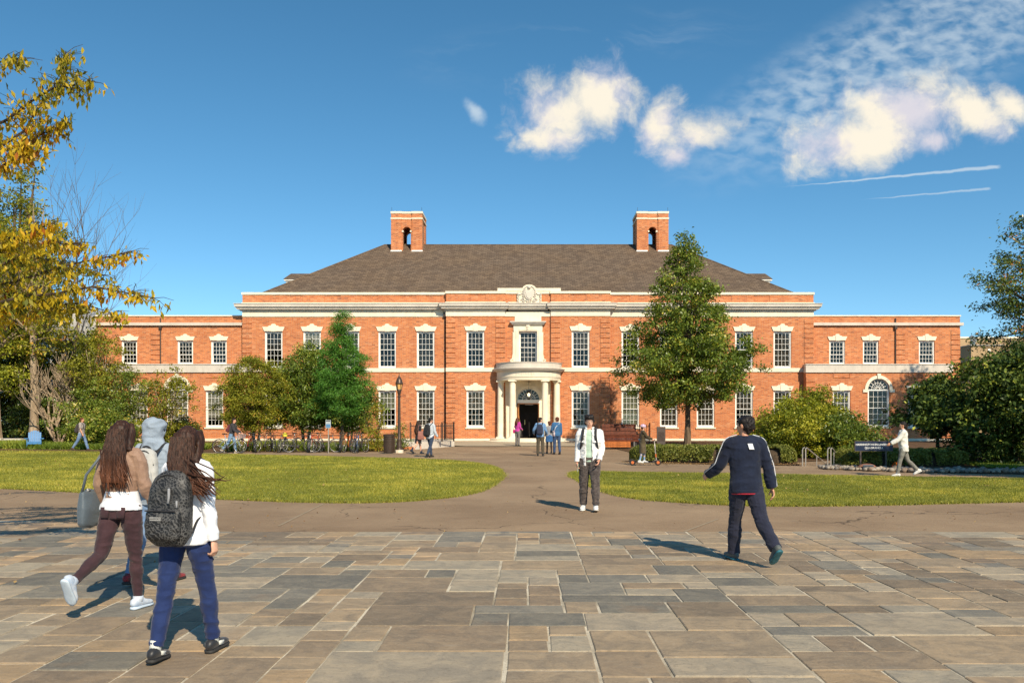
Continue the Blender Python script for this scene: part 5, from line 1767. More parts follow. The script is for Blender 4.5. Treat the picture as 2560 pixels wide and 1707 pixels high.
def hedge(label, pts, width, h, seed, n, m_=l_hedge):
    """clipped rounded hedge along a line of ground points"""
    r = np.random.default_rng(seed)
    c0 = Vector(pts[0])
    H = thing('clipped_hedge', label, 'hedge', c0)
    P = [Vector(p) - c0 for p in pts]
    def sect(t):
        f = t * (len(P) - 1)
        i = min(int(f), len(P) - 2)
        q = P[i].lerp(P[i + 1], f - i)
        tan = (P[min(i + 1, len(P) - 1)] - P[i]).normalized()
        return q, Vector((-tan.y, tan.x, 0))
    core = MB()
    ns, na = 26, 12
    vs, fs = [], []
    def shape(t, a, k=1.0):
        q, nv = sect(t)
        e = min(1.0, (min(t, 1 - t) / 0.09)) ** 0.5 if min(t, 1 - t) < 0.09 else 1.0
        e = max(e, 0.02)
        ca, sa = math.cos(a), math.sin(a)
        x = math.copysign(abs(ca) ** 0.55, ca) * width / 2 * e * k
        z = abs(sa) ** 0.55 * h * (0.55 + 0.45 * e) * k
        return q + nv * x + Vector((0, 0, z))
    for i in range(ns + 1):
        for j in range(na + 1):
            vs.append(shape(0.08 + 0.84 * i / ns, PI * j / na, 0.80))
    for i in range(ns):
        for j in range(na):
            fs.append((i * (na + 1) + j, (i + 1) * (na + 1) + j, (i + 1) * (na + 1) + j + 1, i * (na + 1) + j + 1))
    core.add(vs, fs)
    core.build('inner_branches', bark_dark, H)
    C = np.empty((n, 3))
    t_ = r.random(n)
    e_ = r.random(n) < 0.22
    t_ = np.where(e_, np.where(t_ < 0.5, t_ * 0.2, 1 - (1 - t_) * 0.2), t_)
    a_ = r.uniform(0.02, PI - 0.02, n)
    for i in range(n):
        b = 1.0 + 0.05 * math.sin(t_[i] * 60 + a_[i] * 3) + r.normal(0, 0.025)
        C[i] = shape(t_[i], a_[i], b)
    V = leaf_verts(C, 0.075, 0.6, r, 0.0, 0.2)
    val = np.clip(0.45 + 0.5 * (value_noise(C[:, 0] + 50, C[:, 2] + C[:, 1] + 50, 0.25, seed) - 0.5) + r.normal(0, 0.2, n), 0, 1)
    o = ob('leaves', fast_mesh('leaves', V.reshape(-1, 3), 4, m_, val), H)
    o['kind'] = 'stuff'
hedge('long low clipped hedge in front of the brick sign and tree', [(4.0, 34.6, 0.0), (5.5, 34.2, 0), (7.2, 33.4, 0), (9.0, 33.1, 0), (9.95, 33.6, 0)], 1.5, 0.64, 140, 34000)
hedge('shaded clipped hedge behind the blue name sign', [(10.9, 31.5, 0), (12.4, 31.2, 0), (14.0, 31.2, 0), (15.6, 31.6, 0)], 1.5, 0.58, 141, 26000)

# strip of ground cover along the left walk
def cover(name, label, pts, n, h, seed, m_, w_=0.02):
    V, val = blades(pts, n, h, w_, 0.01, seed)
    o = ob(name, fast_mesh(name, V, 3, m_, val))
    return tag(o, label, 'ground cover', kind='stuff')
cover('ground_cover', 'knee-high green edging plants along the left walk', [(-31, 48.6), (-28, 47.0), (-22, 46.2), (-17, 45.6), (-17, 47.2), (-22, 48.0), (-28, 49.6), (-31, 50)], 26000, 0.28, 151, clover_l)
cover('ground_cover', 'green plants growing under the bicycle stand', [(-15.6, 45.0), (-8.4, 45.0), (-8.4, 46.4), (-15.6, 46.4)], 5000, 0.34, 152, clover_l)
cover('ground_cover', 'shaded grass under the magnolia', [(15.6, 29.5), (20, 28.3), (22, 31), (16, 33)], 14000, 0.10, 153, clover_l)

# fallen leaves along bed edges
rl = np.random.default_rng(77)
def litter(label, pts, n, seed, size=0.05):
    r = np.random.default_rng(seed)
    P = np.array(pts)
    X, Y = r.uniform(P[:, 0].min(), P[:, 0].max(), n), r.uniform(P[:, 1].min(), P[:, 1].max(), n)
    ok = inside(pts, X, Y)
    X, Y = X[ok], Y[ok]
    C = np.stack([X, Y, np.array([gz(v) for v in Y]) + 0.026], 1)
    V = leaf_verts(C, size, 0.6, r, 0.0, 4.0)
    V[:, :, 2] = np.maximum(V[:, :, 2], C[:, None, 2] - 0.006)
    o = ob('fallen_leaves', fast_mesh('fallen_leaves', V.reshape(-1, 3), 4, l_mulchleaf, np.clip(r.normal(0.5, 0.3, len(C)), 0, 1)))
    tag(o, label, 'leaves', kind='stuff')
litter('dry leaves littering the bed along the low hedge', [(3.6, 31.8), (10.2, 31.2), (10.2, 33), (3.6, 34.5)], 2600, 161)
litter('dry leaves by the stone bench at far left', [(-33, 47), (-26.5, 45.6), (-26.5, 48), (-33, 50)], 2200, 162)
litter('dry leaves scattered on the left lawn', [(-22, 22), (-5, 20), (-4, 30), (-20, 40)], 420, 164, 0.07)
litter('dry leaves scattered on the right lawn', [(3, 19), (20, 19), (22, 24), (4, 26)], 240, 165, 0.07)
litter('dry leaves blown over the left end of the paving', [(-9, 8), (-3.2, 9), (-4, 20), (-12, 20)], 150, 166, 0.06)
litter('dry leaves along the asphalt walk', [(-14, 12.6), (14, 12.9), (14, 17.5), (-14, 17.5)], 170, 167, 0.05)
litter('dry leaves in the bed below the bicycles', [(-15, 44.6), (-7, 44.9), (-7, 46.4), (-15, 46)], 1500, 163)

# ------------------------------------------------------------------ the yellow tree reaching in from the left
def W(px, py, D):
    return np.array([(px - VPX) * D / F, D, fz(py, D)])
YT = thing('cherry_tree', 'yellow autumn tree with drooping leaves reaching in from the left', 'tree', (-8.8, 10.0, 0.0))
base = np.array([-8.8, 10.0, 0.0])
r = np.random.default_rng(200)
mb = MB()
mb.tube([(0, 0, -0.05), (0.05, 0.05, 1.0), (0.0, 0.1, 2.2), (0.15, 0.1, 3.6), (0.1, 0.05, 5.2), (0.2, 0.0, 6.8)], [0.19, 0.15, 0.13, 0.11, 0.08, 0.03], 10, False)
BR = [  # (pixel, pixel, depth) runs of the boughs
    [(-560, 620, 10.0), (-200, 480, 10.2), (60, 330, 10.2), (150, 205, 10.1), (165, 128, 10.0)],
    [(-560, 700, 10.0), (-200, 420, 9.8), (20, 300, 9.6), (140, 220, 9.6), (236, 203, 9.6)],
    [(-500, 640, 10.0), (-150, 430, 10.5), (40, 370, 10.5), (110, 330, 10.4), (165, 300, 10.4)],
    [(-560, 760, 10.0), (-150, 520, 9.5), (-20, 430, 9.4), (50, 380, 9.4), (80, 360, 9.4)],
    [(-560, 860, 10.0), (-150, 760, 10.5), (80, 690, 10.6), (220, 650, 10.6), (330, 628, 10.6)],
    [(-560, 900, 10.0), (-200, 800, 9.4), (60, 740, 9.3), (230, 720, 9.3), (385, 745, 9.3)],
    [(-560, 880, 10.0), (-200, 740, 10.0), (0, 660, 10.0), (120, 600, 10.0), (190, 610, 10.0)],
    [(-560, 930, 10.0), (-200, 850, 10.8), (40, 790, 10.9), (180, 760, 10.9), (300, 790, 10.9)],
    [(-560, 880, 10.0), (-300, 720, 9.2), (-60, 640, 9.0), (60, 590, 9.0), (120, 560, 9.0)],
    [(-560, 930, 10.0), (-250, 860, 9.6), (-40, 780, 9.5), (90, 740, 9.5), (160, 780, 9.5)],
    [(-560, 560, 10.0), (-300, 380, 9.2), (-150, 240, 9.0), (-40, 170, 9.0), (60, 150, 9.0)],
    [(-560, 800, 10.0), (-300, 680, 11.5), (-60, 620, 11.8), (100, 640, 11.8), (260, 690, 11.8)],
    [(-560, 800, 10.0), (-420, 600, 8.6), (-300, 480, 8.2), (-200, 420, 8.0), (-120, 440, 8.0)],
    [(-560, 800, 10.0), (-500, 560, 11.6), (-300, 380, 12.5), (-120, 300, 12.8), (-20, 330, 12.8)],
    [(-560, 700, 10.0), (-700, 480, 10.4), (-820, 360, 10.8), (-900, 300, 11.0), (-980, 340, 11.0)],
    [(-560, 800, 10.0), (-700, 640, 9.4), (-850, 560, 9.0), (-950, 540, 8.8), (-1050, 600, 8.6)]]
cent = []
for b in BR:
    P = [W(*q) - base for q in b]
    pts = []
    for i in range(len(P) - 1):
        for t in (0.0, 0.5):
            pts.append(P[i] * (1 - t) + P[i + 1] * t + r.normal(0, 0.015, 3))
    pts.append(P[-1])
    n_ = len(pts)
    mb.tube(pts, [0.020 * (1 - i / n_) + 0.003 for i in range(n_)], 6, False)
    A = np.array(pts)
    for i in range(2, n_ - 1):
        for k in range(14):                            # side twigs
            t = r.random()
            p = A[i] * (1 - t) + A[i + 1] * t
            L = r.uniform(0.15, 0.42) * (1.15 - 0.6 * i / n_)
            d = unit(r.normal(0, 1, (1, 3)) + unit((A[i + 1] - A[i])[None]) * 0.9)[0]
            d[2] *= 0.6
            q = p + d * L
            mb.tube([p, (p + q) / 2 + np.array([0, 0, 0.02]), q], [0.004, 0.003, 0.002], 4, False)
            m_ = max(3, int(L / 0.034))
            for j in range(m_):
                f = (j + r.random()) / m_
                cent.append(p + (q - p) * f + r.normal(0, 0.03, 3) + np.array([0, 0, -0.05]))
mb.build('trunk', bark_dark, YT, 'auto')
cent = np.array(cent)
V = leaf_verts(cent, 0.080, 0.40, r, 0.95, 0.0)
val = np.clip(0.45 + 0.22 * np.sin(cent[:, 0] * 3.1 + cent[:, 2] * 2.3) + r.normal(0, 0.22, len(cent)), 0, 1)
ax_ = VPX + (cent[:, 0] + base[0]) * F / (cent[:, 1] + base[1])
seen = np.where((ax_ > 10) & (ax_ < 700))[0]
pick = seen[np.argsort(-(ax_[seen] + r.normal(0, 60, len(seen))))][:290]
rest = np.setdiff1d(np.arange(len(cent)), pick)
o = ob('crown', fast_mesh('crown', V[rest].reshape(-1, 3), 4, l_yellow, val[rest]), YT)
o['kind'] = 'stuff'
for i in pick:
    c = V[i].mean(0)
    q = ob('leaf', fast_mesh('leaf', V[i] - c, 4, l_yellow, val[i:i + 1]), YT)
    q.location = tuple(c)


# ------------------------------------------------------------------ things about the place
rubber = plain('tyre_rubber', (0.025, 0.023, 0.022), 0.8, 0.2, 30.0)
chrome = plain('bare_metal', (0.55, 0.53, 0.50), 0.35, 0.15, 20.0, metal=0.8)
wood_red = plain('stained_red_wood', (0.11, 0.030, 0.014), 0.6, 0.35, 7.0, spec=0.15)
wood_orange = plain('orange_cedar', (0.42, 0.13, 0.035), 0.6, 0.3, 7.0, spec=0.15)
blue_chair = plain('blue_plastic_lumber', (0.055, 0.20, 0.42), 0.5, 0.12, 8.0)
sign_blue = plain('navy_sign_paint', (0.012, 0.020, 0.050), 0.35, 0.1, 5.0)
sign_white = plain('white_lettering', (0.85, 0.83, 0.78), 0.6, 0.03, 5.0)
steel = plain('brushed_steel', (0.42, 0.37, 0.31), 0.4, 0.15, 20.0, metal=0.5)
plaque_m = plain('brown_sign_face', (0.085, 0.062, 0.048), 0.5, 0.15, 6.0)
tan_block = stone_mat('tan_block', (0.42, 0.29, 0.16), 0.3)
siding = plain('white_siding', (0.62, 0.60, 0.55), 0.6, 0.08, 2.0)

# lamp post
b = G(998, 1131)
LP = thing('lamp_post', 'brown cast lamp post with acorn lantern beside the litter bin', 'lamp post', b)
mb = MB(); mb.lathe([(0.0, 0.16), (0.21, 0.16), (0.21, 0.15), (0.20, 0.0)], (0, 0, -0.02), 8); mb.build('plinth', lime, LP)
mb = MB(); mb.lathe([(0.17, 0.14), (0.17, 0.20), (0.14, 0.24), (0.145, 0.30), (0.125, 0.36), (0.13, 0.50), (0.10, 0.62), (0.105, 0.66), (0.085, 0.70), (0.075, 1.3), (0.062, 2.75), (0.085, 2.77), (0.085, 2.82), (0.06, 2.84)], (0, 0, 0), 14); mb.build('post', iron_brown, LP, 'auto')
mb = MB(); mb.lathe([(0.05, 2.84), (0.075, 2.90), (0.10, 3.02), (0.115, 3.10), (0.10, 3.14)], (0, 0, 0), 12)
for i in range(6):
    a = PI / 3 * i
    mb.tube([(0.11 * math.cos(a), 0.11 * math.sin(a), 3.10), (0.165 * math.cos(a), 0.165 * math.sin(a), 3.42)], 0.016, 5)
mb.lathe([(0.185, 3.40), (0.195, 3.44), (0.165, 3.50), (0.145, 3.60), (0.085, 3.72), (0.05, 3.75), (0.04, 3.80), (0.02, 3.84), (0.012, 3.94), (0.0, 3.95)], (0, 0, 0), 14)
mb.build('lantern_cage', iron_brown, LP, 'auto')
mb = MB(); mb.lathe([(0.095, 3.12), (0.12, 3.24), (0.155, 3.42)], (0, 0, 0), 14); mb.build('lantern_glass', lamp_amber, LP, 'auto')
mb = MB(); mb.lathe([(0.0, 3.14), (0.04, 3.16), (0.045, 3.34), (0.0, 3.37)], (0, 0, 0), 8); mb.build('bulb', lime, LP, 'auto')

# litter bin
b = G(973, 1132.5)
BN = thing('litter_bin', 'round brown ribbed litter bin beside the lamp post', 'litter bin', b)
mb = MB(); mb.lathe([(0.0, 0.02), (0.245, 0.02), (0.25, 0.05), (0.268, 0.80), (0.255, 0.80), (0.235, 0.1), (0.0, 0.09)], (0, 0, 0), 24); mb.build('liner', iron_brown, BN, 'auto')
sl = MB(); sl.box(-0.016, 0.016, -0.012, 0.010, 0.0, 0.62)
slm = sl.mesh('rib', iron_brown)
for i in range(26):
    a = 2 * PI * i / 26
    q = ob('rib', slm, BN, (0.268 * math.cos(a), 0.268 * math.sin(a), 0.07)); q.rotation_euler = (0, 0, a + PI / 2)
for z, r0 in ((0.70, 0.285), (0.80, 0.295), (0.05, 0.275)):
    mb = MB(); mb.lathe([(r0 - 0.03, z), (r0, z + 0.005), (r0, z + 0.055), (r0 - 0.03, z + 0.06)], (0, 0, 0), 24); mb.build('hoop', iron_brown, BN, 'auto')
mb = MB(); mb.lathe([(0.29, 0.86), (0.30, 0.90), (0.22, 0.93), (0.16, 0.90), (0.16, 0.85)], (0, 0, 0), 24); mb.build('rim', iron_brown, BN, 'auto')


def railing(label, x0, x1, y, z0, z1, n, ends):
    Rl = thing('iron_railing', label, 'railing', (x0, y, z0))
    L, h = x1 - x0, z1 - z0
    mb = MB(); mb.box(0, L, -0.018, 0.018, h - 0.14, h - 0.10); mb.build('top_rail', iron, Rl)
    mb = MB(); mb.box(0, L, -0.018, 0.018, 0.08, 0.12); mb.build('bottom_rail', iron, Rl)
    bm_ = MB(); bm_.box(-0.010, 0.010, -0.010, 0.010, 0.0, h - 0.06); bm_.lathe([(0.022, h - 0.06), (0.012, h - 0.02), (0.0, h + 0.03)], (0, 0, 0), 6)
    bme = bm_.mesh('baluster', iron)
    for i in range(n):
        ob('baluster', bme, Rl, (L * (i + 0.5) / n, 0, 0))
    for e in ends:
        mb = MB()
        mb.box(e - 0.03, e + 0.03, -0.03, 0.03, -0.02, h + 0.02)
        mb.lathe([(0.035, h + 0.02), (0.045, h + 0.05), (0.0, h + 0.12)], (e, 0, 0), 8)
        mb.build('post', iron_brown, Rl)
    return Rl
# ramp kerb with its railing, left of the portico
mb = MB()
mb.add([(-7.3, 46.9, 0.0), (-6.0, 46.9, 0.0), (-4.2, 50.2, 0.05), (-4.7, 51.5, 0.05), (-7.3, 51.0, 0.05), (-7.3, 46.9, 0.46), (-6.0, 46.9, 0.44), (-4.2, 50.2, 0.42), (-4.7, 51.5, 0.44), (-7.3, 51.0, 0.46)],
       [(0, 1, 6, 5), (1, 2, 7, 6), (2, 3, 8, 7), (3, 4, 9, 8), (4, 0, 5, 9), (5, 6, 7, 8, 9)])
KR = mb.build('ramp_kerb', lime_grey); tag(KR, 'low pale stone kerb of the ramp under the left railing', 'kerb wall')
mb = MB()
mb.box(-7.32, -6.02, 46.86, 46.895, 0.0, 0.20); o = mb.build('brick_base', brick, KR)
railing('black iron railing left of the portico behind the young couple', -6.5, -4.75, 48.6, 0.44, 1.40, 13, (0.0, 1.75))
RL = railing('short grey-black end railing angled towards the portico', 0.0, 0.95, 0.0, 0.44, 1.42, 9, (0.0, 0.95))
RL.location = (-4.75, 48.62, 0.44); RL.rotation_euler = (0, 0, R(52))
railing('black iron railing behind the big wooden bench', 4.4, 7.0, 50.6, 0.16, 1.36, 20, (0.0, 2.6))

# the big wooden bench
WB = thing('wooden_bench', 'huge two-tier red wooden bench right of the portico', 'bench', (5.0, 47.6, gz(47.6)))
def plank(name, m_, x0, x1, y, z, dy, dz, rx=0.0):
    mb = MB(); mb.box(x0, x1, -dy / 2, dy / 2, -dz / 2, dz / 2)
    o = mb.build(name, m_, WB, loc=(0, y, z)); o.rotation_euler = (rx, 0, 0)
for i in range(3):
    plank('back_slat', wood_red, -0.93, 0.95, 0.78 + 0.06 * i, 0.83 + 0.20 * i, 0.05, 0.18, R(-16))
for i in range(4):
    plank('seat_slat', wood_red, -0.98, 0.99, 0.08 + 0.16 * i, 0.72, 0.145, 0.05)
for i in range(2):
    plank('front_slat', wood_red, -0.98, 0.98, 0.0, 0.61 - 0.16 * i, 0.05, 0.14)
for i in range(2):
    plank('lower_front_slat', wood_orange, -1.15, 0.48, -0.55, 0.28 - 0.13 * i, 0.05, 0.115)
for i in range(3):
    plank('lower_seat_slat', wood_orange, -1.15, 0.48, -0.47 + 0.15 * i, 0.37, 0.135, 0.05)
for x in (-0.85, 0.85):
    mb = MB(); mb.box(x - 0.05, x + 0.05, 0.04, 0.12, 0, 0.69); mb.build('leg', iron, WB)
    mb = MB(); mb.obox((x, 0.86, 0.62), (0.05, 0, 0), (0, 0.04, 0), (0, 0.17, 0.62)); mb.build('back_leg', iron, WB)
for x in (-1.0, 0.38):
    mb = MB(); mb.box(x - 0.04, x + 0.04, -0.52, -0.14, 0, 0.345); mb.build('lower_leg', iron, WB)

# brown sign slab
SS = thing('sign_slab', 'upright brown sign slab left of the tree trunk', 'sign', (6.35, 42.0, 0.0))
mb = MB(); mb.box(-0.20, 0.20, -0.07, 0.07, 0, 1.30); mb.build('slab', plaque_m, SS)
mb = MB(); mb.box(-0.15, 0.15, -0.078, -0.071, 0.62, 1.05); mb.build('face_panel', iron_brown, SS)

# blue garden chair
AC = thing('garden_chair', 'blue slatted adirondack-style chair under the pale trunk', 'chair', G(86, 1122), R(26))
for i in range(6):
    x = -0.26 + 0.104 * i
    h = 0.66 - 0.055 * abs(i - 2.5) ** 1.6 * 0.5
    mb = MB(); mb.obox((0, 0, 0), (0.047, 0, 0), (0, 0.012, 0), (0, 0.11 * h, h / 2 * 0.98)); o = mb.build('back_slat', blue_chair, AC, loc=(x, 0.19 + 0.08, 0.36 + h * 0.47))
for i in range(4):
    mb = MB(); mb.box(-0.28, 0.28, -0.055, 0.055, -0.012, 0.012); o = mb.build('seat_slat', blue_chair, AC, loc=(0, -0.30 + 0.125 * i, 0.385 - 0.02 * i)); o.rotation_euler = (R(-9), 0, 0)
mb = MB(); mb.box(-0.30, 0.30, -0.40, -0.375, 0.26, 0.375); mb.build('front_rail', blue_chair, AC)
mb = MB(); mb.box(-0.30, 0.30, -0.38, -0.36, 0.05, 0.11); mb.build('front_stretcher', blue_chair, AC)
for s_ in (-1, 1):
    mb = MB(); mb.box(s_ * 0.33 - 0.02, s_ * 0.33 + 0.02, -0.40, -0.30, 0, 0.54); mb.build('leg', blue_chair, AC)
    mb = MB(); mb.obox((s_ * 0.31, 0.06, 0.20), (0.015, 0, 0), (0, 0.42, -0.15), (0, 0.015, 0.05)); mb.build('rear_leg', blue_chair, AC)
    mb = MB(); mb.prism([(s_ * 0.37 - 0.09, 0.54), (s_ * 0.37 + 0.09, 0.54), (s_ * 0.37 + 0.09, 0.575), (s_ * 0.37 - 0.09, 0.575)], -0.46, 0.30); mb.build('arm_rest', blue_chair, AC)

# stone bench at the left edge
SB = thing('stone_bench', 'pale stone slab bench cut by the left picture edge', 'bench', G(18, 1117))
mb = MB(); mb.box(-1.05, 0.92, -0.22, 0.22, 0.36, 0.46); mb.build('seat', lime_grey, SB)
for x in (-0.75, 0.55):
    mb = MB(); mb.box(x - 0.10, x + 0.10, -0.17, 0.17, 0.0, 0.359); mb.build('leg', lime_grey, SB)
mb = MB(); mb.box(-0.22, -0.06, -0.224, -0.2205, 0.385, 0.435); mb.build('plaque', plaque_m, SB)

# hand rails by the steps
def handrail(label, x, y, L):
    H = thing('hand_rail', label, 'handrail', (x, y, 0.0), group='hand rails at the garden steps')
    for q, nm in ((-0.11, 0), (0.0, 1)):
        pts = [(q, 0, -0.03), (q, 0, 0.56), (q + 0.02, 0, 0.63), (q + 0.08, 0, 0.655)]
        if q == 0.0:
            pts = [(q, 0, -0.03), (q, 0, 0.60), (q + 0.03, 0.02, 0.645), (q + 0.12, 0.1, 0.60), (q + L, 0.4, 0.60 - 0.62 * L)]
        mb = MB(); mb.tube(pts, 0.022, 7); mb.build('rail', steel, H, 'auto')
    mb = MB(); mb.tube([(L * 0.55, 0.24, -0.03), (L * 0.55, 0.24, 0.60 - 0.62 * L * 0.55 + 0.03)], 0.018, 7); mb.build('post', steel, H, 'auto')
handrail('steel hand rail sloping down beside the yellow-green shrub', fx(2014, 31.2), 31.2, 0.86)
handrail('shorter steel hand rail touching the shaded hedge', fx(2077, 31.0), 31.0, 0.35)

# name sign
NS = thing('name_sign', 'navy sign reading Harrington Engineering Quadrangle', 'sign', (fx(2184, 30.2), 30.2, 0.0))
mb = MB(); mb.box(-0.64, 0.64, -0.025, 0.025, 0.575, 0.895); mb.build('board', sign_blue, NS)
mb = MB()
for a in ((-0.655, 0.655, 0.895, 0.91), (-0.655, 0.655, 0.56, 0.575), (-0.655, -0.64, 0.575, 0.895), (0.64, 0.655, 0.575, 0.895)):
    mb.box(a[0], a[1], -0.03, 0.03, a[2], a[3])
mb.build('border', plaque_m, NS)
for x in (-0.45, 0.42):
    mb = MB(); mb.box(x - 0.025, x + 0.025, -0.02, 0.02, -0.03, 0.559); mb.build('post', plaque_m, NS)
text_mesh('lettering', 'HARRINGTON ENGINEERING', 0.094, sign_white, NS, (0, -0.028, 0.785), (R(90), 0, 0), bold=0.0008)
text_mesh('lettering', 'QUADRANGLE', 0.094, sign_white, NS, (0, -0.028, 0.670), (R(90), 0, 0), bold=0.0008)
# plaque boulder below it
PB = thing('plaque_boulder', 'reddish boulder with dark plaque below the navy sign', 'boulder', (fx(2168, 28.6), 28.6, 0.0))
mb = MB(); mb.ball((0, 0, 0.07), (0.33, 0.2, 0.15), 12, 8)
for i, p in enumerate(mb.v):
    n_ = mnoise.noise(Vector(p) * 4.0) * 0.06
    mb.v[i] = (p[0] * (1 + n_), p[1] * (1 + n_), max(-0.02, p[2] * (1 + n_)))
mb.build('boulder', plain('red_boulder', (0.22, 0.10, 0.06), 0.8, 0.4, 5.0, bump=0.4), PB)
mb = MB(); mb.obox((-0.04, -0.17, 0.10), (0.17, 0, 0), (0, 0.012, 0.01), (0, -0.04, 0.07)); mb.build('plaque', plain('plaque_grey', (0.10, 0.12, 0.14), 0.4), PB)
# orange flowers
FL = thing('flower_clump', 'small clump of orange flowers by the feet of the man in white', 'flowers', (fx(2243, 28.9), 28.9, 0.0))
r = np.random.default_rng(5)
C = r.normal(0, 0.07, (60, 3)) + np.array([0, 0, 0.16])
ob('petals', fast_mesh('petals', leaf_verts(C, 0.06, 0.6, r).reshape(-1, 3), 4, l_flower, r.random(60)), FL)['kind'] = 'stuff'
C = r.normal(0, 0.08, (80, 3)) * np.array([1, 1, 0.6]) + np.array([0, 0, 0.07])
ob('leaves', fast_mesh('leaves', leaf_verts(C, 0.08, 0.3, r).reshape(-1, 3), 4, l_mid, r.random(80)), FL)['kind'] = 'stuff'

# round river stones edging the right bed
SE = structure(ob('stone_edging', None))
river = []
for k, c in enumerate(((0.30, 0.255, 0.20), (0.19, 0.165, 0.14), (0.35, 0.30, 0.235), (0.23, 0.17, 0.12))):
    river.append(plain('river_stone_%s' % 'abcd'[k], c, 0.7, 0.25, 9.0, bump=0.3))
rks = []
rr = random.Random(12)
for k in range(8):
    mb = MB(); mb.ball((0, 0, 0), (1.0, rr.uniform(0.65, 0.95), rr.uniform(0.5, 0.8)), 8, 6)
    for i, p in enumerate(mb.v):
        s_ = 1 + 0.22 * mnoise.noise(Vector(p) * 1.3 + Vector((k * 7, 0, 0)))
        mb.v[i] = (p[0] * s_, p[1] * s_, p[2] * s_)
    rks.append(mb.mesh('river_stone', river[k % 4], True))
for k in range(290):
    px = 2050 + 560 * (k + rr.random()) / 290
    t = (px - 2050) / 560
    y0 = 29.3 - 2.2 * min(1, t * 2.0) ** 0.7
    y = y0 + rr.random() ** 1.3 * (0.5 + 1.1 * rr.random())
    s_ = rr.uniform(0.05, 0.115)
    q = ob('river_stone', rr.choice(rks), SE, (fx(px, y), y, 0.02 + s_ * 0.42))
    q.scale = (s_, s_, s_)
    q.rotation_euler = (rr.uniform(-0.3, 0.3), rr.uniform(-0.3, 0.3), rr.uniform(0, 6.3))

# far buildings
FB = thing('far_building', 'tan brick block with rooftop vents beyond the right wing', 'building', (0, 84, 0))
mb = MB(); mb.box(fx(2380, 84), fx(2640, 84), 0, 14, 0, fz(846, 84)); mb.build('wall', tan_block, FB)
mb = MB(); mb.box(fx(2378, 84), fx(2642, 84), -0.08, 14.1, fz(846, 84), fz(842, 84)); mb.build('coping', lime, FB)
mb = MB(); mb.box(fx(2421, 80), fx(2500, 80), -4.5, -0.5, fz(905, 80), fz(865, 80)); PH = mb.build('penthouse', tan_block, FB)
mb = MB(); mb.box(fx(2419, 80), fx(2502, 80), -4.6, -0.45, fz(865, 80), fz(863, 80)); mb.build('penthouse_roof', lead, FB)
for px, h in ((2450, 20), (2456, 12)):
    mb = MB(); mb.tube([(fx(px, 80), -2.5, fz(864, 80)), (fx(px, 80), -2.5, fz(864 - h, 80))], 0.12, 8); mb.lathe([(0.22, 0), (0.25, 0.2), (0.0, 0.4)], (fx(px, 80), -2.5, fz(864 - h, 80)), 8); mb.build('vent_pipe', chrome, FB)
mb = MB(); mb.box(fx(2462, 80), fx(2468, 80), -4.56, -4.5, fz(880, 80), fz(873, 80)); mb.build('window', paint, FB)
WH = thing('white_house', 'white sided house glimpsed through the left-hand trees', 'building', (-33.0, 66.0, 0))
mb = MB(); mb.box(-6, 3.2, 0, 7, 0, 7.5); mb.build('wall', siding, WH)
bd = MB(); bd.box(-6, 3.2, -0.035, 0.0, 0, 0.20); bdm = bd.mesh('siding_board', siding)
for i in range(30):
    ob('siding_board', bdm, WH, (0, 0, 0.02 + 0.25 * i))
mb = MB(); mb.prism([(-6.4, 7.5), (3.6, 7.5), (-1.4, 10.4)], -0.3, 7.3); mb.build('roof', lead, WH)
for x in (-4.6, -2.2, 0.2, 2.2):
    for z in (1.2, 4.6):
        mb = MB(); mb.box(x - 0.45, x + 0.45, -0.06, -0.036, z, z + 1.6); wn = mb.build('window', paint, WH)
        mb = MB(); mb.box(x - 0.36, x + 0.36, -0.066, -0.061, z + 0.1, z + 1.5); mb.build('pane', dark_m, wn)

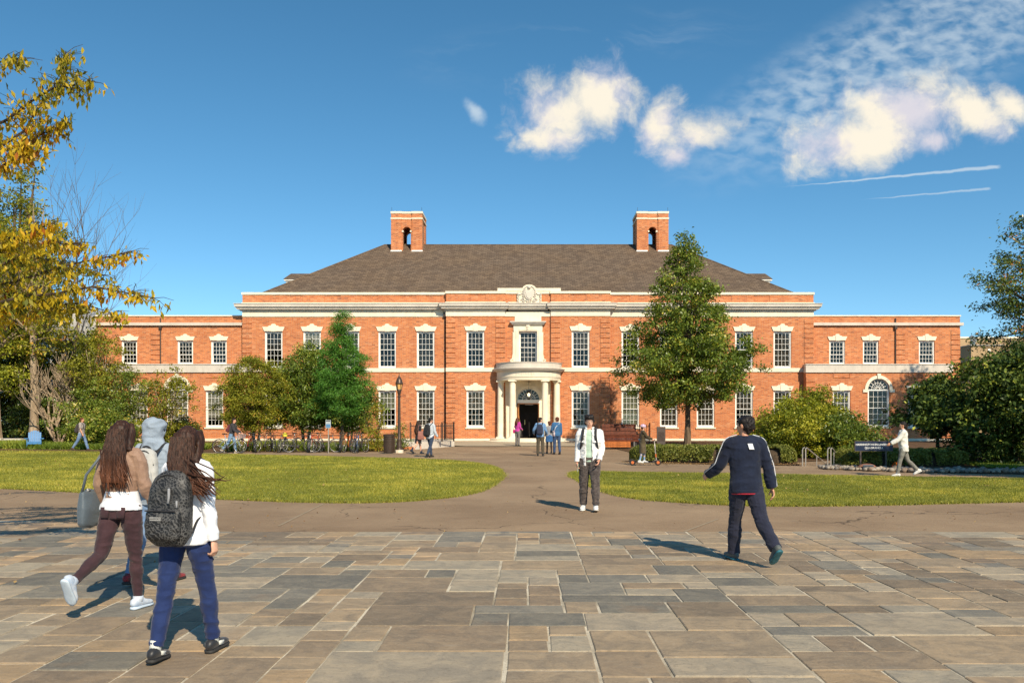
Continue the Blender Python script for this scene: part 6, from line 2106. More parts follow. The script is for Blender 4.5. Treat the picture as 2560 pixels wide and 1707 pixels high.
# ------------------------------------------------------------------ bicycles
tyre_ring = MB()
for k in range(1):
    tyre_ring.tube([(0.335 * math.cos(a), 0, 0.335 * math.sin(a)) for a in np.linspace(0, 2 * PI, 29)], 0.020, 6, False)
TYRE = tyre_ring.mesh('tyre', rubber, True)
rim_ = MB(); rim_.tube([(0.31 * math.cos(a), 0, 0.31 * math.sin(a)) for a in np.linspace(0, 2 * PI, 29)], 0.009, 5, False)
for i in range(14):
    a = 2 * PI * i / 14
    rim_.tube([(0.02 * math.cos(a), 0.02 * (-1) ** i, 0.02 * math.sin(a)), (0.31 * math.cos(a), 0, 0.31 * math.sin(a))], 0.0022, 3, False)
rim_.tube([(0, -0.05, 0), (0, 0.05, 0)], 0.022, 8)
RIM = rim_.mesh('rim', chrome, True)
BPARTS = {}
def bicycle(label, loc, rz, fmat, lean=0.0, flat=False, upright=True, basket=False, group='bicycles at the stand'):
    B = thing('bicycle', label, 'bicycle', loc, rz, group)
    B.rotation_euler = (lean, 0, rz)
    rw, wb = 0.355, 1.04
    bb, hd, st = Vector((-0.07, 0, 0.29)), Vector((0.39, 0, 0.82)), Vector((-0.20, 0, 0.80))
    rear, frt = Vector((-0.50, 0, rw)), Vector((0.54, 0, rw))
    if fmat.name not in BPARTS:
        m = MB()
        for a, b_, r_ in ((bb, hd + Vector((0.03, 0, -0.14)), 0.019), (st + Vector((0.03, 0, -0.06)), hd, 0.017), (bb, st + Vector((-0.02, 0, 0.06)), 0.017), (hd + Vector((0.035, 0, -0.16)), hd + Vector((-0.01, 0, 0.05)), 0.022)):
            m.tube([a, b_], r_, 6)
        for s_ in (-1, 1):
            m.tube([bb + Vector((0, s_ * 0.03, 0)), rear + Vector((0, s_ * 0.06, 0))], 0.010, 5)
            m.tube([st + Vector((0.02, s_ * 0.015, -0.06)), rear + Vector((0, s_ * 0.06, 0))], 0.009, 5)
        fr = m.mesh('frame', fmat, True)
        m = MB()
        for s_ in (-1, 1):
            m.tube([hd + Vector((0.035, 0, -0.16)), hd + Vector((0.05, s_ * 0.05, -0.2)), frt + Vector((-0.02, s_ * 0.05, 0.1)), frt + Vector((0, s_ * 0.05, 0))], 0.011, 5)
        fk = m.mesh('fork', fmat, True)
        BPARTS[fmat.name] = (fr, fk)
    if 'common' not in BPARTS:
        m = MB(); m.tube([hd + Vector((-0.01, 0, 0.04)), hd + Vector((0.03, 0, 0.14))], 0.013, 6)
        m.tube([hd + Vector((-0.10, -0.29, 0.17)), hd + Vector((0.0, -0.2, 0.15)), hd + Vector((0.05, 0, 0.14)), hd + Vector((0.0, 0.2, 0.15)), hd + Vector((-0.10, 0.29, 0.17))], 0.012, 6)
        hb = m.mesh('handlebar', iron, True)
        m = MB(); m.tube([st, st + Vector((-0.025, 0, 0.12))], 0.012, 6); sp = m.mesh('seat_post', chrome, True)
        m = MB(); m.ball(st + Vector((-0.07, 0, 0.15)), (0.10, 0.075, 0.032)); m.ball(st + Vector((0.05, 0, 0.15)), (0.10, 0.03, 0.024)); sd = m.mesh('saddle', rubber, True)
        m = MB(); m.tube([(bb.x, -0.045, bb.z), (bb.x, -0.05, bb.z)], 0.085, 14)
        m.tube([bb + Vector((0, -0.07, 0)), bb + Vector((0.10, -0.075, -0.13))], 0.010, 5); m.tube([bb + Vector((0, 0.07, 0)), bb + Vector((-0.10, 0.075, 0.13))], 0.010, 5)
        m.box(bb.x + 0.05, bb.x + 0.15, -0.16, -0.08, bb.z - 0.145, bb.z - 0.125); m.box(bb.x - 0.15, bb.x - 0.05, 0.08, 0.16, bb.z + 0.125, bb.z + 0.145)
        ck = m.mesh('crank', iron, True)
        m = MB()
        for i in range(9):
            t = i / 8
            m.tube([(0.50 + 0.24 * t, -0.14, 0.74), (0.52 + 0.20 * t, -0.12, 0.93)], 0.004, 3); m.tube([(0.50 + 0.24 * t, 0.14, 0.74), (0.52 + 0.20 * t, 0.12, 0.93)], 0.004, 3)
            m.tube([(0.50, -0.14 + 0.28 * t, 0.74), (0.47, -0.16 + 0.32 * t, 0.95)], 0.004, 3); m.tube([(0.74, -0.14 + 0.28 * t, 0.74), (0.78, -0.16 + 0.32 * t, 0.95)], 0.004, 3)
        m.tube([(0.47, -0.16, 0.95), (0.78, -0.16, 0.95), (0.78, 0.16, 0.95), (0.47, 0.16, 0.95), (0.47, -0.16, 0.95)], 0.008, 4)
        m.box(0.50, 0.74, -0.14, 0.14, 0.735, 0.742)
        bk = m.mesh('basket', chrome)
        BPARTS['common'] = (hb, sp, sd, ck, bk)
    fr, fk = BPARTS[fmat.name]
    hb, sp, sd, ck, bk = BPARTS['common']
    for nm, me in (('frame', fr), ('fork', fk), ('handlebar', hb), ('seat_post', sp), ('saddle', sd), ('crank', ck)) + ((('basket', bk),) if basket else ()):
        ob(nm, me, B)
    for c in (rear, frt):
        W_ = ob('wheel', RIM, B, c)
        ob('tyre', TYRE, W_)
    return B
bm_ = {k: plain('bicycle_%s' % k, c, 0.3, 0.1, 20.0, spec=0.6) for k, c in (('black', (0.03, 0.03, 0.032)), ('grey', (0.13, 0.125, 0.115)), ('red', (0.35, 0.03, 0.03)), ('white', (0.45, 0.44, 0.40)), ('orange', (0.55, 0.14, 0.03)), ('blue', (0.05, 0.14, 0.30)))}
PK = [(610, 1130, 100, 'red', 'dark red bicycle at the left end of the stand'), (634, 1131, 70, 'black', 'black bicycle second from the left end of the stand'), (652, 1131, 105, 'grey', 'grey bicycle beside the olive tree stems'),
      (676, 1130, 62, 'black', 'black bicycle right of the olive tree stems'), (700, 1131, 92, 'grey', 'grey bicycle facing the walk beside the yellow helmet'), (722, 1130, 118, 'black', 'black bicycle under the yellow helmet'),
      (748, 1131, 20, 'black', 'black bicycle standing side-on in the middle of the stand'), (768, 1131, 74, 'white', 'white bicycle left of the blue notice'), (786, 1131, 104, 'red', 'bright red bicycle just left of the blue notice'),
      (812, 1131, 8, 'grey', 'grey bicycle side-on below the blue notice'), (846, 1131, 76, 'black', 'black bicycle right of the blue notice'), (866, 1131, 100, 'orange', 'bicycle with orange handlebar tape near the right end of the stand'),
      (886, 1132, 70, 'blue', 'dark blue bicycle second from the right end of the stand'), (897, 1132, 112, 'black', 'black bicycle at the right end of the stand')]
rr = random.Random(8)
for px, py, an, c, lb in PK:
    p = G(px, py)
    bicycle(lb, p + Vector((0, 0.35 if 40 < an < 140 else 0.0, 0.0)), -R(an) if an > 40 else R(an), bm_[c], lean=R(rr.uniform(-7, 7)))
RK = thing('bicycle_rack', 'long grey metal rack the bicycles lean on', 'bicycle rack', (0, 45.3, gz(45.3)))
mb = MB(); mb.tube([(-14.8, 0, 0.80), (-8.45, 0, 0.80)], 0.024, 7); mb.build('top_bar', iron_brown, RK)
up = MB(); up.tube([(0, 0, -0.03), (0, 0, 0.80)], 0.020, 6); upm = up.mesh('upright', iron_brown)
for i in range(12):
    ob('upright', upm, RK, (-14.7 + i * 0.56, 0, 0))
HM = thing('cycle_helmet', 'yellow cycle helmet hanging on a bicycle at the stand', 'helmet', G(711, 1131) + Vector((0, 0.1, 0.80)))
mb = MB(); mb.lathe([(0.0, 0.20), (0.06, 0.185), (0.105, 0.13), (0.12, 0.05), (0.115, 0.0), (0.10, 0.0), (0.0, 0.02)], (0, 0, 0), 14); mb.build('shell', plain('yellow_helmet', (0.65, 0.55, 0.04), 0.35), HM, 'auto')
mb = MB(); mb.tube([(0.10, 0, 0.01), (0.04, -0.02, -0.10), (-0.04, -0.02, -0.10), (-0.10, 0, 0.01)], 0.008, 5); mb.build('strap', rubber, HM)
NB = thing('notice_board', 'small blue and white notice on a post among the bicycles', 'sign', G(821, 1131.5))
mb = MB(); mb.tube([(0, 0, -0.03), (0, 0, 1.25)], 0.028, 8); mb.build('post', steel, NB)
mb = MB(); mb.box(-0.125, 0.125, -0.05, -0.03, 1.22, 1.62); mb.build('panel', plain('pale_notice', (0.42, 0.46, 0.48), 0.5), NB)
mb = MB(); mb.box(-0.105, 0.105, -0.055, -0.051, 1.25, 1.42); mb.build('blue_field', plain('notice_blue', (0.08, 0.20, 0.36), 0.5), NB)
mb = MB(); mb.box(-0.105, 0.105, -0.055, -0.051, 1.55, 1.60); mb.build('dark_heading', iron, NB)


# ------------------------------------------------------------------ people
def cloth(name, col, rough=0.85, var=0.15, scale=40.0, col2=None, sc2=6.0, bump=0.35, spec=0.2):
    m, n = mat_new(name)
    p = opos(n)
    a = n.noise(p, sc2, 5.0, 0.6)
    f = n.noise(p, scale * 6, 3.0, 0.6)
    c2 = col2 or tuple(v * (1 - var) for v in col)
    c = n.mix(n.smooth(a, 0.35, 0.65), c2 + (1,), col + (1,))
    c = n.mix(n.m('MULTIPLY', n.smooth(f, 0.5, 0.75), 0.18), c, tuple(min(0.9, v * 1.5 + 0.02) for v in col) + (1,))
    finish(n, c, rough, spec, n.m('ADD', f, n.m('MULTIPLY', n.noise(p, 14.0, 4.0), 2.0)), bump, 0.004, extra={'Sheen Weight': 0.15})
    return m
def skin_mat(name, col):
    m, n = mat_new(name)
    p = opos(n)
    c = n.mix(n.smooth(n.noise(p, 9.0, 4.0), 0.35, 0.7), col + (1,), (col[0] * 1.1, col[1] * 0.86, col[2] * 0.8, 1))
    finish(n, c, 0.5, 0.4, n.noise(p, 180.0, 2.0), 0.1, 0.002, extra={'Subsurface Weight': 0.12, 'Subsurface Radius': (0.02, 0.008, 0.004), 'Subsurface Scale': 0.4})
    return m
def hair_mat(name, col, tip):
    m, n = mat_new(name)
    p = opos(n)
    st = n.n('ShaderNodeMapping', {0: p, 3: (75.0, 75.0, 3.5)}).outputs[0]
    a = n.noise(st, 1.0, 4.0, 0.6, 0.4)
    z = n.xyz(p)[2]
    t = n.smooth(z, 1.50, 1.05)
    base = n.mix(t, col + (1,), tip + (1,))
    c = n.mix(n.smooth(a, 0.35, 0.68), n.mix(1.0, base, (0.45, 0.42, 0.4, 1), 'MULTIPLY'), n.mix(1.0, base, (1.7, 1.6, 1.5, 1), 'MULTIPLY'))
    finish(n, c, 0.55, 0.28, a, 0.6, 0.005)
    return m
skin_a = skin_mat('skin_warm', (0.56, 0.31, 0.19))
skin_b = skin_mat('skin_light', (0.64, 0.38, 0.26))
hair_brown = hair_mat('brown_hair', (0.040, 0.018, 0.011), (0.13, 0.050, 0.024))
hair_black = hair_mat('black_hair', (0.013, 0.010, 0.009), (0.02, 0.014, 0.012))
hair_red = hair_mat('auburn_hair', (0.10, 0.032, 0.015), (0.14, 0.05, 0.02))
eye_w = plain('eye_white', (0.75, 0.72, 0.68), 0.25, 0.02)
eye_d = plain('eye_dark', (0.015, 0.010, 0.008), 0.15, 0.02)
lips_m = plain('lips', (0.45, 0.15, 0.12), 0.45, 0.1, 30.0)


def nz3(P, f, seed=0):
    """lattice noise at points P scaled by f"""
    r_ = np.random.default_rng(seed)
    T = r_.random(4096) * 2 - 1
    q = P * np.array(f) + 100.0
    i = np.floor(q).astype(np.int64)
    t = q - i
    t = t * t * (3 - 2 * t)
    def h(a, b, c):
        return T[(a * 73856093 ^ b * 19349663 ^ c * 83492791) & 4095]
    x, y, z = i[:, 0], i[:, 1], i[:, 2]
    r = 0
    for a in (0, 1):
        for b in (0, 1):
            for c in (0, 1):
                w_ = (t[:, 0] if a else 1 - t[:, 0]) * (t[:, 1] if b else 1 - t[:, 1]) * (t[:, 2] if c else 1 - t[:, 2])
                r = r + w_ * h(x + a, y + b, z + c)
    return r


def loft(mb, pts, rad, side=(1, 0, 0), n=14, power=2.0, cap=0.55):
    """closed skin through elliptic (or squarish) rings"""
    pts = [Vector(p) for p in pts]
    side = Vector(side)
    vs, fs = [], []
    N = len(pts)
    for i, p in enumerate(pts):
        t = (pts[min(i + 1, N - 1)] - pts[max(i - 1, 0)]).normalized()
        u = (side - t * side.dot(t))
        u = u.normalized() if u.length > 1e-4 else t.orthogonal().normalized()
        v = t.cross(u)
        ru, rv = rad[i] if isinstance(rad[i], (tuple, list)) else (rad[i], rad[i])
        for k in range(n):
            a = 2 * PI * k / n
            ca, sa = math.cos(a), math.sin(a)
            e = 2.0 / power
            vs.append(p + u * (math.copysign(abs(ca) ** e, ca) * ru) + v * (math.copysign(abs(sa) ** e, sa) * rv))
    for i in range(N - 1):
        for k in range(n):
            j = (k + 1) % n
            fs.append((i * n + k, i * n + j, (i + 1) * n + j, (i + 1) * n + k))
    r0 = min(rad[0]) if isinstance(rad[0], (tuple, list)) else rad[0]
    r1 = min(rad[-1]) if isinstance(rad[-1], (tuple, list)) else rad[-1]
    a = pts[0] - (pts[1] - pts[0]).normalized() * r0 * cap
    b = pts[-1] + (pts[-1] - pts[-2]).normalized() * r1 * cap
    vs += [a, b]
    ia, ib = len(vs) - 2, len(vs) - 1
    for k in range(n):
        j = (k + 1) % n
        fs.append((ia, j, k))
        fs.append((ib, (N - 1) * n + k, (N - 1) * n + j))
    mb.add(vs, fs)


def mids(pts, rad, per=3):
    """smooth a joint chain: Catmull-Rom points and radii"""
    P = [Vector(p) for p in pts]
    Q = [Vector(r) if isinstance(r, (tuple, list)) else Vector((r, r)) for r in rad]
    op, oq = [], []
    N = len(P)
    for i in range(N - 1):
        p0, p1, p2, p3 = P[max(i - 1, 0)], P[i], P[i + 1], P[min(i + 2, N - 1)]
        for j in range(per):
            t = j / per
            op.append(0.5 * ((2 * p1) + (p2 - p0) * t + (2 * p0 - 5 * p1 + 4 * p2 - p3) * t * t + (3 * p1 - p0 - 3 * p2 + p3) * t ** 3))
            oq.append(tuple(Q[i].lerp(Q[i + 1], t)))
    op.append(P[-1])
    oq.append(tuple(Q[-1]))
    return op, oq


REM = []
def garment(root, name, mats, mb, voxel, wr=None, sm=4, pick=None):
    REM.append((root, name, mats, mb, voxel, wr, sm, pick))


class Body:
    """a posed figure; joints in its own frame: x right, y ahead, z up"""
    def __init__(s, label, loc, facing, height, legs=((0, 0, 2), (0, 0, 2)), arms=((0, 6, 5, 0), (0, 6, 5, 0)), female=False, lean=0.0, twist=0.0, head=(0, 0, 0), feet=(None, None), near=False, skin=None, lift=0.0, width=1.0, group=None):
        s.f, s.near = female, near
        s.root = thing('person', label, 'person', loc, R(facing), group)
        s.scale = height / 1.75
        s.root.scale = (s.scale,) * 3
        s.vx = 0.0075 if near else 0.0105
        s.skin = skin or skin_b
        s.wd = width
        H = 0.93
        s.legs = []
        hw = 0.088 if not female else 0.092
        for k, (f, kn, ab) in enumerate(legs):
            sd = -1 if k == 0 else 1
            hip = Vector((sd * hw, 0, H))
            d1 = Vector((sd * math.sin(R(ab)), math.sin(R(f)) * math.cos(R(ab)), -math.cos(R(f)) * math.cos(R(ab))))
            d2 = Vector((sd * math.sin(R(ab)) * 0.6, math.sin(R(f - kn)), -math.cos(R(f - kn))))
            knee = hip + d1 * 0.43
            ank = knee + d2 * 0.42
            ft = feet[k]
            pitch = ft if ft is not None else max(0.0, -(f - kn) - 8) * -0.75
            toe = Vector((sd * 0.06, math.cos(R(pitch)), math.sin(R(pitch)))).normalized()
            s.legs.append((hip, knee, ank, toe))
        low = 1e9
        for hip, knee, ank, toe in s.legs:
            upv = Vector((0, -toe.z, toe.y)).normalized()
            for q in (-0.07, 0.06, 0.15):
                low = min(low, (ank + toe * q - upv * 0.085).z)
        dz = Vector((0, 0, -low + lift))
        s.legs = [(a + dz, b + dz, c + dz, t) for a, b, c, t in s.legs]
        s.pel = Vector((0, 0, H)) + dz
        s.U = Matrix.Translation(s.pel) @ Matrix.Rotation(R(twist), 4, 'Z') @ Matrix.Rotation(R(-lean), 4, 'X') @ Matrix.Translation(-Vector((0, 0, 0.93)))
        s.Hd = s.U @ Matrix.Translation((0, 0.005, 1.50)) @ Matrix.Rotation(R(head[0]), 4, 'Z') @ Matrix.Rotation(R(-head[1]), 4, 'X') @ Matrix.Rotation(R(head[2]), 4, 'Y') @ Matrix.Translation((0, -0.005, -1.50))
        sw = (0.172 if not female else 0.150) * width
        s.arms = []
        for k, (f, ab, el, inn) in enumerate(arms):
            sd = -1 if k == 0 else 1
            sh = s.U @ Vector((sd * sw, -0.005, 1.425))
            d1 = Vector((sd * math.sin(R(ab)), math.sin(R(f)) * math.cos(R(ab)), -math.cos(R(f)) * math.cos(R(ab))))
            d2 = Vector((sd * math.sin(R(ab * 0.6 - inn)), math.sin(R(f + el)) * math.cos(R(inn)), -math.cos(R(f + el)))).normalized()
            elb = sh + (s.U.to_3x3() @ d1) * 0.285
            wr = elb + (s.U.to_3x3() @ d2) * 0.255
            s.arms.append((sh, elb, wr, (wr - elb).normalized(), sd))

    def u(s, x, y, z):
        return s.U @ Vector((x, y, z))
    def h(s, x, y, z):
        return s.Hd @ Vector((x, y, z))

    def torso_rings(s, k=1.0, z0=0.86, z1=1.49, add=0.0):
        w_ = s.wd
        T = ([(0.84, 0.150, 0.108), (0.93, 0.168, 0.118), (1.02, 0.150, 0.106), (1.10, 0.142, 0.102), (1.22, 0.158, 0.114), (1.34, 0.172, 0.118), (1.42, 0.160, 0.100), (1.465, 0.105, 0.078), (1.50, 0.062, 0.060)] if not s.f else
             [(0.84, 0.158, 0.112), (0.93, 0.176, 0.122), (1.02, 0.146, 0.102), (1.10, 0.124, 0.092), (1.22, 0.140, 0.108), (1.32, 0.150, 0.112), (1.41, 0.138, 0.092), (1.46, 0.090, 0.070), (1.50, 0.055, 0.054)])
        zs = [t[0] for t in T]
        out_p, out_r = [], []
        n_ = 14
        for i in range(n_ + 1):
            z = z0 + (z1 - z0) * i / n_
            rx = np.interp(z, zs, [t[1] for t in T]) * w_
            ry = np.interp(z, zs, [t[2] for t in T])
            out_p.append(s.u(0, 0.0 if z > 0.95 else -0.012, z))
            out_r.append((rx * k + add, ry * k + add))
        return out_p, out_r

    def arm(s, mb, k, radii, upto=1.0, from_=0.0):
        sh, el, wr, d, sd = s.arms[k]
        end = el + (wr - el) * max(0.0, (upto - 0.5) * 2) if upto > 0.5 else sh + (el - sh) * upto * 2
        pts = [sh + Vector((-sd * 0.03, 0, 0.005)), sh, (sh + el) / 2, el] if upto > 0.5 else [sh + Vector((-sd * 0.03, 0, 0.005)), sh, sh + (end - sh) * 0.5, end]
        rr_ = list(radii[:4])
        if upto > 0.5:
            pts += [(el + end) / 2, end]
            rr_ = list(radii[:6])
        p, q = mids(pts, rr_)
        loft(mb, p, q, (0, 1, 0), 12, 2.0, 0.1)

    def leg(s, mb, k, radii, upto=1.0, off=0.0):
        hip, kn, an, toe = s.legs[k]
        end = kn + (an - kn) * upto
        p, q = mids([hip + Vector((0, 0, 0.04)), hip + (kn - hip) * 0.25, hip + (kn - hip) * 0.6, kn, kn + (end - kn) * 0.35, kn + (end - kn) * 0.75, end], radii)
        loft(mb, p, q, (1, 0, 0), 14, 2.0, 0.1)

    def hand(s, mb, k, curl=25.0, fist=False):
        sh, el, wr, d, sd = s.arms[k]
        pn = Vector((-sd, 0.15, 0)) 
        pn = (pn - d * pn.dot(d)).normalized()            # palm faces the thigh
        wd = d.cross(pn).normalized()                     # across the palm
        if wd.y < 0:
            wd = -wd                                      # thumb side ahead
        c = wr + d * 0.05
        loft(mb, [wr - d * 0.02, wr + d * 0.012, wr + d * 0.045, wr + d * 0.088], [(0.024, 0.019), (0.029, 0.017), (0.040, 0.015), (0.038, 0.013)], wd, 10)
        for i, (o_, L) in enumerate(((0.029, 0.072), (0.0095, 0.080), (-0.0105, 0.075), (-0.0295, 0.060))):
            b_ = wr + d * (0.086 - 0.004 * abs(i - 1)) + wd * o_
            a1 = R(curl * (0.8 + 0.12 * i))
            d1 = (d * math.cos(a1) + pn * math.sin(a1)).normalized()
            a2 = R(curl * (2.2 + 0.2 * i))
            d2 = (d * math.cos(a2) + pn * math.sin(a2)).normalized()
            p1 = b_ + d1 * L * 0.48
            p2 = p1 + d2 * L * 0.52
            loft(mb, [b_ - d * 0.01, (b_ + p1) / 2, p1, (p1 + p2) / 2, p2], [0.0088, 0.0088, 0.0084, 0.0078, 0.0068], wd, 8)
        t0 = wr + d * 0.022 + wd * 0.026
        t1 = t0 + (d * 0.6 + wd * 0.62 + pn * 0.35).normalized() * 0.042
        t2 = t1 + (d * 0.85 + wd * 0.25 + pn * 0.4).normalized() * 0.036
        loft(mb, [t0 - wd * 0.01, t0, t1, (t1 + t2) / 2, t2], [0.012, 0.0125, 0.0105, 0.0095, 0.008], pn, 8)

    def build_body(s, curl=(25, 25), bare_arms=False, bare_legs=False):
        mb = MB()
        p, q = s.torso_rings(0.84)
        loft(mb, p, q, s.U.to_3x3() @ Vector((1, 0, 0)), 16, 2.0, 0.1)
        for k in (0, 1):
            s.arm(mb, k, [0.05, 0.048, 0.040, 0.034, 0.034, 0.024])
            s.hand(mb, k, curl[k])
            s.leg(mb, k, [0.075, 0.076, 0.062, 0.048, 0.050, 0.036, 0.032] if not bare_legs else [0.075, 0.078, 0.066, 0.050, 0.054, 0.040, 0.033])
            hip, kn, an, toe = s.legs[k]
            loft(mb, [an, an + Vector((0, 0, -0.03)) + toe * 0.03, an + Vector((0, 0, -0.05)) + toe * 0.10], [0.032, 0.034, 0.022], (1, 0, 0), 8)
        # neck and head
        loft(mb, [s.u(0, -0.012, 1.44), s.u(0, -0.005, 1.49), s.h(0, 0.004, 1.53), s.h(0, 0.006, 1.575)], [(0.062, 0.06), (0.050, 0.052), (0.047, 0.050), (0.047, 0.052)], s.U.to_3x3() @ Vector((1, 0, 0)), 12)
        rot = s.Hd.to_3x3()
        mb.ball(s.h(0, -0.004, 1.652), (0.074, 0.094, 0.097), 20, 14, rot)
        loft(mb, [s.h(0, 0.022, 1.665), s.h(0, 0.028, 1.625), s.h(0, 0.034, 1.585), s.h(0, 0.042, 1.552), s.h(0, 0.048, 1.532)], [(0.066, 0.066), (0.064, 0.066), (0.055, 0.058), (0.041, 0.046), (0.022, 0.028)], rot @ Vector((1, 0, 0)), 14)
        loft(mb, [s.h(0, 0.090, 1.650), s.h(0, 0.099, 1.625), s.h(0, 0.106, 1.606), s.h(0, 0.098, 1.596)], [(0.007, 0.008), (0.010, 0.011), (0.015, 0.014), (0.013, 0.008)], rot @ Vector((1, 0, 0)), 8)
        loft(mb, [s.h(-0.04, 0.083, 1.660), s.h(0, 0.090, 1.658), s.h(0.04, 0.083, 1.660)], [(0.012, 0.009)] * 3, rot @ Vector((0, 0, 1)), 8)
        loft(mb, [s.h(-0.018, 0.086, 1.574), s.h(0, 0.090, 1.574), s.h(0.018, 0.086, 1.574)], [(0.009, 0.008)] * 3, rot @ Vector((0, 0, 1)), 8)
        for sd in (-1, 1):
            loft(mb, [s.h(sd * 0.073, 0.0, 1.648), s.h(sd * 0.077, -0.006, 1.630), s.h(sd * 0.073, 0.0, 1.602)], [(0.010, 0.020), (0.010, 0.022), (0.008, 0.012)], rot @ Vector((1, 0, 0)), 8)
        garment(s.root, 'body', s.skin, mb, s.vx, None, 3)
        for sd in (-1, 1):
            e = MB()
            e.ball(s.h(sd * 0.031, 0.080, 1.638), (0.0135, 0.011, 0.0075), 10, 7, rot)
            o = e.build('eye', eye_w, s.root, True)
            e = MB()
            e.ball(s.h(sd * 0.031, 0.0885, 1.638), (0.0068, 0.004, 0.0068), 8, 6, rot)
            e.build('iris', eye_d, o, True)
            e = MB()
            e.tube([s.h(sd * 0.012, 0.0955, 1.661), s.h(sd * 0.030, 0.095, 1.667), s.h(sd * 0.050, 0.084, 1.660)], [0.003, 0.0042, 0.002], 5)
            e.build('eyebrow', eye_d, s.root, True)
        e = MB()
        e.ball(s.h(0, 0.090, 1.578), (0.021, 0.008, 0.0042), 10, 6, rot)
        e.ball(s.h(0, 0.089, 1.570), (0.017, 0.008, 0.005), 10, 6, rot)
        e.build('mouth', lips_m, s.root, True)

    def short_hair(s, m_, spike=0.010, fringe=0.0, low=1.575):
        mb = MB()
        rot = s.Hd.to_3x3()
        mb.ball(s.h(0, -0.016, 1.675), (0.084, 0.100, 0.088), 20, 14, rot)
        mb.ball(s.h(0, -0.050, 1.635), (0.076, 0.062, 0.082), 16, 10, rot)
        loft(mb, [s.h(0, -0.070, 1.62), s.h(0, -0.058, low), s.h(0, -0.05, low - 0.03)], [(0.062, 0.03), (0.052, 0.024), (0.04, 0.014)], rot @ Vector((1, 0, 0)), 10)
        for sd in (-1, 1):
            loft(mb, [s.h(sd * 0.066, 0.018, 1.70), s.h(sd * 0.073, 0.016, 1.65), s.h(sd * 0.072, 0.012, 1.618)], [(0.016, 0.03), (0.010, 0.022), (0.006, 0.012)], rot @ Vector((1, 0, 0)), 8)
        if fringe:
            rr_ = random.Random(4)
            for i in range(26):
                x = -0.068 + 0.136 * i / 25
                z1 = 1.735 - fringe * (0.75 + 0.5 * rr_.random()) + 0.03 * (abs(x) / 0.07)
                yy = 0.092 * math.sqrt(max(0.1, 1 - (x / 0.085) ** 2))
                loft(mb, [s.h(x * 0.6, 0.02, 1.752), s.h(x * 0.9, yy * 0.85, 1.735), s.h(x + rr_.uniform(-0.01, 0.01), yy + 0.010, (1.735 + z1) / 2), s.h(x + rr_.uniform(-0.014, 0.014), yy + 0.008, z1)], [0.012, 0.013, 0.009, 0.003], rot @ Vector((1, 0, 0)), 7)
        garment(s.root, 'hair', m_, mb, 0.006, ('hair', spike), 1)

    def long_hair(s, m_, length=0.62, spread=0.13, sway=0.0, thick=0.05, seed=1, fly=0.0):
        mb = MB()
        rot = s.Hd.to_3x3()
        sx = s.U.to_3x3() @ Vector((1, 0, 0))
        mb.ball(s.h(0, -0.014, 1.668), (0.084, 0.102, 0.090), 20, 14, rot)
        zb = 1.70 - length
        pts, rad = [], []
        for i in range(9):
            t = i / 8
            z = 1.68 - (1.68 - zb) * t
            y = -0.055 - 0.10 * min(1, t * 2.0) + 0.02 * t
            pts.append(s.U @ Vector((sway * t ** 1.6, y, z)))
            rad.append((0.088 + (spread - 0.088) * min(1, t * 1.5), 0.070 - (0.07 - thick) * min(1, t * 2)))
        rad[-1] = (spread * 0.72, thick * 0.5)
        loft(mb, pts, rad, sx, 20)
        for sd in (-1, 1):
            loft(mb, [s.h(sd * 0.058, 0.045, 1.72), s.h(sd * 0.084, 0.03, 1.66), s.h(sd * 0.088, 0.005, 1.58), s.u(sd * 0.10, -0.06, 1.47)], [(0.02, 0.035), (0.016, 0.04), (0.02, 0.045), (0.03, 0.03)], rot @ Vector((1, 0, 0)), 10)
        o = garment(s.root, 'hair', m_, mb, 0.007 if s.near else 0.011, ('strand', 0.007), 1)
        r_ = random.Random(seed)
        mb = MB()
        for i in range(320 if s.near else 0):                # fine strands lying over the fall of hair
            x = r_.uniform(-1, 1)
            pp = []
            for j in range(7):
                t = 0.04 + (0.96 - 0.16 * r_.random() * 0) * j / 6
                z = 1.69 - (1.69 - zb) * t
                wd_ = 0.088 + (spread - 0.088) * min(1, t * 1.5)
                th_ = 0.070 - (0.07 - thick) * min(1, t * 2)
                yy = -0.055 - 0.10 * min(1, t * 2.0) + 0.02 * t
                pp.append(s.U @ Vector((x * wd_ * 0.98 + sway * t ** 1.6 + 0.008 * math.sin(j * 1.3 + i), yy - th_ * math.sqrt(max(0.0, 1 - x * x * 0.96)) - 0.004 + 0.004 * math.sin(i * 2.1 + j), z)))
            mb.tube(pp, [0.0035, 0.0038, 0.0038, 0.0036, 0.0032, 0.0025, 0.001], 3, False)
        for i in range(110 if s.near else 26):               # loose ends and fly-away strands
            x = r_.uniform(-1, 1)
            t0 = r_.uniform(0.35, 0.9)
            z0 = 1.68 - (1.68 - zb) * t0
            p0 = Vector((x * spread * 0.92 + sway * t0 ** 1.6, -0.055 - 0.10 * min(1, t0 * 2) - 0.02 + r_.uniform(-0.03, 0.02), z0))
            z1 = zb - r_.uniform(-0.06, 0.10)
            fl = fly * max(0.0, x + 0.2) * r_.uniform(0.4, 1.2)
            p2 = Vector((x * spread * 0.95 + sway + r_.uniform(-0.02, 0.02) + fl, -0.14 + r_.uniform(-0.03, 0.03), z1 + fl * 0.5))
            p1 = (p0 + p2) / 2 + Vector((r_.uniform(-0.015, 0.015) + fl * 0.15, -0.01, 0))
            mb.tube([s.U @ p0, s.U @ p1, s.U @ ((p1 + p2) / 2 + Vector((0.0, 0, -0.01))), s.U @ p2], ([0.006, 0.0055, 0.004, 0.001] if s.near else [0.011, 0.010, 0.007, 0.0015]), 5)
        mb.build('hair_strands', m_, s.root, True)

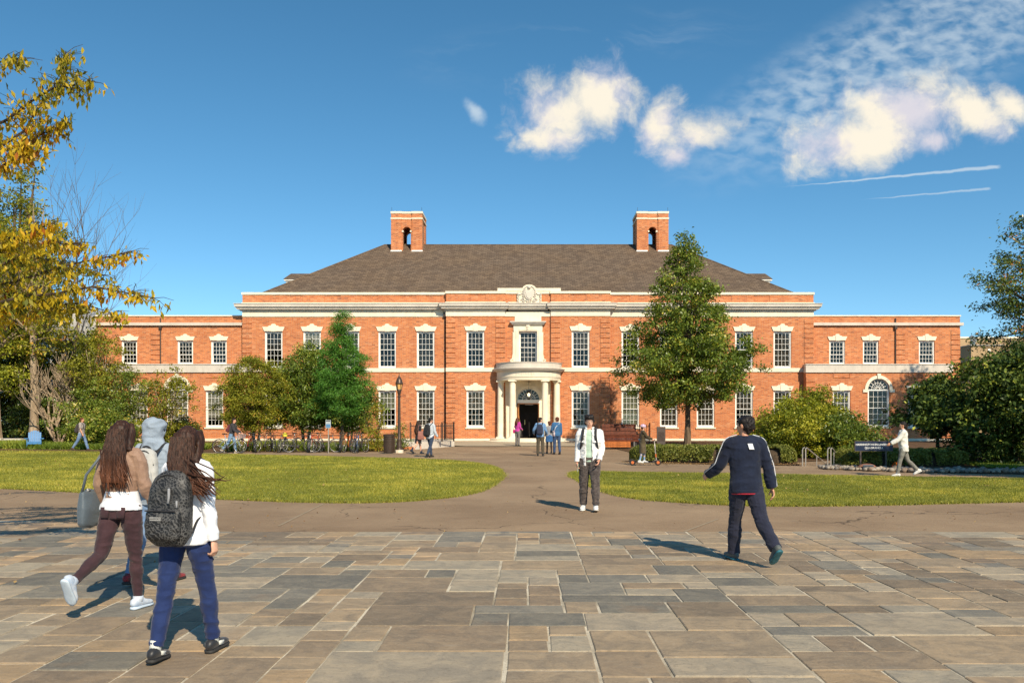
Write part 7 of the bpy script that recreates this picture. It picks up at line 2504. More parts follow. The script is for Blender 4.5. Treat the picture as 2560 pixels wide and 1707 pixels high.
    def top(s, name, m_, loose=0.018, hem=0.86, sleeve=1.0, collar=0.0, wr=0.010, cuffw=0.0, armk=1.0, square=False):
        mb = MB()
        p, q = s.torso_rings(1.0, hem, 1.485, loose)
        q = [(max(a, (0.150 + loose) * s.wd) if (square and i < 11) else a, max(b, 0.112 + loose) if (square and i < 9) else b) for i, (a, b) in enumerate(q)]
        loft(mb, p, q, s.U.to_3x3() @ Vector((1, 0, 0)), 20, 2.0, 0.05)
        sh = [a[0] for a in s.arms]
        loft(mb, [sh[0], s.u(-0.08, -0.008, 1.448), s.u(0.08, -0.008, 1.448), sh[1]], [(0.058 + loose, 0.056 + loose * 0.6), (0.07, 0.05 + loose), (0.07, 0.05 + loose), (0.058 + loose, 0.056 + loose * 0.6)], s.U.to_3x3() @ Vector((0, 1, 0)), 12)
        for k in (0, 1):
            b_ = [0.056, 0.060, 0.052, 0.046, 0.045, 0.036]
            s.arm(mb, k, [(v + loose * 0.75 + (cuffw if i > 3 else 0)) * armk for i, v in enumerate(b_)], sleeve)
        garment(s.root, name, m_, mb, 0.008 if s.near else 0.014, ('cloth', wr), 4)
        if collar:
            c = MB()
            n_ = 20
            for r0, z0, r1, z1 in ((0.066, 1.468, 0.058, 1.468 + collar), (0.074, 1.462, 0.070, 1.462 + collar * 0.8)):
                vs = []
                for i in range(n_ + 1):
                    a = -PI * 1.5 + 0.22 + (2 * PI - 0.44) * i / n_
                    vs.append(s.u(r0 * 1.1 * math.cos(a), -0.005 - r0 * math.sin(a) * -1.0, z0))
                    vs.append(s.u(r1 * 1.1 * math.cos(a), -0.005 - r1 * math.sin(a) * -1.0, z1))
                c.add(vs, [(2 * i, 2 * i + 2, 2 * i + 3, 2 * i + 1) for i in range(n_)])
            c.build('collar', m_, s.root, True)

    def pants(s, m_, k=1.0, add=0.012, cuff=0.0, upto=0.97, wr=0.009, waist=0.99):
        mb = MB()
        p, q = s.torso_rings(0.98, 0.85, waist, add * 0.6)
        loft(mb, p, q, s.U.to_3x3() @ Vector((1, 0, 0)), 18, 2.0, 0.05)
        pv = s.pel
        loft(mb, [pv + Vector((0, -0.01, 0.03)), pv + Vector((0, -0.01, -0.05))], [(0.15, 0.105), (0.10, 0.085)], (1, 0, 0), 14)
        b_ = [0.090, 0.092, 0.076, 0.058, 0.058, 0.045, 0.042]
        for k_ in (0, 1):
            s.leg(mb, k_, [(v + add * 0.5 + cuff * (max(0, i - 2) / 4)) * k for i, v in enumerate(b_)], upto)
        garment(s.root, 'trousers', m_, mb, 0.007 if s.near else 0.014, ('leg', wr), 3)

    def skirt(s, m_, top=1.0, hem=0.62, flare=1.2):
        mb = MB()
        dz = s.pel.z - 0.93
        loft(mb, [(0, 0, top + dz), (0, -0.01, 0.92 + dz), (0, -0.01, (0.92 + hem) / 2 + dz), (0, -0.01, hem + dz)], [(0.15, 0.115), (0.198, 0.158), (0.20 * (1 + (flare - 1) / 2), 0.15), (0.19 * flare, 0.155 * flare)], (1, 0, 0), 20, 2.0, 0.03)
        garment(s.root, 'skirt', m_, mb, 0.013, ('leg', 0.012), 3)

    def shoes(s, upper, sole, boot=0.0, trim=None):
        for k in (0, 1):
            hip, kn, an, toe = s.legs[k]
            up = Vector((0, -toe.z, toe.y)).normalized()
            sd = toe.cross(up).normalized()
            base = an - up * 0.085
            mb = MB()
            pts, rad = [], []
            for y, w_, h_ in ((-0.078, 0.024, 0.05), (-0.062, 0.036, 0.082), (-0.02, 0.041, 0.098), (0.03, 0.042, 0.086), (0.075, 0.046, 0.064), (0.12, 0.050, 0.052), (0.155, 0.044, 0.044), (0.182, 0.022, 0.030)):
                pts.append(base + toe * y + up * (0.016 + h_ / 2))
                rad.append((w_, h_ / 2))
            loft(mb, pts, rad, sd, 14, 2.4)
            if trim:
                m3 = MB()
                loft(m3, [an + up * -0.025, an + up * (0.02 + boot)], [(0.041, 0.047), (0.040, 0.046)], sd, 12)
                for q in (-1, 1):
                    m3.obox(base + toe * 0.045 + up * 0.055 + sd * q * 0.040, toe * 0.035 + up * -0.006, sd * 0.006, up * 0.016)
                m3.build('shoe_panel', trim, s.root, True)
            else:
                loft(mb, [an + up * -0.02, an + up * (0.03 + boot)], [(0.044, 0.048), (0.045, 0.050)], sd, 12)
            if s.near:
                for j in range(4):
                    c = base + toe * (0.035 + 0.024 * j) + up * (0.103 - 0.016 * j)
                    mb.tube([c - sd * 0.022, c + up * 0.005, c + sd * 0.022], 0.004, 5)
            o = mb.build('shoe', upper, s.root, True)
            m2 = MB()
            pts, rad = [], []
            for y, w_ in ((-0.084, 0.026), (-0.066, 0.040), (-0.02, 0.044), (0.04, 0.044), (0.09, 0.050), (0.13, 0.053), (0.165, 0.045), (0.190, 0.022)):
                pts.append(base + toe * y + up * 0.013)
                rad.append((w_, 0.014))
            loft(m2, pts, rad, sd, 14, 3.0)
            m2.build('sole', sole, o, True)


def rel(T, P):
    """stand a worn thing in the same frame as its wearer"""
    T.location = P.root.location
    T.rotation_euler = P.root.rotation_euler
    T.scale = P.root.scale
    return T


def backpack(P, label, m_, strap, w_=0.29, h_=0.44, d_=0.16, zc=1.20, y0=-0.125, pocket=True, both=True, lowered=0.0, front_m=None):
    B = rel(thing('backpack', label, 'backpack'), P)
    mb = MB()
    z0, z1 = zc - h_ / 2, zc + h_ / 2
    pts, rad = [], []
    for t, kx, kd in ((0.0, 0.72, 0.55), (0.03, 0.90, 0.80), (0.12, 1.0, 1.0), (0.5, 1.0, 1.0), (0.75, 0.96, 0.92), (0.90, 0.84, 0.74), (0.97, 0.62, 0.5), (1.0, 0.36, 0.3)):
        pts.append(P.u(0, y0 - d_ / 2 * (0.45 + 0.55 * kd), z0 + h_ * t))
        rad.append((w_ / 2 * kx, d_ / 2 * kd))
    p, q = mids(pts, rad, 3)
    loft(mb, p, q, P.U.to_3x3() @ Vector((1, 0, 0)), 24, 3.0)
    garment(B, 'bag', m_, mb, 0.009 if P.near else 0.013, ('cloth', 0.008), 3)
    if pocket:
        mb = MB()
        pts, rad = [], []
        for t, kx, kd in ((0.04, 0.80, 0.5), (0.09, 0.94, 0.9), (0.25, 0.98, 1.0), (0.40, 0.96, 0.9), (0.46, 0.88, 0.55), (0.48, 0.80, 0.3)):
            pts.append(P.u(0, y0 - d_ - 0.012 * kd + 0.01, z0 + h_ * t))
            rad.append((w_ / 2 * 0.86 * kx, 0.048 * kd))
        p, q = mids(pts, rad, 3)
        loft(mb, p, q, P.U.to_3x3() @ Vector((1, 0, 0)), 22, 3.2)
        garment(B, 'front_pocket', front_m or m_, mb, 0.008 if P.near else 0.013, ('cloth', 0.006), 3)
        mb = MB()
        mb.tube([P.u(w_ * 0.42 * math.cos(a), y0 - d_ * 0.78, z0 + h_ * 0.58 + h_ * 0.39 * math.sin(a)) for a in np.linspace(0.05, PI - 0.05, 14)], 0.006, 5)
        mb.tube([P.u(x, y0 - d_ - 0.045, z0 + h_ * 0.455) for x in np.linspace(-w_ * 0.36, w_ * 0.36, 5)], 0.006, 5)
        mb.build('zip', strap, B, True)
    sh = (0.105 if not P.f else 0.092) * P.wd
    fr_ = (0.085, 0.145, 0.135, 0.165) if not P.f else (0.068, 0.118, 0.118, 0.138)
    for sd in ((-1, 1) if both else (1,)):
        mb = MB()
        path = [P.u(sd * sh * 0.8, y0 - 0.02, z1 - 0.05), P.u(sd * sh, -0.09, 1.475), P.u(sd * sh * 1.05, -0.01, 1.512), P.u(sd * sh * 1.08, fr_[0], 1.465), P.u(sd * sh * 1.15, fr_[1], 1.36), P.u(sd * sh * 1.35, fr_[2], 1.22), P.u(sd * fr_[3], 0.05, 1.12), P.u(sd * fr_[3], -0.07, 1.05), P.u(sd * w_ * 0.42, y0 - 0.03, z0 + 0.06)]
        p, q = mids(path, [(0.026, 0.008)] * 4 + [(0.024, 0.007)] * 2 + [(0.010, 0.004)] * 3, 4)
        loft(mb, p, q, P.U.to_3x3() @ Vector((1, 0, 0)), 8, 3.0)
        mb.build('strap', strap, B, True)
    mb = MB()
    mb.tube([P.u(0.05 * math.cos(a), y0 - 0.045, z1 - 0.015 + 0.045 * math.sin(a)) for a in np.linspace(0, PI, 9)], 0.011, 6)
    mb.build('handle', strap, B, True)
    return B


def shoulder_bag(P, label, m_, strap, side, z=0.95, w_=0.26, h_=0.24, d_=0.09, y=0.0, cross=True, x=None, name='shoulder_bag', cat='bag'):
    B = rel(thing(name, label, cat), P)
    x = x if x is not None else side * 0.24
    mb = MB()
    pts = [P.u(x, y, z - h_ / 2), P.u(x, y, z - h_ * 0.42), P.u(x, y, z), P.u(x, y, z + h_ * 0.42), P.u(x, y, z + h_ / 2)]
    loft(mb, pts, [(d_ * 0.4, w_ * 0.46), (d_ * 0.5, w_ * 0.5), (d_ * 0.55, w_ * 0.5), (d_ * 0.4, w_ * 0.46), (d_ * 0.2, w_ * 0.42)], P.U.to_3x3() @ Vector((1, 0, 0)), 18, 3.4)
    garment(B, 'bag', m_, mb, 0.009, ('cloth', 0.006), 2)
    mb = MB()
    o_ = -side * 0.10 if cross else side * 0.13
    for yy, s2 in ((0.10, 1), (-0.12, -1)):
        mb.tube([P.u(x, y + s2 * w_ * 0.4, z + h_ * 0.45), P.u(x * 0.75 + o_ * 0.25, yy * 1.35, (z + 1.46) / 2 + 0.05), P.u(o_, yy * 0.75, 1.455), P.u(o_, 0.0, 1.515)], 0.012, 6)
    mb.build('strap', strap, B, True)
    return B


def finish_people():
    """voxel-join every garment, then fold it"""
    tmp = []
    for root, name, mats, mb, vx, wr, sm, pick in REM:
        me = bpy.data.meshes.new('t')
        me.from_pydata([tuple(v) for v in mb.v], [], mb.f)
        o = bpy.data.objects.new('t', me)
        COL.objects.link(o)
        md = o.modifiers.new('r', 'REMESH')
        md.mode = 'VOXEL'
        md.voxel_size = vx
        if sm:
            m2 = o.modifiers.new('s', 'SMOOTH')
            m2.factor = 0.5
            m2.iterations = sm
        tmp.append(o)
    bpy.context.view_layer.update()
    dg = bpy.context.evaluated_depsgraph_get()
    res = [bpy.data.meshes.new_from_object(o.evaluated_get(dg)) for o in tmp]
    for o in tmp:
        m = o.data
        bpy.data.objects.remove(o, do_unlink=True)
        bpy.data.meshes.remove(m)
    for (root, name, mats, mb, vx, wr, sm, pick), me in zip(REM, res):
        n = len(me.vertices)
        if wr and n:
            P = np.empty(n * 3, np.float32)
            me.vertices.foreach_get('co', P)
            P = P.reshape(-1, 3).astype(float)
            N = np.empty(n * 3, np.float32)
            me.vertices.foreach_get('normal', N)
            N = N.reshape(-1, 3)
            sd = len(name) + n % 97
            k, a = wr
            if k == 'cloth':
                q = P + 0.05 * np.stack([nz3(P, (4, 4, 4), 3), nz3(P, (4, 4, 4), 4), nz3(P, (4, 4, 4), 5)], 1)
                d = (0.35 - np.abs(nz3(q, (6, 6, 11), sd)) * 1.6) * a * 0.9 + (0.3 - np.abs(nz3(q, (15, 15, 24), sd + 1))) * a * 0.55
            elif k == 'leg':
                q = P + 0.05 * np.stack([nz3(P, (4, 4, 4), 3), nz3(P, (4, 4, 4), 4), nz3(P, (4, 4, 4), 5)], 1)
                d = (0.3 - np.abs(nz3(q, (7, 7, 14), sd)) * 1.4) * a * 0.8 + (0.3 - np.abs(nz3(q, (17, 17, 30), sd + 1))) * a * 0.5
            elif k == 'strand':
                d = nz3(P, (60, 60, 4), sd) * a * 0.6 + nz3(P, (22, 22, 3), sd + 1) * a
            else:
                d = nz3(P, (45, 45, 45), sd) * a + nz3(P, (22, 22, 14), sd + 1) * a
            P += N * d[:, None]
            me.vertices.foreach_set('co', P.astype(np.float32).ravel())
        me.materials.clear()
        for m_ in (mats if isinstance(mats, (list, tuple)) else [mats]):
            me.materials.append(m_)
        me.polygons.foreach_set('use_smooth', np.ones(len(me.polygons), bool))
        me.update()
        me.name = name
        ob(name, me, root)


# ------------------------------------------------------------------ the people in the photograph
white_sole = plain('white_sole', (0.70, 0.68, 0.62), 0.6, 0.1, 20.0)
black_sole = plain('black_sole', (0.03, 0.028, 0.026), 0.7, 0.1, 20.0)
denim = cloth('blue_denim', (0.10, 0.17, 0.30), col2=(0.19, 0.27, 0.40), sc2=5.0)
denim_dark = cloth('dark_denim', (0.025, 0.04, 0.075), col2=(0.04, 0.06, 0.10))
black_c = cloth('black_cloth', (0.02, 0.02, 0.022))
grey_c = cloth('grey_cloth', (0.28, 0.28, 0.29))
strap_black = cloth('black_webbing', (0.022, 0.021, 0.023), 0.7)


def print_mat():
    """black cloth with a grey animal print"""
    m, n = mat_new('animal_print')
    p = opos(n)
    wv_ = n.n('ShaderNodeTexWave', {'Vector': p, 'Scale': 16.0, 'Distortion': 9.0, 'Detail': 3.0, 'Detail Scale': 2.2}, wave_type='BANDS', bands_direction='DIAGONAL').outputs[1]
    vo = n.n('ShaderNodeTexVoronoi', {'Vector': p, 'Scale': 46.0}, feature='DISTANCE_TO_EDGE').outputs[0]
    zone = n.smooth(n.noise(p, 7.0, 2.0), 0.48, 0.54)
    pat = n.mix(zone, n.smooth(wv_, 0.62, 0.78), n.smooth(vo, 0.16, 0.07))
    fade = n.smooth(n.noise(p, 3.5, 3.0), 0.25, 0.6)
    c = n.mix(n.m('MULTIPLY', n.xyz(pat)[0], fade), (0.009, 0.009, 0.010, 1), (0.085, 0.082, 0.078, 1))
    finish(n, c, 0.55, 0.4, n.noise(p, 60.0, 4.0), 0.4, 0.004)
    return m
zebra = print_mat()

# --- woman in the white hooded top, near left
P = Body('young woman with long brown hair in white hooded top and blue trousers walking away', (-2.38, 6.12, 0.004), -7, 1.60, legs=((-11, 6, 3), (13, 4, 4)), arms=((10, 10, 30, 0), (-4, 10, 12, 0)), female=True, lean=3, twist=-4, head=(4, -2, 2), near=True, feet=(-4, 4))
P.build_body((30, 38))
P.top('hooded_top', cloth('white_jersey', (0.80, 0.80, 0.82), col2=(0.72, 0.73, 0.77), bump=0.25), 0.022, 0.862, 1.0, 0.0, 0.008, 0.0, 0.84)
hd = MB()
loft(hd, [P.u(-0.115, -0.055, 1.44), P.u(-0.075, -0.105, 1.445), P.u(0, -0.125, 1.435), P.u(0.075, -0.105, 1.445), P.u(0.115, -0.055, 1.44)], [(0.034, 0.04), (0.045, 0.048), (0.05, 0.052), (0.045, 0.048), (0.034, 0.04)], (0, 0, 1), 12)
garment(P.root, 'hood', MATS['white_jersey'], hd, 0.009, ('cloth', 0.008), 3)
P.pants(cloth('cobalt_cotton', (0.016, 0.031, 0.105), col2=(0.011, 0.022, 0.080), bump=0.3), 1.0, 0.008, 0.011, 0.95, 0.012)
P.long_hair(hair_brown, 0.46, 0.115, 0.12, 0.045, 3, 0.16)
P.shoes(cloth('black_leather', (0.022, 0.022, 0.024), 0.45, 0.1, 30, bump=0.1, spec=0.4), black_sole, 0.05, cloth('white_leather', (0.62, 0.62, 0.56), 0.5, bump=0.1))
BP = backpack(P, 'large black backpack with grey animal print worn by the woman in white', zebra, strap_black, 0.335, 0.51, 0.18, 1.15, -0.115)
mb = MB(); mb.obox(P.u(-0.03, -0.348, 1.07), (0.042, 0, 0), (0, 0.004, 0), (0, 0, 0.013)); mb.build('brand_patch', plain('grey_patch', (0.30, 0.29, 0.28), 0.6), BP)
text_mesh('patch_lettering', 'JANSPORT', 0.017, black_c, BP, P.u(-0.03, -0.353, 1.07), (R(90), 0, 0), extrude=0.0005)
mb = MB(); mb.tube([P.u(0.04, -0.298, 1.29), P.u(0.045, -0.303, 1.23), P.u(0.042, -0.305, 1.18)], 0.009, 6); mb.tube([P.u(0.105, -0.298, 1.20), P.u(0.11, -0.303, 1.15)], 0.007, 6); mb.build('zip_pull', grey_c, BP, True)

# --- woman in the brown jacket
P = Body('young woman with very long brown hair in tan leather jacket and maroon trousers', (-3.52, 7.62, 0.004), -10, 1.635, legs=((-22, 42, 1), (7, 3, 2)), arms=((4, 16, 22, 0), (6, 12, 28, 0)), female=True, lean=2, twist=3, head=(-6, 0, 0), near=True, feet=(-62, 0))
P.build_body()
P.top('jacket', cloth('tan_leather', (0.30, 0.185, 0.125), 0.6, 0.2, 20, col2=(0.23, 0.135, 0.09), sc2=9.0, bump=0.6, spec=0.35), 0.020, 1.03, 1.0, 0.04, 0.014)
sh_ = MB(); p, q = P.torso_rings(1.0, 0.925, 1.10, 0.024); loft(sh_, p, q, P.U.to_3x3() @ Vector((1, 0, 0)), 20, 2.0, 0.02); garment(P.root, 'shirt_tail', cloth('white_cotton', (0.74, 0.75, 0.78)), sh_, 0.008, ('leg', 0.004), 2)
P.pants(cloth('maroon_cotton', (0.055, 0.026, 0.030), col2=(0.038, 0.018, 0.022), bump=0.3), 1.0, 0.008, 0.0, 0.93, 0.013, 0.96)
for sd in (-1, 1):
    mb = MB()
    loft(mb, [P.u(sd * 0.078, -0.135, 0.955), P.u(sd * 0.078, -0.142, 0.86)], [(0.045, 0.004), (0.038, 0.004)], (1, 0, 0), 8, 4.0)
    mb.build('back_pocket', MATS['maroon_cotton'], P.root, True)
P.long_hair(hair_brown, 0.52, 0.120, 0.02, 0.05, 9, 0.04)
P.shoes(cloth('pale_blue_suede', (0.36, 0.45, 0.58), 0.7, 0.1, 30, col2=(0.55, 0.58, 0.62), sc2=10.0), plain('pale_blue_sole', (0.50, 0.58, 0.66), 0.6))
TB = shoulder_bag(P, 'grey leather tote bag on the arm of the woman in tan', cloth('grey_leather', (0.085, 0.108, 0.128), 0.5, 0.15, 15, bump=0.3, spec=0.4), MATS['grey_leather'], -1, 0.94, 0.32, 0.33, 0.10, -0.03, False, -0.29, 'tote_bag')
for yy in (-0.09, 0.09):
    mb = MB()
    mb.tube([P.u(-0.28 + 0.022 * math.cos(a), yy + 0.022 * math.sin(a), 1.11 + 0.008 * math.sin(a)) for a in np.linspace(0, 2 * PI, 10)], 0.005, 5)
    mb.build('ring', chrome, TB, True)

# --- hooded walker between them
P = Body('walker in pale blue-grey hood, mostly hidden between the two women', (-3.74, 8.85, 0.004), -8, 1.645, legs=((-14, 10, 4), (14, 6, 2)), arms=((6, 8, 25, 0), (-6, 8, 15, 0)), head=(-14, 4, 0), near=True)
P.build_body()
hoodc = cloth('pale_blue_fleece', (0.30, 0.355, 0.42), col2=(0.24, 0.29, 0.35))
P.top('hooded_top', hoodc, 0.03, 0.86, 1.0, 0.0, 0.013)
mb = MB()
rot = P.Hd.to_3x3()
mb.ball(P.h(0, -0.03, 1.665), (0.118, 0.128, 0.128), 20, 14, rot)
loft(mb, [P.h(0, -0.05, 1.66), P.h(0, -0.055, 1.57), P.u(0, -0.05, 1.50), P.u(0, -0.04, 1.45)], [(0.112, 0.10), (0.10, 0.092), (0.115, 0.10), (0.15, 0.11)], P.U.to_3x3() @ Vector((1, 0, 0)), 18)
garment(P.root, 'hood', hoodc, mb, 0.010, ('cloth', 0.026), 2)
P.short_hair(hair_black, 0.006, 0.05)
P.pants(denim, 1.05, 0.014, 0.004, 0.96, 0.012)
P.shoes(cloth('red_black_shoe', (0.35, 0.02, 0.03), 0.5, 0.1, 30, col2=(0.03, 0.03, 0.03), sc2=12.0), black_sole)
backpack(P, 'pale grey backpack with black straps on the hooded walker', cloth('pale_grey_nylon', (0.46, 0.45, 0.42)), strap_black, 0.28, 0.42, 0.14, 1.24, -0.14)

# --- man in the white jacket, facing us
P = Body('young man with black hair in open white denim jacket walking towards us', (1.12, 16.0, -0.012), 172, 1.735, legs=((14, 8, 3), (-5, 5, 3)), arms=((8, 11, 28, 16), (-2, 7, 14, 0)), lean=1, head=(8, -5, 0), near=True, skin=skin_b, feet=(10, 0))
P.build_body((30, 40))
P.top('shirt', cloth('mint_cotton', (0.46, 0.60, 0.48)), 0.008, 0.90, 0.4, 0.0, 0.008)
# open jacket: shell with the front left apart
jk = cloth('white_denim', (0.80, 0.79, 0.76), col2=(0.70, 0.69, 0.67), sc2=8.0, bump=0.5)
mb = MB()
p, q = P.torso_rings(1.0, 0.83, 1.485, 0.034)
vs = []
n_ = 30
for i, (c, (ru, rv)) in enumerate(zip(p, q)):
    ru = max(ru, 0.185 if i < 11 else ru)
    for th in (1.0, 0.90):
        for k in range(n_ + 1):
            gap = 0.30 - 0.06 * i / len(p) + (0.05 if th < 1 else 0)
            a = PI / 2 + gap + (2 * PI - 2 * gap) * k / n_
            vs.append(c + P.U.to_3x3() @ Vector((ru * th * math.cos(a), (rv * th) * math.sin(a), 0)))
fs = []
W2 = 2 * (n_ + 1)
for i in range(len(p) - 1):
    for k in range(n_):
        fs.append((i * W2 + k, i * W2 + k + 1, (i + 1) * W2 + k + 1, (i + 1) * W2 + k))
        o_ = n_ + 1
        fs.append((i * W2 + o_ + k + 1, i * W2 + o_ + k, (i + 1) * W2 + o_ + k, (i + 1) * W2 + o_ + k + 1))
    for k in (0, n_):
        fs.append((i * W2 + k, (i + 1) * W2 + k, (i + 1) * W2 + n_ + 1 + k, i * W2 + n_ + 1 + k))
for i in (0, len(p) - 1):
    for k in range(n_):
        fs.append((i * W2 + k, i * W2 + k + 1, i * W2 + n_ + 2 + k, i * W2 + n_ + 1 + k))
mb.add(vs, fs)
for k in (0, 1):
    P.arm(mb, k, [0.078, 0.082, 0.074, 0.066, 0.062, 0.052])
garment(P.root, 'jacket', jk, mb, 0.009, ('cloth', 0.013), 2)
c = MB()
for sd in (-1, 1):
    c.add([P.u(sd * 0.055, 0.055, 1.505), P.u(sd * 0.115, 0.06, 1.485), P.u(sd * 0.135, 0.135, 1.40), P.u(sd * 0.075, 0.145, 1.385), P.u(sd * 0.045, 0.10, 1.455)], [(0, 1, 2, 3, 4)])
    c.tube([P.u(sd * 0.05, 0.06, 1.51), P.u(sd * 0.075, -0.01, 1.525), P.u(sd * 0.05, -0.075, 1.525), P.u(0, -0.09, 1.525)], 0.016, 6)
c.build('collar', jk, P.root, True)
for i in range(6):
    mb = MB()
    mb.ball(P.u(0.078 + 0.003 * i, 0.150 + 0.002 * i, 0.90 + 0.085 * i), (0.008, 0.006, 0.008), 8, 6)
    mb.build('button', black_c, P.root, True)
for sd in (-1, 1):
    mb = MB(); mb.obox(P.u(sd * 0.128, 0.143, 1.275), P.U.to_3x3() @ Vector((0.046, -sd * 0.018, 0)), P.U.to_3x3() @ Vector((0.002, 0.010, 0)), P.U.to_3x3() @ Vector((0, 0, 0.016))); mb.build('pocket_flap', jk, P.root)
P.pants(cloth('camouflage_grey', (0.105, 0.085, 0.075), col2=(0.045, 0.036, 0.034), sc2=22.0), 1.16, 0.02, 0.006, 0.94, 0.015)
P.short_hair(hair_black, 0.010, 0.075)
P.shoes(cloth('white_canvas', (0.76, 0.74, 0.70)), white_sole)
mb = MB()
for sd in (-1, 1):
    mb.tube([P.h(sd * 0.034 + 0.024 * math.cos(a), 0.104, 1.637 + 0.020 * math.sin(a)) for a in np.linspace(0, 2 * PI, 14)], 0.0018, 4)
    mb.tube([P.h(sd * 0.058, 0.104, 1.64), P.h(sd * 0.078, 0.0, 1.645)], 0.0018, 4)
mb.tube([P.h(-0.010, 0.106, 1.638), P.h(0.010, 0.106, 1.638)], 0.0018, 4)
mb.build('spectacles', black_c, P.root)
backpack(P, 'dark backpack on the man in the white jacket, only its straps showing', black_c, strap_black, 0.27, 0.40, 0.14, 1.20, -0.15)
PH_ = rel(thing('phone', 'pale phone in the right hand of the man in the white jacket', 'phone'), P)
sh, el, wr, d, sd = P.arms[1]
mb = MB(); c_ = wr + d * 0.10 + Vector((-0.028, 0.02, 0)); mb.obox(c_, Vector((0.004, 0.0, 0.0)), Vector((0, 0.036, 0.0)), d * 0.075); mb.build('case', plain('mint_phone_case', (0.35, 0.40, 0.30), 0.4), PH_)
mb = MB(); mb.obox(c_ + Vector((0.0055, 0, 0)), Vector((0.001, 0, 0)), Vector((0, 0.032, 0)), d * 0.070); mb.build('screen', black_c, PH_)

# --- man in the navy tracksuit
P = Body('man in navy tracksuit with short black hair striding away at right', (2.50, 10.1, 0.004), 14, 1.72, legs=((22, 10, -5), (-27, 20, 1)), arms=((24, 17, 42, -4), (-14, 13, 10, 0)), lean=4, twist=-4, head=(32, -4, 0), near=True, skin=skin_a, feet=(4, -40), width=1.07)
P.build_body((20, 26))
navy = cloth('navy_jersey', (0.009, 0.014, 0.033), col2=(0.006, 0.009, 0.022), bump=0.3)
P.top('track_jacket', navy, 0.026, 0.86, 1.0, 0.045, 0.012, 0.006, 1.0, True)
mb = MB(); p, q = P.torso_rings(1.0, 0.845, 0.885, 0.030); q = [(max(a, 0.183), max(b_, 0.136)) for a, b_ in q]; loft(mb, p, q, P.U.to_3x3() @ Vector((1, 0, 0)), 20, 2.0, 0.02); garment(P.root, 'hem', navy, mb, 0.010, None, 2)
mb = MB(); p, q = P.torso_rings(1.0, 0.832, 0.86, 0.022); q = [(max(a, 0.178), max(b_, 0.131)) for a, b_ in q]; loft(mb, p, q, P.U.to_3x3() @ Vector((1, 0, 0)), 20, 2.0, 0.02); garment(P.root, 'red_shirt_hem', cloth('red_cotton', (0.40, 0.02, 0.04)), mb, 0.009, None, 2)
white_c = cloth('white_trim', (0.66, 0.67, 0.70))
for k in (0, 1):
    sh, el, wr, d, sd = P.arms[k]
    for o_ in (0.0,):
        mb = MB()
        ax = (P.U.to_3x3() @ Vector((sd, 0, 0)))
        a1 = (ax - (el - sh).normalized() * ax.dot((el - sh).normalized())).normalized()
        a2 = (ax - d * ax.dot(d)).normalized()
        tw = Vector((0, 1, 0))
        pts = [P.u(sd * 0.10, o_ * 1.2 - 0.01, 1.527), sh + Vector((0, o_, 0)) + (a1 + Vector((0, 0, 0.75))).normalized() * 0.077, sh.lerp(el, 0.33) + a1 * 0.083 + tw * o_, sh.lerp(el, 0.7) + a1 * 0.077 + tw * o_, el + (a1 + a2).normalized() * 0.075 + tw * o_, el.lerp(wr, 0.5) + a2 * 0.072 + tw * o_, el.lerp(wr, 0.96) + a2 * 0.066 + tw * o_]
        p, q = mids(pts, [(0.004, 0.005)] * 7, 4)
        loft(mb, p, q, tw, 6)
        mb.build('sleeve_stripe', white_c, P.root, True)
mb = MB(); mb.obox(P.u(0.012, -0.146, 1.385), P.U.to_3x3() @ Vector((0.030, 0, 0)), P.U.to_3x3() @ Vector((0, 0.003, 0)), P.U.to_3x3() @ Vector((-0.006, 0.010, 0.034))); mb.build('back_label', white_c, P.root)
P.pants(cloth('navy_twill', (0.019, 0.021, 0.040), col2=(0.013, 0.015, 0.029)), 1.10, 0.016, 0.020, 1.0, 0.014)
P.short_hair(hair_black, 0.010, 0.0, 1.565)
P.shoes(cloth('teal_grey_trainer', (0.06, 0.075, 0.08), 0.6, 0.1, 30, col2=(0.11, 0.12, 0.11), sc2=14), plain('teal_sole', (0.03, 0.14, 0.17), 0.6, 0.3, 30.0))

# --- rider on the kick scooter
sx, sy = fx(1607, 31.7), 31.7
P = Body('rider in olive jacket and helmet standing on a kick scooter', (sx, sy, -0.010), -88, 1.36, legs=((10, 8, 1), (-8, 6, 1)), arms=((38, 8, 30, 0), (38, 8, 30, 0)), female=True, lift=0.125, lean=2, head=(6, 0, 0))
P.build_body()
olive = cloth('olive_camouflage', (0.085, 0.062, 0.030), col2=(0.040, 0.030, 0.016), sc2=18.0)
P.top('jacket', olive, 0.026, 0.90, 1.0, 0.04, 0.012)
P.skirt(cloth('khaki_cotton', (0.12, 0.09, 0.05), col2=(0.08, 0.06, 0.03)), 1.0, 0.44, 1.05)
P.pants(cloth('pale_denim', (0.16, 0.27, 0.42), col2=(0.22, 0.34, 0.48)), 0.88, 0.0, 0.006, 0.95)
P.short_hair(hair_black, 0.006)
P.shoes(cloth('white_trainer', (0.72, 0.70, 0.66)), white_sole)
HL = rel(thing('rider_helmet', 'white and pink helmet on the scooter rider', 'helmet'), P)
mb = MB(); mb.ball(P.h(0, -0.01, 1.70), (0.105, 0.130, 0.095), 18, 12, P.Hd.to_3x3()); mb.build('shell', cloth('pink_white_shell', (0.72, 0.66, 0.68), 0.3, 0.1, 10, col2=(0.50, 0.20, 0.42), sc2=14.0, bump=0.0, spec=0.5), HL, True)
mb = MB(); mb.tube([P.h(0.07, 0.02, 1.66), P.h(0.05, 0.045, 1.55), P.h(-0.05, 0.045, 1.55), P.h(-0.07, 0.02, 1.66)], 0.007, 5); mb.build('strap', black_c, HL)
KS = thing('kick_scooter', 'black kick scooter with orange details under the helmeted rider', 'scooter', (sx + 0.05, sy, -0.010))
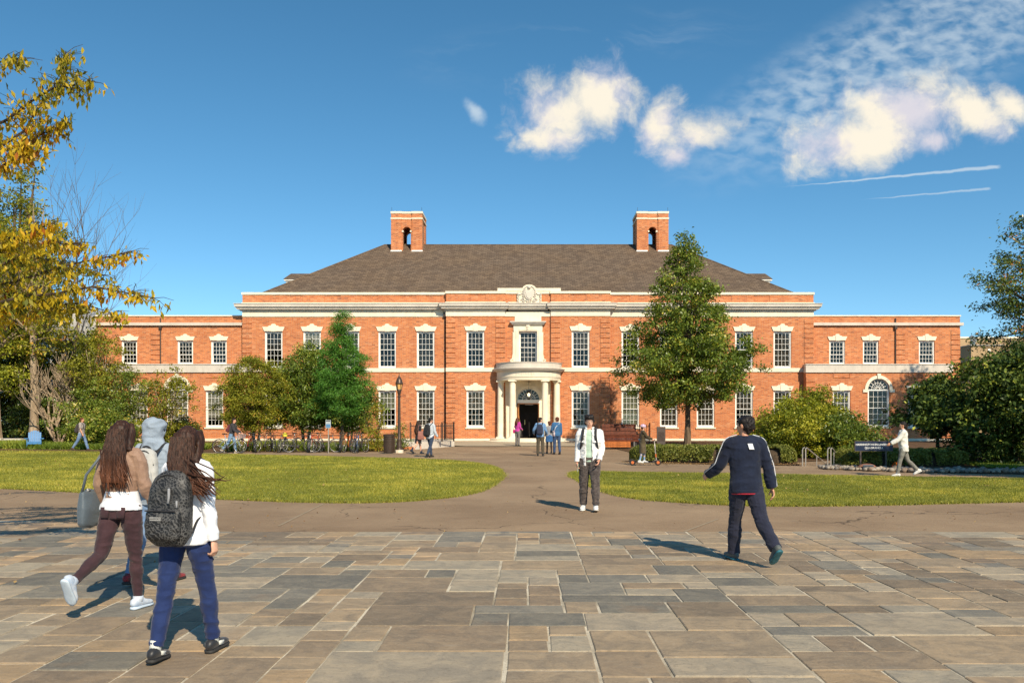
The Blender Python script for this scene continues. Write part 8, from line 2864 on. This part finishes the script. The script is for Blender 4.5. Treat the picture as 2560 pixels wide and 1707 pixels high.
mb = MB(); mb.box(-0.34, 0.30, -0.07, 0.07, 0.095, 0.123); mb.box(0.30, 0.38, -0.03, 0.03, 0.10, 0.18); mb.build('deck', iron, KS)
for x in (-0.42, 0.50):
    mb = MB(); mb.tube([(0.085 * math.cos(a), 0, 0.085 * math.sin(a)) for a in np.linspace(0, 2 * PI, 17)], 0.024, 7, False); w_ = mb.build('wheel', rubber, KS, True, (x, 0, 0.109))
    mb = MB(); mb.tube([(0, -0.03, 0), (0, 0.03, 0)], 0.055, 12); mb.build('hub', bm_['orange'], w_)
mb = MB(); mb.tube([(-0.42, 0, 0.22), (-0.50, 0, 0.20), (-0.535, 0, 0.13)], 0.025, 6); mb.tube([(-0.34, 0, 0.11), (-0.42, 0, 0.109)], 0.02, 6); mb.build('mudguard', iron, KS)
mb = MB(); mb.tube([(0.36, 0, 0.16), (0.44, 0, 0.22), (0.395, 0, 0.55), (0.36, 0, 0.92)], 0.020, 8); mb.tube([(0.44, 0, 0.22), (0.50, 0, 0.109)], 0.018, 6); mb.build('steering_column', steel, KS, True)
mb = MB(); mb.tube([(0.36, -0.22, 0.93), (0.36, 0.22, 0.93)], 0.014, 7); mb.build('handlebar', iron, KS)
mb = MB(); mb.tube([(0.425, 0, 0.30), (0.41, 0, 0.42)], 0.027, 8); mb.build('orange_clamp', bm_['orange'], KS)

# --- people at the portico
def at(px, py):
    v = G(px, py)
    return (v.x, v.y, v.z - 0.01)
P = Body('woman in pink top with auburn hair standing at the portico', at(1294, 1116), -35, 1.62, legs=((2, 2, 2), (-2, 2, 2)), arms=((8, 8, 50, 10), (4, 8, 60, 10)), female=True, head=(-10, 0, 0))
P.build_body(); P.top('top', cloth('magenta_knit', (0.50, 0.055, 0.30)), 0.022, 0.90, 1.0, 0.03, 0.012); P.pants(cloth('grey_twill', (0.17, 0.155, 0.145)), 1.08, 0.016, 0.012); P.long_hair(hair_red, 0.36, 0.10, 0, 0.045, 2); P.shoes(black_c, black_sole)
shoulder_bag(P, 'magenta bag of the woman in pink', cloth('magenta_leather', (0.50, 0.02, 0.16), 0.5), MATS['magenta_leather'], -1, 0.92, 0.24, 0.22, 0.1, -0.04, True, -0.22)
P = Body('man in light blue shirt with dark backpack standing before the portico', at(1351, 1139), -8, 1.74, legs=((4, 3, 3), (-4, 4, 3)), arms=((14, 28, 40, 10), (10, 16, 40, 5)), head=(-28, 0, 0))
P.build_body(); P.top('shirt', cloth('light_blue_cotton', (0.17, 0.32, 0.55)), 0.024, 0.86, 1.0, 0.04, 0.013); P.pants(cloth('olive_chino', (0.085, 0.068, 0.045)), 1.08, 0.018, 0.01); P.short_hair(hair_black, 0.01); P.shoes(black_c, black_sole)
backpack(P, 'navy backpack of the man in light blue', cloth('navy_nylon', (0.03, 0.038, 0.07)), strap_black, 0.30, 0.44, 0.16, 1.20, -0.13)
P = Body('woman in grey top and blue skirt between the two men in blue', at(1373, 1132), 4, 1.56, legs=((3, 2, 2), (-3, 3, 2)), arms=((6, 10, 40, 8), (4, 10, 30, 5)), female=True, head=(20, -4, 0))
P.build_body(); P.top('top', grey_c, 0.018, 0.92, 1.0, 0.0, 0.01); P.skirt(cloth('blue_skirt_cotton', (0.035, 0.11, 0.26)), 1.0, 0.62, 1.15); P.pants(cloth('dark_tights', (0.035, 0.022, 0.02)), 0.92, 0.002, 0.0, 1.0, 0.003); P.short_hair(hair_red, 0.01, 0.0, 1.55); P.shoes(black_c, black_sole)
P = Body('tall man in mid-blue sweater and jeans with white bag strap', at(1392, 1135), 14, 1.76, legs=((4, 3, 2), (-6, 6, 2)), arms=((12, 12, 50, 12), (2, 8, 20, 0)), head=(28, -4, 0))
P.build_body(); P.top('sweater', cloth('mid_blue_wool', (0.045, 0.135, 0.28)), 0.022, 0.86, 1.0, 0.03, 0.012); P.pants(cloth('indigo_denim', (0.03, 0.055, 0.12), col2=(0.05, 0.085, 0.16)), 1.06, 0.016, 0.01); P.short_hair(hair_red, 0.008); P.shoes(black_c, black_sole)
shoulder_bag(P, 'white patterned bag slung from the man in mid-blue', cloth('patterned_canvas', (0.66, 0.62, 0.58), col2=(0.30, 0.16, 0.22), sc2=20.0), MATS['white_cotton'], -1, 0.98, 0.26, 0.24, 0.09, -0.10, True, -0.18)

# --- the young couple by the ramp
P = Body('woman with very long dark hair in black dress walking past the ramp', at(1046, 1134), -52, 1.64, legs=((20, 8, 1), (-20, 26, 1)), arms=((6, 8, 50, 6), (-4, 8, 40, 0)), female=True, lean=2)
P.build_body(bare_legs=True); P.top('dress_top', black_c, 0.014, 0.90, 1.0, 0.0, 0.01); P.skirt(black_c, 1.02, 0.58, 1.12); P.long_hair(hair_mat('dark_brown_hair', (0.025, 0.015, 0.010), (0.075, 0.036, 0.018)), 0.66, 0.115, 0, 0.05, 7); P.shoes(cloth('navy_boot', (0.02, 0.03, 0.05)), black_sole, 0.12)
shoulder_bag(P, 'salmon brown shoulder bag of the woman in black', cloth('salmon_leather', (0.30, 0.13, 0.10), 0.6), MATS['salmon_leather'], 1, 0.98, 0.38, 0.42, 0.14, 0.0, False, 0.24)
P = Body('man in pale shirt and dark jeans with black backpack beside the long-haired woman', at(1076, 1142), -34, 1.74, legs=((16, 6, 2), (-16, 14, 2)), arms=((-8, 10, 20, 0), (8, 9, 26, 0)), lean=2, head=(-24, 0, 0))
P.build_body(); P.top('shirt', cloth('pale_blue_shirting', (0.52, 0.57, 0.62)), 0.026, 0.83, 1.0, 0.04, 0.013); P.pants(denim_dark, 1.04, 0.014, 0.004); P.short_hair(hair_black, 0.014); P.shoes(black_c, black_sole)
backpack(P, 'black backpack of the man in the pale shirt', black_c, strap_black, 0.32, 0.50, 0.19, 1.20, -0.14)

# --- walker by the blue chair
P = Body('man in grey shirt and jeans walking right past the blue chair', at(204, 1126.5), -90, 1.76, legs=((22, 4, 1), (-24, 10, 1)), arms=((-6, 8, 12, 0), (10, 8, 16, 0)), lean=2, skin=skin_a)
P.build_body(); P.top('shirt', cloth('grey_shirting', (0.36, 0.31, 0.28)), 0.024, 0.86, 0.42, 0.04, 0.012); P.pants(denim, 1.05, 0.016, 0.008); P.short_hair(hair_red, 0.008); P.shoes(cloth('brown_shoe', (0.09, 0.05, 0.03)), black_sole)
backpack(P, 'dark backpack of the man walking past the blue chair', cloth('brown_black_nylon', (0.05, 0.04, 0.04)), strap_black, 0.28, 0.44, 0.16, 1.20, -0.13)

# --- cyclist wheeling a bicycle
c0 = G(573, 1132.5)
bicycle('pale blue bicycle with front basket wheeled by the person in black', (c0.x, c0.y, c0.z - 0.012), R(-3), plain('bicycle_pale', (0.30, 0.38, 0.44), 0.35), basket=True, group=None)
P = Body('person in black jacket and jeans wheeling a bicycle to the right', (c0.x - 0.02, c0.y + 0.42, c0.z - 0.012), -86, 1.74, legs=((18, 12, 1), (-20, 22, 1)), arms=((34, 10, 30, 0), (30, 10, 36, 10)), lean=10, head=(0, -6, 0))
P.build_body(); P.top('jacket', cloth('charcoal_wool', (0.045, 0.04, 0.045)), 0.024, 0.88, 1.0, 0.04, 0.012); P.pants(cloth('light_denim', (0.14, 0.24, 0.38), col2=(0.20, 0.31, 0.45)), 1.04, 0.016, 0.006); P.short_hair(hair_black, 0.012); P.shoes(cloth('tan_shoe', (0.30, 0.22, 0.14)), white_sole)
backpack(P, 'dark red backpack of the person wheeling the bicycle', cloth('wine_nylon', (0.13, 0.03, 0.04)), strap_black, 0.26, 0.38, 0.14, 1.22, -0.13)

# --- man in white by the name sign
P = Body('man in white jacket and grey trousers walking left past the navy sign', at(2258, 1190), 72, 1.60, legs=((14, 4, 1), (-20, 24, 1)), arms=((36, 12, 24, 0), (-12, 10, 16, 0)), lean=1, skin=skin_a)
P.build_body(); P.top('jacket', cloth('offwhite_cotton', (0.72, 0.69, 0.63)), 0.034, 0.80, 1.0, 0.04, 0.013, 0.006, 1.0, True); P.pants(cloth('grey_trouser', (0.22, 0.21, 0.18), col2=(0.16, 0.15, 0.13)), 1.02, 0.012, 0.004); P.short_hair(hair_black, 0.010); P.shoes(cloth('white_sneaker', (0.72, 0.70, 0.66)), white_sole)
finish_people()


# ------------------------------------------------------------------ lettering to meshes
if TEXTS:
    bpy.context.view_layer.update()
    dg = bpy.context.evaluated_depsgraph_get()
    made = []
    for o, name, m_, par, loc, rot in TEXTS:
        me = bpy.data.meshes.new_from_object(o.evaluated_get(dg))
        made.append((me, name, m_, par, loc, rot, o))
    for me, name, m_, par, loc, rot, o in made:
        bpy.data.objects.remove(o, do_unlink=True)
        me.materials.clear()
        me.materials.append(m_)
        q = ob(name, me, par, loc)
        q.rotation_euler = rot
